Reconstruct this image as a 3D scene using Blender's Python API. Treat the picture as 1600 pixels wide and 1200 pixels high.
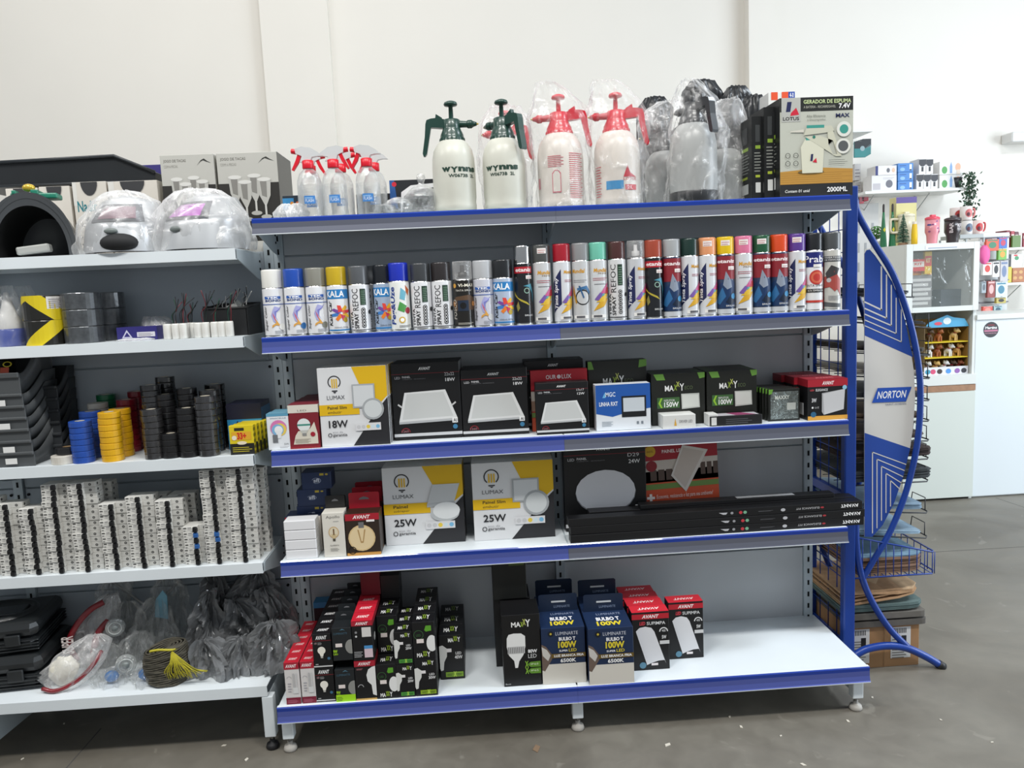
import bpy, math, random
from mathutils import Vector, Matrix, noise
from mathutils.geometry import tessellate_polygon
for o in list(bpy.data.objects): bpy.data.objects.remove(o)
sc = bpy.context.scene
COL = sc.collection
R = random.Random(7)
PI = math.pi

# ---------------------------------------------------------------- camera, world, lights, exposure
CAM = Vector((0.6494, -2.675, 1.4003)); YAW, PIT, ROL, FPX = 0.0463, -0.1199, -0.0457, 1207.9
def cam_axes():
    cy, sy, cp, sp = math.cos(YAW), math.sin(YAW), math.cos(PIT), math.sin(PIT)
    f = Vector((sy*cp, cy*cp, sp)); r = Vector((cy, -sy, 0)); u = r.cross(f)
    cr, sr = math.cos(ROL), math.sin(ROL)
    return r*cr + u*sr, u*cr - r*sr, f
CR, CU, CF = cam_axes()
cd = bpy.data.cameras.new('camera'); cam = bpy.data.objects.new('camera', cd); COL.objects.link(cam)
cd.sensor_fit = 'HORIZONTAL'; cd.sensor_width = 36.0; cd.lens = 36.0*FPX/1600.0
cd.clip_start = 0.05; cd.clip_end = 60
cam.matrix_world = Matrix(((CR.x, CU.x, -CF.x, CAM.x), (CR.y, CU.y, -CF.y, CAM.y), (CR.z, CU.z, -CF.z, CAM.z), (0, 0, 0, 1)))
sc.camera = cam
sc.view_settings.view_transform = 'Standard'; sc.view_settings.look = 'None'
sc.view_settings.gamma = 1.0; sc.view_settings.use_curve_mapping = False
sc.view_settings.exposure = -0.10
w = bpy.data.worlds.new('world'); sc.world = w; w.use_nodes = True
bg = w.node_tree.nodes['Background']; bg.inputs[0].default_value = (0.88, 0.94, 1.0, 1); bg.inputs[1].default_value = 0.37
def area(name, loc, target, sx, sy, power, color):
    l = bpy.data.lights.new(name, 'AREA'); l.shape = 'RECTANGLE'; l.size = sx; l.size_y = sy; l.energy = power; l.color = color
    o = bpy.data.objects.new(name, l); COL.objects.link(o); o.location = loc
    o.rotation_euler = (Vector(target)-Vector(loc)).to_track_quat('-Z', 'Y').to_euler(); return o
WARM = (1.0, 0.985, 0.95)
area('ceiling_or_fill_light', (-0.6, -2.3, 4.6), (-0.6, -1.5, 0), 1.3, 0.35, 96, WARM)
area('ceiling_or_fill_light', (-3.2, -1.6, 4.6), (-2.6, -0.6, 0.5), 1.3, 0.35, 70, WARM)  # fill light added to brighten the left wall and shelves
area('ceiling_or_fill_light', (1.6, -2.3, 4.6), (1.6, -1.5, 0), 1.3, 0.35, 96, WARM)
area('ceiling_or_fill_light', (4.9, -0.9, 4.6), (4.6, -0.1, 0), 1.6, 0.6, 150, (0.84, 0.92, 1.0))  # bluish fill, strengthened to brighten the floor at right
area('ceiling_or_fill_light', (-0.8, 1.4, 4.9), (-0.8, 2.0, 0), 4.6, 0.5, 50, WARM)
area('door_daylight', (7.5, -1.0, 1.8), (3.0, 1.5, 0.8), 3.0, 3.0, 270, (0.80, 0.90, 1.0))

def at(u, v, y):           # point on the vertical plane at depth y that the photo shows at (u, v)
    d = CF + CR*((u-800)/FPX) + CU*((600-v)/FPX); return CAM + d*((y-CAM.y)/d.y)
def on(u, v, z):           # the same for a horizontal surface at height z
    d = CF + CR*((u-800)/FPX) + CU*((600-v)/FPX); return CAM + d*((z-CAM.z)/d.z)

# ---------------------------------------------------------------- materials
def lin(h):
    if not isinstance(h, str): return tuple(h)[:3]
    h = h.lstrip('#'); c = [int(h[i:i+2], 16)/255 for i in (0, 2, 4)]
    return tuple(x/12.92 if x <= .04045 else ((x+.055)/1.055)**2.4 for x in c)
_M = {}
def mat(col, rough=.5, metal=0.0, var=0.0, scale=8.0, bump=0.0, trans=0.0, alpha=1.0, coat=0.0, spec=.5):
    key = (str(col), rough, metal, var, scale, bump, trans, alpha, coat, spec)
    if key in _M: return _M[key]
    m = bpy.data.materials.new('finish_%d' % len(_M)); m.use_nodes = True; nt = m.node_tree
    b = nt.nodes['Principled BSDF']; c = lin(col)
    b.inputs['Base Color'].default_value = (*c, 1); b.inputs['Roughness'].default_value = rough
    b.inputs['Metallic'].default_value = metal; b.inputs['Transmission Weight'].default_value = trans
    b.inputs['Alpha'].default_value = alpha; b.inputs['Coat Weight'].default_value = coat
    b.inputs['Specular IOR Level'].default_value = spec
    if var or bump:
        tc = nt.nodes.new('ShaderNodeTexCoord'); n = nt.nodes.new('ShaderNodeTexNoise'); n.inputs['Scale'].default_value = scale
        n.inputs['Detail'].default_value = 5; nt.links.new(tc.outputs['Object'], n.inputs['Vector'])
        if var:
            r = nt.nodes.new('ShaderNodeValToRGB'); r.color_ramp.elements[0].position = .3; r.color_ramp.elements[1].position = .7
            r.color_ramp.elements[0].color = (*[x*(1-var) for x in c], 1); r.color_ramp.elements[1].color = (*[min(1, x*(1+var)) for x in c], 1)
            nt.links.new(n.outputs['Fac'], r.inputs['Fac']); nt.links.new(r.outputs['Color'], b.inputs['Base Color'])
        if bump:
            bp = nt.nodes.new('ShaderNodeBump'); bp.inputs['Strength'].default_value = bump; bp.inputs['Distance'].default_value = .01
            nt.links.new(n.outputs['Fac'], bp.inputs['Height']); nt.links.new(bp.outputs['Normal'], b.inputs['Normal'])
    _M[key] = m; return m
def film(col='#ffffff', base=.10, edge=.55, rough=.18, gloss=.35, scale=14.0, streak=.35):
    """clear wrapping plastic: transparent, milky at its edges, wrinkle highlights painted in by noise"""
    key = ('film', col, base, edge, rough, gloss, scale, streak)
    if key in _M: return _M[key]
    m = bpy.data.materials.new('clear_film_%d' % len(_M)); m.use_nodes = True; nt = m.node_tree; N = nt.nodes; L = nt.links
    N.remove(N['Principled BSDF']); out = N['Material Output']
    tr = N.new('ShaderNodeBsdfTransparent'); df = N.new('ShaderNodeBsdfDiffuse'); gl = N.new('ShaderNodeBsdfGlossy')
    df.inputs['Color'].default_value = (*lin(col), 1); gl.inputs['Roughness'].default_value = rough
    lw = N.new('ShaderNodeLayerWeight'); lw.inputs['Blend'].default_value = .45
    mr = N.new('ShaderNodeMapRange'); mr.inputs['To Min'].default_value = base; mr.inputs['To Max'].default_value = edge
    L.new(lw.outputs['Facing'], mr.inputs['Value'])
    tc = N.new('ShaderNodeTexCoord'); no = N.new('ShaderNodeTexNoise'); no.inputs['Scale'].default_value = scale; no.inputs['Detail'].default_value = 6
    no.inputs['Distortion'].default_value = 1.5; L.new(tc.outputs['Object'], no.inputs['Vector'])
    st = N.new('ShaderNodeMapRange'); st.inputs['From Min'].default_value = .54; st.inputs['From Max'].default_value = .72; st.inputs['To Max'].default_value = streak  # noise streaks paint wrinkle highlights into the opacity
    L.new(no.outputs['Fac'], st.inputs['Value'])
    ad = N.new('ShaderNodeMath'); ad.operation = 'ADD'; ad.use_clamp = True; L.new(mr.outputs[0], ad.inputs[0]); L.new(st.outputs[0], ad.inputs[1])
    bp = N.new('ShaderNodeBump'); bp.inputs['Strength'].default_value = .9; bp.inputs['Distance'].default_value = .02
    L.new(no.outputs['Fac'], bp.inputs['Height']); L.new(bp.outputs['Normal'], gl.inputs['Normal'])
    m1 = N.new('ShaderNodeMixShader'); m1.inputs[0].default_value = gloss; L.new(df.outputs[0], m1.inputs[1]); L.new(gl.outputs[0], m1.inputs[2])
    m2 = N.new('ShaderNodeMixShader'); L.new(ad.outputs[0], m2.inputs[0]); L.new(tr.outputs[0], m2.inputs[1]); L.new(m1.outputs[0], m2.inputs[2])
    L.new(m2.outputs[0], out.inputs['Surface']); _M[key] = m; return m

# ---------------------------------------------------------------- mesh building
_T = {}
def glyphs(s, bold=0.0, shear=0.0):
    key = (s, bold, shear)
    if key not in _T:
        c = bpy.data.curves.new('t', 'FONT'); c.body = s; c.resolution_u = 2; c.offset = bold; c.shear = shear; c.fill_mode = 'FRONT'
        o = bpy.data.objects.new('t', c); me = bpy.data.meshes.new_from_object(o)
        vs = [(v.co.x, v.co.y) for v in me.vertices]; fs = [tuple(p.vertices) for p in me.polygons]
        bpy.data.objects.remove(o); bpy.data.curves.remove(c); bpy.data.meshes.remove(me)
        if vs:
            x0 = min(v[0] for v in vs); x1 = max(v[0] for v in vs); y0 = min(v[1] for v in vs); y1 = max(v[1] for v in vs)
            vs = [((a-x0)/max(1e-6, x1-x0), (b-y0)/max(1e-6, y1-y0)) for a, b in vs]
        _T[key] = (vs, fs)
    return _T[key]
class MB:
    def __init__(s): s.v = []; s.f = []; s.m = []; s.sm = []; s.mats = []
    def mi(s, m):
        if isinstance(m, str): m = mat(m)
        if m not in s.mats: s.mats.append(m)
        return s.mats.index(m)
    def add(s, vs, fs, m, smooth=False, M=None):
        k = len(s.v); i = s.mi(m)
        s.v += [tuple(M @ Vector(v)) if M else tuple(v) for v in vs]
        for f in fs: s.f.append(tuple(k+a for a in f)); s.m.append(i); s.sm.append(smooth)
        return s
    def box(s, a, b, m, bev=0.0, M=None):
        x0, y0, z0 = a; x1, y1, z1 = b
        if not bev:
            vs = [(x, y, z) for z in (z0, z1) for x, y in ((x0, y0), (x1, y0), (x1, y1), (x0, y1))]
            return s.add(vs, [(3, 2, 1, 0), (4, 5, 6, 7), (0, 1, 5, 4), (1, 2, 6, 5), (2, 3, 7, 6), (3, 0, 4, 7)], m, M=M)
        vs = []; fs = []; bb = min(bev, (x1-x0)/2.01, (y1-y0)/2.01, (z1-z0)/2.01)
        def ring(z, i):
            x, y, X, Y, c = x0+i, y0+i, x1-i, y1-i, max(bb-i, 0)*1.0+1e-5
            return [(x+c, y, z), (X-c, y, z), (X, y+c, z), (X, Y-c, z), (X-c, Y, z), (x+c, Y, z), (x, Y-c, z), (x, y+c, z)]
        for z, i in ((z0, bb), (z0+bb*.3, bb*.3), (z0+bb, 0), (z1-bb, 0), (z1-bb*.3, bb*.3), (z1, bb)): vs += ring(z, i)
        for r in range(5):
            for k in range(8): fs.append((r*8+k, r*8+(k+1) % 8, r*8+8+(k+1) % 8, r*8+8+k))
        fs += [tuple(range(7, -1, -1)), tuple(range(40, 48))]
        return s.add(vs, fs, m, M=M)
    def lathe(s, prof, m, seg=24, M=None, smooth=True, a0=0, a1=2*PI, sx=1, sy=1):
        vs = []; fs = []; full = abs(a1-a0-2*PI) < 1e-6; n = seg if full else seg+1
        for r, z in prof:
            for k in range(n):
                a = a0+(a1-a0)*k/seg; vs.append((r*math.cos(a)*sx, r*math.sin(a)*sy, z))
        for j in range(len(prof)-1):
            for k in range(seg):
                k2 = (k+1) % n; fs.append((j*n+k, j*n+k2, j*n+n+k2, j*n+n+k))
        return s.add(vs, fs, m, smooth, M)
    def cyl(s, p, q, r, m, r2=None, seg=12, smooth=True):
        p = Vector(p); q = Vector(q); d = q-p; M = Matrix.Translation(p) @ d.to_track_quat('Z', 'Y').to_matrix().to_4x4(); h = d.length
        r2 = r if r2 is None else r2
        s.lathe([(r, 0), (r2, h)], m, seg, M, smooth); s.lathe([(0, 0), (r, 0)][::-1], m, seg, M, False); return s.lathe([(r2, h), (0, h)], m, seg, M, False)
    def tube(s, pts, r, m, seg=8, closed=False):
        pts = [Vector(p) for p in pts]; vs = []; fs = []; n = len(pts); up = Vector((.13, .27, 1)).normalized()
        rr = r if isinstance(r, (list, tuple)) else [r]*n
        for i, p in enumerate(pts):
            t = (pts[(i+1) % n] if closed or i < n-1 else p) - (pts[i-1] if closed or i > 0 else p)
            if t.length < 1e-9: t = Vector((0, 0, 1))
            t.normalize(); a = up - t*up.dot(t)
            if a.length < .05: a = Vector((1, .2, 0)) - t*Vector((1, .2, 0)).dot(t)
            a.normalize(); b = t.cross(a); up = a
            for k in range(seg):
                c = 2*PI*k/seg; vs.append(p + (a*math.cos(c)+b*math.sin(c))*rr[i])
        for i in range(n if closed else n-1):
            j = (i+1) % n
            for k in range(seg): fs.append((i*seg+k, i*seg+(k+1) % seg, j*seg+(k+1) % seg, j*seg+k))
        if not closed: fs += [tuple(range(seg-1, -1, -1)), tuple((n-1)*seg+k for k in range(seg))]
        return s.add(vs, fs, m, True)
    def ell(s, c, r, m, seg=16, rings=10, M=None, t0=0.0, t1=PI, fn=None, smooth=True):
        vs = []; fs = []
        for j in range(rings+1):
            t = t0+(t1-t0)*j/rings
            for k in range(seg):
                a = 2*PI*k/seg; d = Vector((math.sin(t)*math.cos(a), math.sin(t)*math.sin(a), math.cos(t)))
                q = fn(d) if fn else 1.0; vs.append((c[0]+d.x*r[0]*q, c[1]+d.y*r[1]*q, c[2]+d.z*r[2]*q))
        for j in range(rings):
            for k in range(seg): fs.append((j*seg+k, j*seg+seg+k, j*seg+seg+(k+1) % seg, j*seg+(k+1) % seg))
        return s.add(vs, fs, m, smooth, M)
    def prism(s, poly, h0, h1, m, M=None):     # polygon in XY raised from z=h0 to z=h1, then M
        n = len(poly); tri = tessellate_polygon([[Vector((p[0], p[1], 0)) for p in poly]])
        vs = [(p[0], p[1], h0) for p in poly]+[(p[0], p[1], h1) for p in poly]
        fs = [(t[2], t[1], t[0]) for t in tri]+[tuple(n+i for i in t) for t in tri]+[(i, (i+1) % n, n+(i+1) % n, n+i) for i in range(n)]
        return s.add(vs, fs, m, M=M)
    def build(s, name, parent=None, loc=(0, 0, 0), rotz=0.0, **tags):
        me = bpy.data.meshes.new(name); me.from_pydata(s.v, [], s.f)
        for mm in s.mats: me.materials.append(mm)
        me.polygons.foreach_set('material_index', s.m); me.polygons.foreach_set('use_smooth', s.sm)
        me.validate(clean_customdata=False); me.update()
        o = bpy.data.objects.new(name, me); COL.objects.link(o); o.location = loc; o.rotation_euler = (0, 0, rotz)
        if parent: o.parent = parent
        for k, v in tags.items():
            if v: o[k] = v
        return o
FX = Matrix(((1, 0, 0, 0), (0, 0, 1, 0), (0, 1, 0, 0), (0, 0, 0, 1)))    # maps (x, y, h) -> (x, h, y): drawn upright, facing the front
def thing(name, label, cat, loc, rotz=0.0, group=None):
    o = bpy.data.objects.new(name, None); COL.objects.link(o); o.location = loc; o.rotation_euler = (0, 0, rotz); o.empty_display_size = .05
    o['label'] = label; o['category'] = cat
    if group: o['group'] = group
    return o
def dup(o, loc, rotz=None, label=None, group=None):
    c = o.copy(); COL.objects.link(c); c.location = loc
    if rotz is not None: c.rotation_euler = (0, 0, rotz)
    if label: c['label'] = label
    if group: c['group'] = group
    for ch in [x for x in KIDS(o)]:
        d = ch.copy(); COL.objects.link(d); d.parent = c
        for g in KIDS(ch):
            e = g.copy(); COL.objects.link(e); e.parent = d
    return c
def KIDS(o): return [x for x in o.children]
ORD = ['lowest', 'second from the bottom', 'third from the bottom', 'fourth from the bottom', 'fifth from the bottom', 'sixth from the bottom', 'seventh from the bottom', 'eighth from the bottom', 'ninth from the bottom', 'tenth from the bottom', 'eleventh from the bottom', 'twelfth from the bottom', 'thirteenth from the bottom', 'fourteenth from the bottom', 'fifteenth from the bottom', 'sixteenth from the bottom', 'seventeenth from the bottom', 'eighteenth from the bottom', 'nineteenth from the bottom', 'twentieth from the bottom']
NTH = ['first', 'second', 'third', 'fourth', 'fifth', 'sixth', 'seventh', 'eighth', 'ninth', 'tenth', 'eleventh', 'twelfth']
def lvl(i, n): return 'topmost' if i == n-1 and n > 1 else ORD[i]

class Face:
    """printing on a surface; x, y run 0..1 over it and pos(x, y, lift) gives the point"""
    def __init__(s, mb, pos, asp=1.0, curved=False, clip=False): s.b = mb; s.pos = pos; s.k = 0; s.asp = asp; s.cv = curved; s.cl = clip
    def put(s, vs, fs, col, same=False):
        if not same: s.k += 1
        lift = .00025+.00013*s.k; m = col if not isinstance(col, str) else mat(col, .45)
        if s.cl and any(not (-1e-6 <= c <= 1.000001) for v in vs for c in v):      # printing stops at the edge of its face
            nv = []; nf = []
            for f in fs:
                Q = [vs[i] for i in f]
                for ax in (0, 1):
                    for lim, sg in ((0, 1), (1, -1)):
                        o = []
                        for i in range(len(Q)):
                            p, q = Q[i], Q[(i+1) % len(Q)]; dp = sg*(p[ax]-lim); dq = sg*(q[ax]-lim)
                            if dp >= 0: o.append(p)
                            if dp*dq < 0: t = dp/(dp-dq); o.append((p[0]+(q[0]-p[0])*t, p[1]+(q[1]-p[1])*t))
                        Q = o
                if len(Q) >= 3: nf.append(tuple(range(len(nv), len(nv)+len(Q)))); nv += Q
            vs, fs = nv, nf
        if not s.cv:
            s.b.add([s.pos(x, y, lift) for x, y in vs], fs, m); return
        st = .07
        for f in fs:
            P = [vs[i] for i in f]; a = min(p[0] for p in P); b = max(p[0] for p in P); k0 = math.floor(a/st); k1 = math.floor((b-1e-9)/st)
            for k in range(k0, k1+1):
                Q = P
                for lim, sg in ((k*st, 1), ((k+1)*st, -1)):
                    o = []
                    for i in range(len(Q)):
                        p, q = Q[i], Q[(i+1) % len(Q)]; dp = sg*(p[0]-lim); dq = sg*(q[0]-lim)
                        if dp >= 0: o.append(p)
                        if dp*dq < 0: t = dp/(dp-dq); o.append((p[0]+(q[0]-p[0])*t, p[1]+(q[1]-p[1])*t))
                    Q = o
                    if len(Q) < 3: break
                if len(Q) >= 3: s.b.add([s.pos(x, y, lift) for x, y in Q], [tuple(range(len(Q)))], m)
    def rect(s, x0, y0, x1, y1, col): s.put([(x0, y0), (x1, y0), (x1, y1), (x0, y1)], [(0, 1, 2, 3)], col)
    def poly(s, pts, col):
        tri = tessellate_polygon([[Vector((p[0], p[1], 0)) for p in pts]])
        area2 = sum(pts[i][0]*pts[(i+1) % len(pts)][1]-pts[(i+1) % len(pts)][0]*pts[i][1] for i in range(len(pts)))
        out = []
        for t in tri:
            a, b, c = (pts[i] for i in t); cr = (b[0]-a[0])*(c[1]-a[1])-(b[1]-a[1])*(c[0]-a[0]); out.append(tuple(t) if cr > 0 else (t[2], t[1], t[0]))
        s.put(pts, out, col)
    def ell(s, cx, cy, rx, col, ry=None, n=20):
        ry = rx*s.asp if ry is None else ry
        s.put([(cx+rx*math.cos(2*PI*i/n), cy+ry*math.sin(2*PI*i/n)) for i in range(n)], [tuple(range(n))], col)
    def ring(s, cx, cy, rx, w, col, a0=0, a1=2*PI, n=20):
        ry = rx*s.asp; q = 1-w; vs = []
        for i in range(n+1):
            a = a0+(a1-a0)*i/n; vs += [(cx+rx*math.cos(a), cy+ry*math.sin(a)), (cx+rx*q*math.cos(a), cy+ry*q*math.sin(a))]
        s.put(vs, [(2*i, 2*i+2, 2*i+3, 2*i+1) for i in range(n)], col)
    def text(s, t, x0, y0, x1, y1, col, bold=0.0, shear=0.0, rot=0):
        vs, fs = glyphs(t, bold, shear)
        if rot == 1: vs = [(x1-(x1-x0)*b, y0+(y1-y0)*a) for a, b in vs]
        elif rot == 2: vs = [(x1-(x1-x0)*a, y1-(y1-y0)*b) for a, b in vs]
        else: vs = [(x0+(x1-x0)*a, y0+(y1-y0)*b) for a, b in vs]
        s.put(vs, fs, col)
    def lines(s, x0, y0, x1, y1, n, col, fill=.35):
        for i in range(n):
            y = y0+(y1-y0)*i/n; s.rect(x0, y, x0+(x1-x0)*(1 if i % 2 else .85), y+(y1-y0)/n*fill, col); s.k -= 1
        s.k += 1
def front(mb, w, d, h, z0=0): return Face(mb, lambda x, y, l: ((x-.5)*w, -d/2-l, z0+y*h), w/h, False, True)
def top(mb, w, d, h): return Face(mb, lambda x, y, l: ((x-.5)*w, (y-.5)*d, h+l), w/d, False, True)
def right(mb, w, d, h): return Face(mb, lambda x, y, l: (w/2+l, (x-.5)*d, y*h), d/h, False, True)
def left(mb, w, d, h): return Face(mb, lambda x, y, l: (-w/2-l, (.5-x)*d, y*h), d/h, False, True)
def around(mb, r, h, z0=0, a=0.0): return Face(mb, lambda x, y, l: ((r+l)*math.sin((x-.5)*PI+a), -(r+l)*math.cos((x-.5)*PI+a), z0+y*h), r*PI/h, True)

# ================================================================ THE ROOM
def setting(o): o['kind'] = 'structure'; return o
def floor_mat():
    m = bpy.data.materials.new('worn_concrete'); m.use_nodes = True; nt = m.node_tree; N = nt.nodes; L = nt.links; b = N['Principled BSDF']
    tc = N.new('ShaderNodeTexCoord')
    def noi(sc_, det, dist=0):
        n = N.new('ShaderNodeTexNoise'); n.inputs['Scale'].default_value = sc_; n.inputs['Detail'].default_value = det; n.inputs['Distortion'].default_value = dist
        L.new(tc.outputs['Object'], n.inputs['Vector']); return n
    a = noi(1.6, 8, 1.2); c = noi(14, 6, .6); r = N.new('ShaderNodeValToRGB'); e = r.color_ramp.elements
    e[0].position = .32; e[0].color = (*lin('#625d54'), 1); e[1].position = .68; e[1].color = (*lin('#7a766d'), 1); L.new(a.outputs['Fac'], r.inputs['Fac'])
    mx = N.new('ShaderNodeMixRGB'); mx.blend_type = 'OVERLAY'; mx.inputs[0].default_value = .22; L.new(r.outputs[0], mx.inputs[1]); L.new(c.outputs['Fac'], mx.inputs[2])
    s = noi(5.5, 9, 2.5); sr = N.new('ShaderNodeMapRange'); sr.inputs['From Min'].default_value = .66; sr.inputs['From Max'].default_value = .72; sr.inputs['To Max'].default_value = .30
    L.new(s.outputs['Fac'], sr.inputs['Value']); m2 = N.new('ShaderNodeMixRGB'); L.new(sr.outputs[0], m2.inputs[0]); L.new(mx.outputs[0], m2.inputs[1]); m2.inputs[2].default_value = (*lin('#9a968c'), 1)
    L.new(m2.outputs[0], b.inputs['Base Color']); rr = N.new('ShaderNodeMapRange'); rr.inputs['To Min'].default_value = .38; rr.inputs['To Max'].default_value = .62
    L.new(c.outputs['Fac'], rr.inputs['Value']); L.new(rr.outputs[0], b.inputs['Roughness']); return m
m = MB(); m.box((-6, -5, -.12), (9, 5, 0), floor_mat())
for p, q in ((on(1400, 866, 0)[:2], on(1640, 852, 0)[:2]), (on(1556, 778, 0)[:2], on(1640, 806, 0)[:2]), (on(158, 1138, 0)[:2], on(95, 1210, 0)[:2])):    # saw cuts in the concrete
    d = Vector((q[0]-p[0], q[1]-p[1], 0)).normalized(); n = Vector((-d.y, d.x, 0))*.0022
    m.add([Vector((*p, .0004))-n, Vector((*q, .0004))-n, Vector((*q, .0004))+n, Vector((*p, .0004))+n], [(0, 1, 2, 3)], mat('#4c4b49', .8))
setting(m.build('floor'))
WALL = mat('#e6e2da', .8, var=.015, scale=1.5)
m = MB(); m.box((-6, 3.0, 0), (9, 3.2, 5.2), WALL); setting(m.build('wall_back'))
m = MB(); m.box((-.70, 2.95, 0), (-.24, 3.0, 5.2), WALL); setting(m.build('trim_1'))
m = MB(); m.box((2.68, 2.9, 0), (2.86, 3.0, 5.2), WALL); setting(m.build('trim_2'))
m = MB(); m.box((8.9, -5, 0), (9, 3.0, 5.2), WALL); setting(m.build('wall_right'))

# ---------------------------------------------------------------- gondolas
Z5, Z4, Z3, Z2, Z1 = 1.650, 1.292, .939, .582, .159        # shelf tops of the blue-edged gondola
YF, YB = -.274, -.392
PAINT = mat('#bcc7cd', .42, var=.03, scale=3); PANEL = mat('#b9bdc1', .38, var=.04, scale=2.5); PANELW = mat('#aab3bb', .38, var=.04, scale=2.5)
WHITEP = mat('#dfe6ea', .4, var=.03, scale=4); SLOT = mat('#0b0c0e', .9); DARKF = mat('#141415', .7)
BLUE = mat('#153b8e', .35, var=.1, scale=10); BLUE2 = mat('#12389b', .3, coat=.3)
def rail(parent, x0, x1, y, z, low):
    m = MB(); P = [(y+.012, z+.0005, WHITEP), (y, z+.0005, BLUE2), (y-.003, z-.003, BLUE2), (y-.002, z-.014, low), (y-.003, z-.030, low), (y-.007, z-.0445, low), (y-.0105, z-.0465, WHITEP), (y-.0105, z-.049, WHITEP), (y+.001, z-.049, WHITEP), (y+.012, z-.03, WHITEP)]
    for i in range(len(P)-1):
        a, b = P[i], P[i+1]; m.add([(x0, a[0], a[1]), (x1, a[0], a[1]), (x1, b[0], b[1]), (x0, b[0], b[1])], [(0, 1, 2, 3)], a[2] if i != 1 else BLUE2)
    for x in (x0, x1): m.add([(x, p[0], p[1]) for p in P], [tuple(range(len(P)))], WHITEP)
    m.build('price_rail', parent, label='dark blue price rail with silver reflections painted below')
def bracket(parent, x, y, z, s):
    m = MB(); pts = [(y+.012, z-.004), (y+.012, z-.032), (-.06, z-.085), (-.004, z-.095), (-.004, z-.004)]
    a = [(x-.0015, p[0], p[1]) for p in pts]; b = [(x+.0015, p[0], p[1]) for p in pts]; n = len(pts)
    m.add(a+b, [tuple(range(n)), tuple(range(2*n-1, n-1, -1))]+[(i, (i+1) % n, n+(i+1) % n, n+i) for i in range(n)], PAINT)
    for q in (.03, .055): m.cyl((x-.004, -.02, z-q), (x+.004, -.02, z-q), .004, SLOT, seg=8)
    m.build('shelf_bracket', parent)
def upright(root, x, h, w=.031):
    m = MB(); m.box((x-w/2, -.002, .02), (x+w/2, .04, h), PAINT)
    z = .06
    while z < h-.03: m.box((x-.0035, -.0028, z), (x+.0035, -.0018, z+.018), SLOT); z += .044  # dark boxes on the face stand in for shade inside the slots
    m.build('upright', root)
LOW_L = mat('#4e5aa4', .28, metal=.25, coat=.6); LOW_R = mat('#6e717f', .28, metal=.5, coat=.6)  # lower rail colours carry painted reflections of the blue insert, greyer at right
G = thing('gondola_shelving', 'grey metal gondola shelving with dark blue price rails holding the cans and lamp boxes', 'shelving', (0, 0, 0))
for x in (.006, .9168, 1.828): upright(G, x, 1.66)
for k in range(2):
    x0, x1 = (.022, .901) if k == 0 else (.932, 1.812); m = MB()
    for a, b in ((.004, .42), (.425, .80), (.805, 1.20), (1.205, 1.548), (1.553, 1.66)): m.box((x0, .008, a), (x1, .02, b), PANEL, .002)  # lowest panel extended to the floor, added to darken below the base
    m.box((x0, .0205, .16), (x1, .024, 1.66), PAINT)  # unseen backing sheet added to stop light through the panel seams
    m.build('back_panel', G)
def shelf(root, x0, x1, z, y, c, low=None, t=.026, br=True):
    m = MB(); m.box((x0, y, z-.003), (x1, .0075, z), c); m.box((x0, y, z-t), (x1, y+.003, z-.003), c); m.box((x0, y+.003, z-t), (x1, y+.02, z-t+.003), c)
    m.box((x0, -.012, z-t), (x1, -.006, z-.003), c)
    for i in (1, 2): yy = y+(-y)*i/3; m.box((x0+.01, yy-.02, z-.012), (x1-.01, yy+.02, z-.0031), c)
    s = m.build('shelf', root)
    if low: rail(s, x0-.003, x1+.003, y, z, low)
    if br: bracket(s, x0-.001, y, z, -1); bracket(s, x1+.001, y, z, 1)
for z in (Z5, Z4, Z3, Z2):
    shelf(G, .004, .9155, z, YF, PAINT if z > 1.5 else WHITEP, LOW_L if z < 1.5 else LOW_R); shelf(G, .9205, 1.836, z, YF, PAINT if z > 1.5 else WHITEP, LOW_R)
for x0, x1 in ((.004, .9155), (.9205, 1.836)): m = MB(); m.box((x0, .0205, Z5-.026), (x1, .30, Z5), PAINT); m.build('rear_shelf', G)   # REAR side of the double gondola
for x0, x1 in ((-.012, .9145), (.9195, 1.852)): shelf(G, x0, x1, Z1, YB, WHITEP, LOW_L, t=.034, br=False)
def foot_leg(root, x, yf, z, footc):
    m = MB(); m.box((x-.017, yf+.012, .045), (x+.017, yf+.045, z-.036), WHITEP, .002)
    pts = [(yf+.045, z-.036), (yf+.045, .05), (-.05, .03), (0, .03), (0, z-.036)]; n = len(pts)
    a = [(x-.0015, *p) for p in pts]; b = [(x+.0015, *p) for p in pts]
    m.add(a+b, [tuple(range(n)), tuple(range(2*n-1, n-1, -1))]+[(i, (i+1) % n, n+(i+1) % n, n+i) for i in range(n)], PAINT)
    l = m.build('base_leg', root); f = MB(); f.lathe([(0, .03), (.008, .03), (.008, .02), (.018, .016), (.021, .006), (.018, 0), (0, 0)], footc, 16, Matrix.Translation((x, yf+.03, 0)))
    f.cyl((x, yf+.03, .02), (x, yf+.03, .05), .005, mat('#888888', .3, 1)); f.build('levelling_foot', l)
for x in (.008, .917, 1.826): foot_leg(G, x, YB, Z1, mat('#aaa69f', .6))
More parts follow.
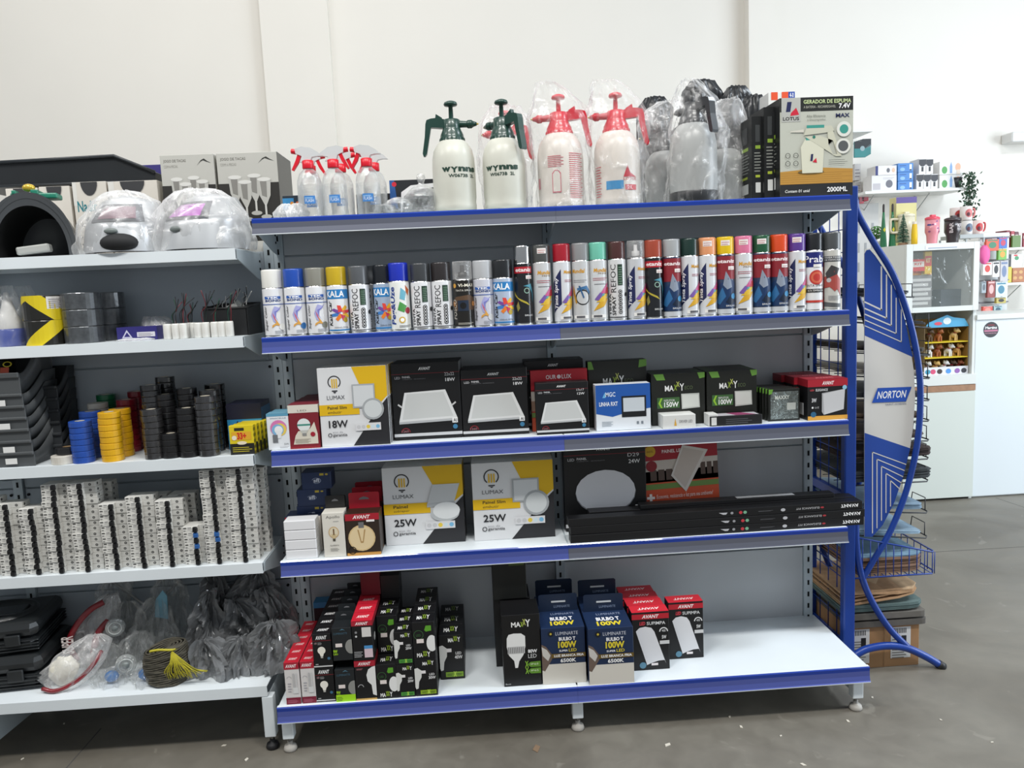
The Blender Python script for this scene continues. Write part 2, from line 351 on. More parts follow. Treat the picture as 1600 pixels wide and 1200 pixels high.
# ---- plain white gondola on the left
ZA, ZB, ZC, ZD, ZE = 1.566, 1.300, .930, .582, .215
H = thing('gondola_shelving', 'white metal gondola shelving on the left without price rails', 'shelving', (-1, 0, 0))
def HX(o): return o
HH = MB()
def rel(root_x):      # parts of a thing whose origin is not at the world origin
    pass
H.location = (0, 0, 0)
for x in (-.026, -.937, -1.85): upright(H, x, 1.60)
for x0, x1 in ((-.920, -.043), (-1.832, -.954)):
    m = MB()
    for a, b in ((.004, .42), (.425, .80), (.805, 1.20), (1.205, 1.57)): m.box((x0, .008, a), (x1, .02, b), PANELW, .002)  # bottom panel carried down to the floor for added shade underneath
    m.box((x0, .0205, .2), (x1, .024, 1.57), PAINT)  # added sheet, hidden behind the panels, blocks light at their seams
    for z in (.40, .78, 1.18):
        for x in (x0+.012, x1-.012): m.cyl((x, .008, z), (x, .004, z), .005, SLOT, seg=8)
    m.build('back_panel', H)
for z in (ZA, ZB, ZC, ZD):
    for x0, x1 in ((-.936, -.056), (-1.83, -.940)): shelf(H, x0, x1, z, YF, WHITEP, t=.034)
for x0, x1 in ((-.936, -.056), (-1.83, -.940)): m = MB(); m.box((x0, .0245, ZA-.034), (x1, .30, ZA), WHITEP); m.build('rear_shelf', H)
for x0, x1 in ((-.936, -.050), (-1.83, -.940)): shelf(H, x0, x1, ZE, -.36, WHITEP, t=.034, br=False)
for x in (-.052, -.937): foot_leg(H, x, -.372, ZE, mat('#17171a', .5))

# ---------------------------------------------------------------- sandpaper rack beside the gondola
XS, YS0, YS1 = 1.909, -.14, .16
T = thing('sandpaper_rack', 'blue tube sandpaper rack with curved arms and lettered side panel beside the shelving', 'rack', (XS, 0, 0))
def tp(p): return (p[0]-XS, p[1], p[2])
def tpart(m, name, label=None): 
    m.v = [(a-XS, b, c) for a, b, c in m.v]; return m.build(name, T, label=label)
for y in (YS0, YS1): m = MB(); m.box((XS-.022, y-.016, .06), (XS+.018, y+.016, 1.69), BLUE, .004); tpart(m, 'post')
for z in (.075, .62, 1.66): m = MB(); m.box((XS-.010, YS0+.016, z), (XS+.010, YS1-.016, z+.03), BLUE); tpart(m, 'cross_rail')
m = MB()
for i in range(1, 4): y = YS0+.016+(YS1-YS0-.03)*i/4; m.tube([(XS, y, .1), (XS, y, 1.66)], .0022, BLUE, 6)
for i in range(21): z = .11+i*.076; m.tube([(XS, YS0+.01, z), (XS, YS1-.01, z)], .0018, BLUE, 6)
tpart(m, 'wire_grid')
def cr(pts, n=8):          # smooth curve through points
    P = [Vector(p) for p in pts]; P = [P[0]*2-P[1]]+P+[P[-1]*2-P[-2]]; out = []
    for i in range(1, len(P)-2):
        for k in range(n):
            t = k/n; a, b, c, d = P[i-1:i+3]; out.append(.5*((2*b)+(c-a)*t+(2*a-5*b+4*c-d)*t*t+(3*b-a-3*c+d)*t**3))
    return out+[P[-2]]
def pp(lst, y): return [at(u, v, y) for u, v in lst]
ARC = [(1336, 312), (1341, 335), (1366, 380), (1396, 430), (1421, 500), (1435, 570), (1438, 630), (1432, 700), (1415, 770), (1391, 830), (1365, 875), (1346, 907)]
LEG = [(1337, 800), (1338, 850), (1345, 895), (1360, 935), (1388, 980), (1420, 1013)]
FOOT = [(1335, 1024), (1355, 1014), (1385, 1009), (1415, 1012), (1445, 1025), (1472, 1041)]
for y in (YS0, YS1):
    dy = Vector((0, y-YS0, 0))
    for nm, L in (('curved_arm', ARC), ('lower_brace', LEG)):
        m = MB(); m.tube([p+dy for p in cr(pp(L, YS0))], .0105 if nm == 'curved_arm' else .0115, BLUE, 12); tpart(m, nm)
    m = MB(); c = [p+dy for p in cr(pp(FOOT, YS0-.004))]; m.tube(c, .0135, BLUE, 12); f = tpart(m, 'foot_tube')
    m = MB(); m.tube([c[-3], c[-1]+(c[-1]-c[-3])*.3], .0155, mat('#1a1a1c', .5), 12); m.v = [(a-XS, b, e) for a, b, e in m.v]; m.build('rubber_cap', f)
# side panel (flat printed board)
yp = YS0+.012; A = at(1350, 395, yp); PW, PH = .200, .985
x0p = A.x; zt = A.z+.02; zb = at(1350, 836, yp).z
def px(u, v): q = at(u, v, yp); return (q.x, q.z)
SIL = [px(*p) for p in ((1350, 396), (1353, 391), (1358, 390), (1366, 399), (1377, 415), (1393, 440), (1403, 465), (1413, 500), (1421, 540), (1427, 580), (1429, 620), (1426, 665), (1421, 700), (1410, 745), (1396, 785), (1378, 820), (1362, 838), (1350, 838))]
PM = Matrix(((1, 0, 0, 0), (0, 0, -1, yp), (0, 1, 0, 0), (0, 0, 0, 1)))
m = MB(); m.prism(SIL, 0, .004, mat('#d5d3cf', .35), PM)
F = Face(m, lambda x, y, l: (x, yp-.004-l, y), 1.0); PB = '#21479d'
F.poly([px(*p) for p in ((1350, 396), (1353, 391), (1358, 390), (1366, 399), (1377, 415), (1393, 440), (1403, 465), (1413, 500), (1421, 540), (1425.5, 558), (1350, 524))], PB)
F.poly([px(*p) for p in ((1350, 676), (1421, 700), (1410, 745), (1396, 785), (1378, 820), (1362, 838), (1350, 838))], PB)
def stripe(pts, wd, col='#d5d3cf'):
    F.k += 1
    for a, b in zip(pts, pts[1:]):
        a = Vector(px(*a)); b = Vector(px(*b)); d = (b-a).normalized(); n = Vector((-d.y, d.x))*wd/2; F.put([a-n-d*wd/2, b-n+d*wd/2, b+n+d*wd/2, a+n-d*wd/2], [(0, 1, 2, 3)], col, True)
for i, (xr, yt, yb, yl, wd) in enumerate(((1376, 417, 484, 472, .005), (1384, 430, 497, 482, .0045), (1391.5, 446, 508.5, 491, .004), (1399, 466, 521, 500, .0033), (1407, 484, 534, 509, .003))):
    stripe([(1350.5, yl), (xr, yb), (xr, yt)], wd)
for i in range(5):
    xl = 1362+i*7; yt = 706+i*11; yb = (832, 824, 812, 800, 790, 782)[i]; stripe([(xl, yb), (xl, yt), (1414-i*2.5, yt+19-i*1.5)], .0032)
a = px(1361, 629); b = px(1414, 627); c = px(1423, 604); d = px(1370, 606); F.poly([a, b, c, d], '#1f4fb0')
t0 = px(1369, 623); t1 = px(1415, 609); F.text('NORTON', t0[0], t0[1], t1[0], t1[1], '#f4f4f4', .015, .25)
t0 = px(1382, 633); t1 = px(1414, 629); F.text('SAINT-GOBAIN', t0[0], t0[1], t1[0], t1[1], '#2c3c6c')
tpart(m, 'side_panel', 'blue and white side panel lettered NORTON')
# wire trays, each a part; what lies on them are things
def tray(y0, y1, x1, z, slope=.0):
    m = MB(); c = mat('#17191f', .45)
    zz = lambda x: z-slope*(x-XS)
    m.tube([(XS, y0, zz(XS)), (x1, y0, zz(x1)), (x1+.015, y0+.02, zz(x1)), (x1+.015, y1-.02, zz(x1)), (x1, y1, zz(x1)), (XS, y1, zz(XS))], .0025, c, 6)
    for i in range(1, 5): y = y0+(y1-y0)*i/5; m.tube([(XS, y, zz(XS)), (x1+.015, y, zz(x1))], .0016, c, 5)
    for ya in (y0+.03, y1-.12): m.tube([(x1+.013, ya, zz(x1)), (x1+.016, ya+.005, zz(x1)+.045), (x1+.016, ya+.085, zz(x1)+.045), (x1+.013, ya+.09, zz(x1))], .0018, c, 6)
    return tpart(m, 'wire_tray')
def sheets(name, label, x0, x1, y0, y1, z, n, c, cut=.05, t=.004, slope=0., group=None, warp=.004, edge=None):
    m = MB()
    for i in range(n):
        j = [R.uniform(-.004, .004) for _ in range(4)]; a, b = x0+j[0], x1+j[1]; cc, d = y0+j[2], y1+j[3]
        P = [(a, cc), (b-cut, cc), (b-cut*.35, cc+cut*.12), (b, cc+cut*.5), (b, d-cut), (b-cut*.4, d), (a, d)]
        zb_ = [z+i*t - slope*(p[0]-x0) + warp*math.sin(9*p[0]+i) for p in P]; k = len(P)
        col = c if i == n-1 else (edge or c)
        m.add([(p[0], p[1], q) for p, q in zip(P, zb_)]+[(p[0], p[1], q+t*.8) for p, q in zip(P, zb_)], [tuple(range(k-1, -1, -1)), tuple(range(k, 2*k))]+[(i_, (i_+1) % k, k+(i_+1) % k, k+i_) for i_ in range(k)], mat(col, .9, var=.12, scale=30))
    o = m.build(name); bx = ((x0+x1)/2, (y0+y1)/2, z); o.data.transform(Matrix.Translation([-q for q in bx])); o.location = bx
    o['label'] = label; o['category'] = 'sandpaper'
    if group: o['group'] = group
    return o
LV = [(1.34, 2.09, 'topmost tray', '#3b3f47', 3, .10), (1.245, 2.15, 'second tray from the top', '#33363b', 3, .12), (1.14, 2.15, 'third tray from the top', '#4a4540', 4, .08), (1.06, 2.15, 'fourth tray from the top', '#a79f93', 3, .08), (.975, 2.15, 'fifth tray from the top', '#3a3c40', 4, .05),
      (.90, 2.15, 'sixth tray from the top', '#5a4a3c', 4, .04), (.825, 2.15, 'fifth tray from the bottom', '#574a45', 4, .02), (.755, 2.15, 'fourth tray from the bottom', '#3e3331', 7, 0), (.675, 2.15, 'third tray from the bottom, under a bent brown pile', '#3f4447', 8, 0), (.585, 2.15, 'second tray from the bottom', '#7f97ab', 5, .08), (.50, 2.15, 'lowest open tray above the wire basket', '#8ba3b5', 2, .10)]
for z, x1, w_, c, n, sl in LV:
    x1 += .05; tray(YS0+.025, YS1+.16, x1, z, sl)
    x1 += .03*(z in (.755, .675)); sheets('sandpaper_sheets', 'pile of sandpaper sheets on the %s of the blue rack' % w_.replace(', under a bent brown pile', '').replace(' above the wire basket', ''), XS+.012, x1+.002, YS0+.035, YS1+.12, z+.010-sl*.012, n, c, slope=sl, warp=.001)
# basket
m = MB(); c = BLUE; X0, X1, Y0, Y1, ZB_ = XS+.02, 2.207, YS0-.005, YS1+.12, .352; ZT = .43
ZR = lambda x: .50-(x-X0)/(X1-X0)*.07
m.tube([(X0, Y0, ZB_), (X1, Y0, ZB_), (X1+.008, Y0+.01, ZB_+.008), (X1+.008, Y1-.01, ZB_+.008), (X1, Y1, ZB_), (X0, Y1, ZB_)], .003, c, 6, True)
m.tube([(X0, Y0, ZR(X0)), (X1, Y0, ZR(X1)), (X1+.008, Y0+.01, ZR(X1)), (X1+.008, Y1-.01, ZR(X1)), (X1, Y1, ZR(X1)), (X0, Y1, ZR(X0))], .003, c, 6, True)
for i in range(11):
    x = X0+(X1-X0)*i/10
    for y in (Y0, Y1): m.tube([(x, y, ZB_), (x, y, ZR(x))], .0018, c, 5)
    m.tube([(x, Y0, ZB_), (x, Y1, ZB_)], .0018, c, 5)
for i in range(11): y = Y0+(Y1-Y0)*i/10; m.tube([(X1+.008, y, ZB_), (X1+.008, y, ZR(X1))], .0018, c, 5)
tpart(m, 'wire_basket', 'blue wire basket')
sheets('sandpaper_sheets', 'brown and blue-grey sandpaper pile in the blue wire basket', XS+.04, 2.19, YS0+.012, YS1+.09, ZB_+.006, 12, '#6f8ea3', .06, .0052, warp=.002, edge='#8a6e5b', slope=-.0)
# pile on the carton beneath
def carton(name, label, cat, loc, w_, d, h, col, rotz=0, group=None, art=None, tops=None, rt=None, lf=None, rough=.45, bev=.0012, parts=None):
    m = MB(); m.box((-w_/2, -d/2, 0), (w_/2, d/2, h), mat(col, rough) if isinstance(col, str) else col, bev)
    if art: art(front(m, w_, d, h))
    if tops: tops(top(m, w_, d, h))
    if rt: rt(right(m, w_, d, h))
    if lf: lf(left(m, w_, d, h))
    o = m.build(name, None, loc, rotz, label=label, category=cat, group=group)
    if parts: parts(o, w_, d, h)
    return o
def ship(F):
    F.rect(.03, .12, .30, .95, '#d9d8d4'); F.rect(.60, .2, .88, .95, '#d9d8d4')
    for a in (.05, .62):
        for i in range(9): F.rect(a+i*.023, .80, a+i*.023+.012, .92, '#1b1b1b'); F.k -= 1
        F.lines(a, .2, a+.2, .7, 8, '#77746e')
        F.rect(a+.13, .5, a+.2, .74, '#222222')
    F.rect(.5, .0, .51, 1, '#8f6c4a')
bl = at(1335, 1045, -.12)
carton('cardboard_box', 'brown cardboard box with shipping labels on the floor under the sandpaper pile', 'box', (2.055, .03, 0), .26, .28, .155, mat('#a37c55', .8, var=.06, scale=12), art=ship)
sheets('sandpaper_sheets', 'grey slab of sandpaper directly on the cardboard box, lower of two', 1.925, 2.21, -.118, .19, .157, 1, '#5e5a55', .02, .026, warp=0)
sheets('sandpaper_sheets', 'grey slab of sandpaper on the cardboard box, upper of two', 1.925, 2.205, -.118, .19, .186, 1, '#68645e', .02, .026, warp=0)
sheets('sandpaper_sheets', 'blue-green sandpaper pile with rounded corner below the tan sheets', 1.90, 2.20, -.118, .20, .216, 5, '#5c706f', .06, .005, warp=.001)
sheets('sandpaper_sheets', 'bent tan sandpaper sheets on top of the pile on the cardboard box', 1.90, 2.19, -.118, .21, .250, 6, '#c6a986', .09, .006, warp=.012, slope=-.04, edge='#b08d6a')

# ================================================================ SPRAY CANS
CHROME = mat('#cfcfcf', .22, 1.0); BLK = '#0c0c0f'; RED = '#b3152a'
def flare(F, cx, cy, s, cols):
    for i, c in enumerate(cols):
        a = i*2*PI/len(cols)+.3
        F.poly([(cx+s*.2*math.cos(a-1), cy+s*.12*math.sin(a-1)), (cx+s*math.cos(a-.22), cy+s*.55*math.sin(a-.22)), (cx+s*1.1*math.cos(a+.1), cy+s*.62*math.sin(a+.1)), (cx+s*.35*math.cos(a+.9), cy+s*.2*math.sin(a+.9))], c); F.k -= 1
    F.k += 1
def art_bond(dot):
    def f(F):
        F.rect(.22, .80, .74, .86, '#2a5cae'); F.text('TEK', .30, .81, .66, .85, '#ffffff', .03); F.text('BOND', .24, .74, .74, .79, '#1d3c7c', .03)
        F.rect(-.2, .675, 1.2, .69, '#2b55a5'); F.text('Super Color', .17, .10, .29, .64, '#1a1a1c', .01, .2, 1)
        F.poly([(.52, .64), (.68, .60), (.56, .50), (.50, .38), (.60, .24), (.46, .30), (.40, .44), (.46, .56)], '#a8a9d8')
        F.poly([(.74, .66), (.62, .56), (.50, .52), (.52, .40), (.60, .30), (.54, .40), (.56, .50), (.66, .56)], '#7a7cc4')
        F.poly([(.46, .42), (.54, .34), (.66, .20), (.52, .22), (.40, .16), (.42, .22), (.54, .27)], '#d9a04a')
        F.poly([(.44, .50), (.49, .36), (.55, .30), (.50, .42)], '#c9577e')
        F.ell(.72, .18, .10, dot); F.lines(.48, .03, .8, .11, 3, '#7b7c82')
    return f
def art_kala(F):
    F.poly([(.08, .74), (.98, .74), (.92, .95), (.02, .95)], '#2a7fc0'); F.text('KALA', .12, .78, .72, .92, '#ffffff', .02)
    F.text('Kala Car', .16, .14, .30, .70, '#1a1a1c', .02, .2, 1)
    flare(F, .60, .42, .31, ['#d9364a', '#e8b21f', '#e0463c', '#7b4a9c', '#3f7fc8', '#e87f2a', '#c8345c', '#f0c63a']); F.ell(.72, .27, .08, '#b59a1c')
    F.rect(.1, .03, .95, .06, '#2a7fc0'); F.text('350mL/250g', .35, .08, .8, .12, '#3a3a3e')
def art_refoc(side=.34):
    def f(F):
        F.text('REFOC', .26, .46, .46, .94, '#1a1a1c', .0, 0, 1); F.text('TINTA', .14, .06, .26, .44, '#1a1a1c', .02, 0, 1); F.text('SPRAY', .30, .06, .44, .40, '#1a1a1c', .02, 0, 1)
        F.rect(.52, .58, .70, .94, '#20392b'); F.lines(.55, .6, .68, .92, 8, '#6d8a74')
        for i in range(6): F.ell(.60, .12+i*.07, .07, '#1a1a1c'); F.k -= 1; F.ring(.60, .12+i*.07, .045, .3, '#e8e8e8'); F.k -= 1
        F.ell(.84, .42, .07, '#26262a'); F.rect(-.1, .02, 1.1, .035, '#26262a')
    return f
def art_peg(F):
    F.text('Peg&Uze', .18, .10, .40, .92, '#173a8c', .03, .1, 1); F.poly([(.55, .9), (.72, .8), (.66, .62), (.5, .66)], '#6fb3c8'); F.poly([(.7, .95), (.85, .85), (.80, .72), (.72, .8)], '#c8652c')
    F.poly([(.5, .6), (.72, .5), (.62, .36), (.42, .42)], '#4f9a4c'); F.ell(.76, .40, .10, '#a8283c'); F.ell(.55, .20, .10, '#d8b04c'); F.ell(.55, .20, .06, '#ffffff'); F.lines(.45, .04, .85, .1, 2, '#55555a')
def art_vi(F):
    F.text('VI-MAX', .34, .88, .9, .95, '#f0ead8', .02); F.ell(.2, .91, .07, '#d8a040'); F.text('TINTA SPRAY', .25, .78, .8, .82, '#e8e4da')
    F.poly([(.1, .36), (.9, .36), (.98, .60), (.7, .70), (.25, .66), (.04, .54)], '#5c4430'); F.rect(.30, .34, .66, .58, '#1f2c40'); F.ell(.48, .46, .10, '#0d0d0f'); F.ell(.14, .5, .08, '#c98a4a'); F.ell(.86, .5, .08, '#c98a4a'); F.text('FOSCO', .12, .16, .26, .6, '#d9d4ca', .0, .1, 1); F.lines(.3, .04, .8, .09, 2, '#d0ccc0')
def parrot(F, x=.6, y=.35):
    for p, c in (([(-.3, -.2), (.1, -.12), (.3, .02), (.0, .0)], '#d7a62c'), ([(-.2, -.05), (.1, .08), (.34, .14), (.1, -.04)], '#e0b93a'), ([(-.15, .05), (.12, .2), (.32, .22), (.08, .06)], '#5aa6a0'), ([(-.05, .1), (.2, .26), (.34, .30), (.14, .10)], '#c85a8c'), ([(-.25, .0), (-.05, .12), (.05, .1), (-.1, -.02)], '#7a5aa6'), ([(.1, .1), (.34, .1), (.36, .22), (.2, .2)], '#b8323c')):
        F.poly([(x+a, y+b) for a, b in p], c)
def art_mun(F):
    F.text('Mundial', .34, .82, .86, .89, '#d59a1c', .03, .15); F.text('PRIME', .5, .785, .84, .81, '#8a6a34'); F.lines(.3, .68, .85, .74, 2, '#b0606a'); F.rect(.35, .61, .8, .62, '#77777c')
    parrot(F); F.rect(.2, .03, .74, .09, '#eceae6'); F.rect(.3, .04, .6, .08, '#5f5f64')
def art_bike(F):
    F.text('Mundial', .14, .82, .64, .89, '#d59a1c', .03, .15); F.lines(.2, .66, .7, .72, 2, '#8c8c90'); F.ring(.55, .40, .27, .14, '#141416'); F.poly([(.2, .62), (.28, .44), (.34, .30), (.28, .30), (.16, .5)], '#b5862c'); F.poly([(.34, .56), (.7, .6), (.86, .48), (.8, .44), (.66, .54), (.36, .52)], '#3f6f9c'); F.poly([(.4, .6), (.46, .6), (.6, .4), (.56, .38)], '#2b5a88'); F.rect(.2, .03, .74, .09, '#eceae6'); F.rect(.3, .04, .6, .08, '#5f5f64')
def art_tinta(F):
    F.poly([(.10, .14), (.46, .30), (.46, .90), (.10, .66)], '#1c2452'); F.text('Tinta Spray', .17, .22, .37, .76, '#f4f4f8', .02, .15, 1)
    F.text('Mundial', .56, .82, .96, .88, '#d59a1c', .03, .15); F.lines(.58, .68, .95, .73, 2, '#b0606a'); parrot(F, .72, .33); F.rect(.4, .03, .9, .09, '#eceae6'); F.rect(.5, .04, .8, .08, '#5f5f64')
def art_eta(body):
    def f(F):
        if body == 'gold':
            F.rect(.14, .86, .9, .97, '#b31c2c'); F.text('etaniz', .22, .885, .84, .95, '#f6e8e8', .03)
            F.poly([(.08, .56), (.3, .44), (.62, .36), (.72, .30), (.4, .38), (.14, .48)], '#b8a83a'); F.poly([(.5, .64), (.8, .68), (.92, .5), (.86, .34), (.84, .52), (.7, .62)], '#4a93a8'); F.poly([(.2, .3), (.3, .38), (.36, .26), (.26, .2)], '#8f8a4a'); F.ring(.62, .56, .1, .3, '#8fb0a0'); F.text('BRILHO', .52, .12, .85, .15, '#e8e8e8')
        else:
            F.rect(-.12, .60, 1.12, 1.0, '#8c2530'); F.text('etaniz', .2, .88, .88, .94, '#f6e8e8', .03); F.poly([(-.1, .1), (1.1, .1), (1.1, .5), (.6, .62), (.2, .48), (-.1, .54)], '#15345e')
            F.poly([(.42, .5), (.52, .74), (.7, .58), (.74, .46), (.56, .42)], '#8d97a8'); F.poly([(.1, .2), (.4, .46), (.52, .30), (.3, .16)], '#2e6a9e'); F.poly([(.5, .2), (.8, .4), (.95, .24), (.7, .14)], '#0f2038'); F.ell(.8, .3, .1, '#2f86b8'); F.rect(-.1, 0, 1.1, .08, '#c3c6ca'); F.text('BRILHO', .52, .12, .9, .15, '#e8e8e8')
        F.rect(.6, .76, .84, .82, '#efece8'); F.lines(.63, .77, .82, .81, 2, '#b06468')
    return f
def art_prabi(F):
    F.rect(-.12, .74, 1.12, 1.0, '#1b2470'); F.text('Prabi', .16, .82, .96, .94, '#f6f6fa', .01); F.ell(.62, .56, .26, '#c23a34'); F.ell(.62, .56, .20, '#d66a4c'); F.ell(.62, .56, .13, '#c23a34'); F.text('TINTA SPRAY', .2, .40, .9, .44, '#4b4b50'); F.rect(.22, .30, .96, .36, '#131316'); F.text('ALTA TEMPERATURA', .3, .315, .9, .345, '#ffffff'); F.rect(-.1, .12, 1.1, .16, '#c2382c'); F.rect(.5, .74, .8, .79, '#efece8')
def art_prim(F):
    F.rect(-.1, .82, 1.1, .92, '#4e5052'); F.text('CONVERTEDOR', .1, .88, .9, .91, '#e8e8e8'); F.text('DE FERRUGEM', .25, .84, .9, .865, '#e8e8e8'); F.rect(-.1, .0, .24, .82, '#7c2a30'); F.text('etaniz', .06, .30, .2, .66, '#f0e4e0', .02, 0, 1)
    F.poly([(.24, .36), (.45, .38), (.62, .30), (.72, .34), (.86, .22), (.86, .50), (.6, .66), (.4, .58), (.24, .56)], '#a84a42'); F.poly([(.3, .62), (.5, .76), (.8, .7), (.7, .6), (.5, .56), (.35, .52)], '#3c3b3c'); F.ell(.42, .5, .08, '#b8b8ba'); F.poly([(.24, .04), (.9, .02), (.9, .08), (.24, .12)], '#55585a'); F.lines(.4, .15, .85, .24, 4, '#8d8d90')
def can(label, u0, u1, vt, vb, capc, bodyc, art, r, h, caph=.05, clear=False, ring=None, yc=-.243, sticker=False, z=Z4):
    uc = (u0+u1)/2; p = at(uc, vb, yc-r); x = p.x
    t = thing('spray_can', label, 'spray can', (x, yc, z+.0006)); bc = mat(bodyc, .3, coat=.4)
    m = MB(); m.lathe([(0, 0), (r*.96, 0), (r, .003), (r, .006)], CHROME, 28); m.lathe([(r, .006), (r, h-caph-.010), (r*.985, h-caph-.006)], bc, 28); m.lathe([(r*.985, h-caph-.006), (r*.90, h-caph), (r*.6, h-caph+.004), (0, h-caph+.004)], CHROME, 28)
    art(around(m, r, h-caph-.016, .006, -(x-CAM.x)/2.6)); m.build('can_body', t)
    m = MB(); cr_ = r*.965
    if clear:
        m.lathe([(cr_, h-caph-.003), (cr_, h-.004), (cr_*.95, h), (0, h)], film(base=.16, edge=.55, streak=.1), 24); m.build('clear_cap', t)
        m = MB(); m.lathe([(r*.45, h-caph+.004), (r*.45, h-caph+.018), (r*.22, h-caph+.02), (r*.2, h-.012), (0, h-.012)], mat(capc, .4), 16); m.build('nozzle', t)
    else:
        m.lathe([(cr_, h-caph-.003), (cr_, h-.005), (cr_*.96, h-.0012), (cr_*.9, h), (0, h)], mat(capc, .33, coat=.2), 28)
        if ring: m.lathe([(cr_+.0006, h-caph*.7), (cr_+.0006, h-caph*.66)], mat(ring, .4), 28)
        m.build('cap', t)
    if sticker:
        m = MB(); F = around(m, cr_, caph, h-caph, -(x-CAM.x)/2.6); F.rect(.35, .45, .68, .78, '#efe9e6'); F.lines(.38, .5, .65, .75, 2, '#c78a8c'); m.build('price_sticker', t)
    return t
hL, hR, rL, rR = .205, .245, .0325, .0283
W_ = '#e4e5e8'
CANS = [
 ('white-capped can with blue bond logo at the far left of the spray can row', 411, 444, '#e2e1db', W_, art_bond('#efefec'), 0),
 ('blue-capped spray can with a blue dot on its white label', 445, 478, '#1c4aa8', W_, art_bond('#2468a8'), 0),
 ('olive-grey-capped spray can with a grey dot on its white label', 479, 512, '#86857c', W_, art_bond('#7f7f74'), 0),
 ('yellow-capped spray can with colourful splash on its white label', 512, 545, '#c3a51c', W_, art_kala, 0),
 ('dark-grey-capped spray can beside the yellow-capped one, with vertical black lettering', 546, 580, '#55585c', W_, art_refoc(), 0),
 ('navy-capped spray can with colour splash, half hidden left of the bright blue cap', 584, 616, '#15191f', '#9fb0c8', art_kala, 0),
 ('bright-blue-capped glue can with slanted blue lettering and leaf pictures', 611, 641, '#1a2fb0', '#eceeea', art_peg, 0),
 ('charcoal-capped spray can with vertical lettering, right of the blue glue can', 644, 677, '#3a3d40', W_, art_refoc(), 0),
 ('brown-black-capped spray can with vertical lettering, left of the black clear-capped can', 677, 709, '#2a2526', W_, art_refoc(), 0),
 ('short black spray can with clear cap and a car picture', 712, 741, '#1a1a1c', '#17140f', art_vi, 1),
 ('light-grey-capped short can with blue bond logo, right of the clear-capped one', 742, 774, '#b3b5b8', '#c9cad4', art_bond('#d0d0d0'), 0),
 ('short black-capped can with colour splash next to the tall chrome-capped can', 774, 805, '#1c1e22', '#aebbd0', art_kala, 0)]
for i, (lb, u0, u1, cc, bc, art, cl) in enumerate(CANS):
    back = i == 5
    can(lb, u0, u1, 420, 524-(i*1.2), cc, bc, art, .0315 if i != 5 else .0275, hL+(.004 if i == 6 else 0), .052, bool(cl), yc=-.243 if i != 5 else -.2405)
can('dark-grey-capped spray can in the second row, seen between the grey and navy caps', 567, 599, 420, 512, '#55585c', W_, art_refoc(), .0315, hL, .052, yc=-.172)
TALL = [
 ('tall black can with a chrome cap', 808, 834, '#d8d4c8', '#17171c', art_eta('gold'), 0, 'chrome'),
 ('dark-grey-capped tall spray can between the chrome cap and the red cap', 836, 866, '#4a4c4b', '#c8c9cb', art_mun, 1, ''),
 ('red-capped tall spray can with large slanted navy lettering', 868, 897, '#a3182a', '#d4d6da', art_tinta, 0, ''),
 ('grey-capped tall spray can with a bicycle picture', 898, 926, '#8b8c8e', '#c4c5c6', art_bike, 0, ''),
 ('mint-green-capped tall spray can', 925, 953, '#6fbfa8', '#cfd2d4', art_mun, 0, ''),
 ('brown-capped tall spray can with vertical black lettering', 954, 983, '#4a2826', '#d5d5d6', art_refoc(), 0, ''),
 ('tall silver spray can with a clear cap', 985, 1012, '#d4d4d4', '#c4c6ca', art_tinta, 0, 'clear'),
 ('rust-red-capped tall black spray can with a golden swirl', 1012, 1040, '#a0442f', '#14161c', art_eta('gold'), 0, ''),
 ('silver-grey-capped tall can with red and blue picture', 1041, 1068, '#a3a6a8', '#2a3a58', art_eta('r'), 0, ''),
 ('dark-green-capped tall can with slanted navy lettering', 1069, 1096, '#12302a', '#d4d6da', art_tinta, 0, ''),
 ('peach-capped tall spray can', 1097, 1124, '#e29a6c', '#d4d6da', art_tinta, 1, ''),
 ('yellow-capped tall can with red and blue picture', 1125, 1152, '#e0bd12', '#2a3a58', art_eta('r'), 1, ''),
 ('pink-capped tall spray can', 1153, 1181, '#d9779a', '#d4d6da', art_mun, 1, ''),
 ('bottle-green-capped tall can with red and blue picture', 1182, 1209, '#1c5436', '#2a3a58', art_eta('r'), 1, ''),
 ('orange-capped tall can with red and blue picture', 1209, 1236, '#d84a1e', '#2a3a58', art_eta('r'), 0, ''),
 ('purple-capped tall spray can', 1237, 1264, '#5b3a90', '#d4d6da', art_tinta, 1, ''),
 ('black-capped can with navy band and red emblem, second from the right end', 1264, 1290, '#1b1d21', '#e6e7ea', art_prabi, 0, ''),
 ('grey-capped primer can at the right end of the row', 1291, 1319, '#4b4e50', '#c4c3bc', art_prim, 0, '')]
for i, (lb, u0, u1, cc, bc, art, stk, kind) in enumerate(TALL):
    c = can(lb, u0, u1, 380, 505-i*1.17, cc, bc, art, .0282 if i < 17 else .0278, hR, .050, kind == 'clear', sticker=bool(stk))
    if kind == 'chrome': [setattr(k.data, 'dummy', 0) if False else k.data.materials.__setitem__(0, CHROME) for k in KIDS(c) if k.name.startswith('cap')]

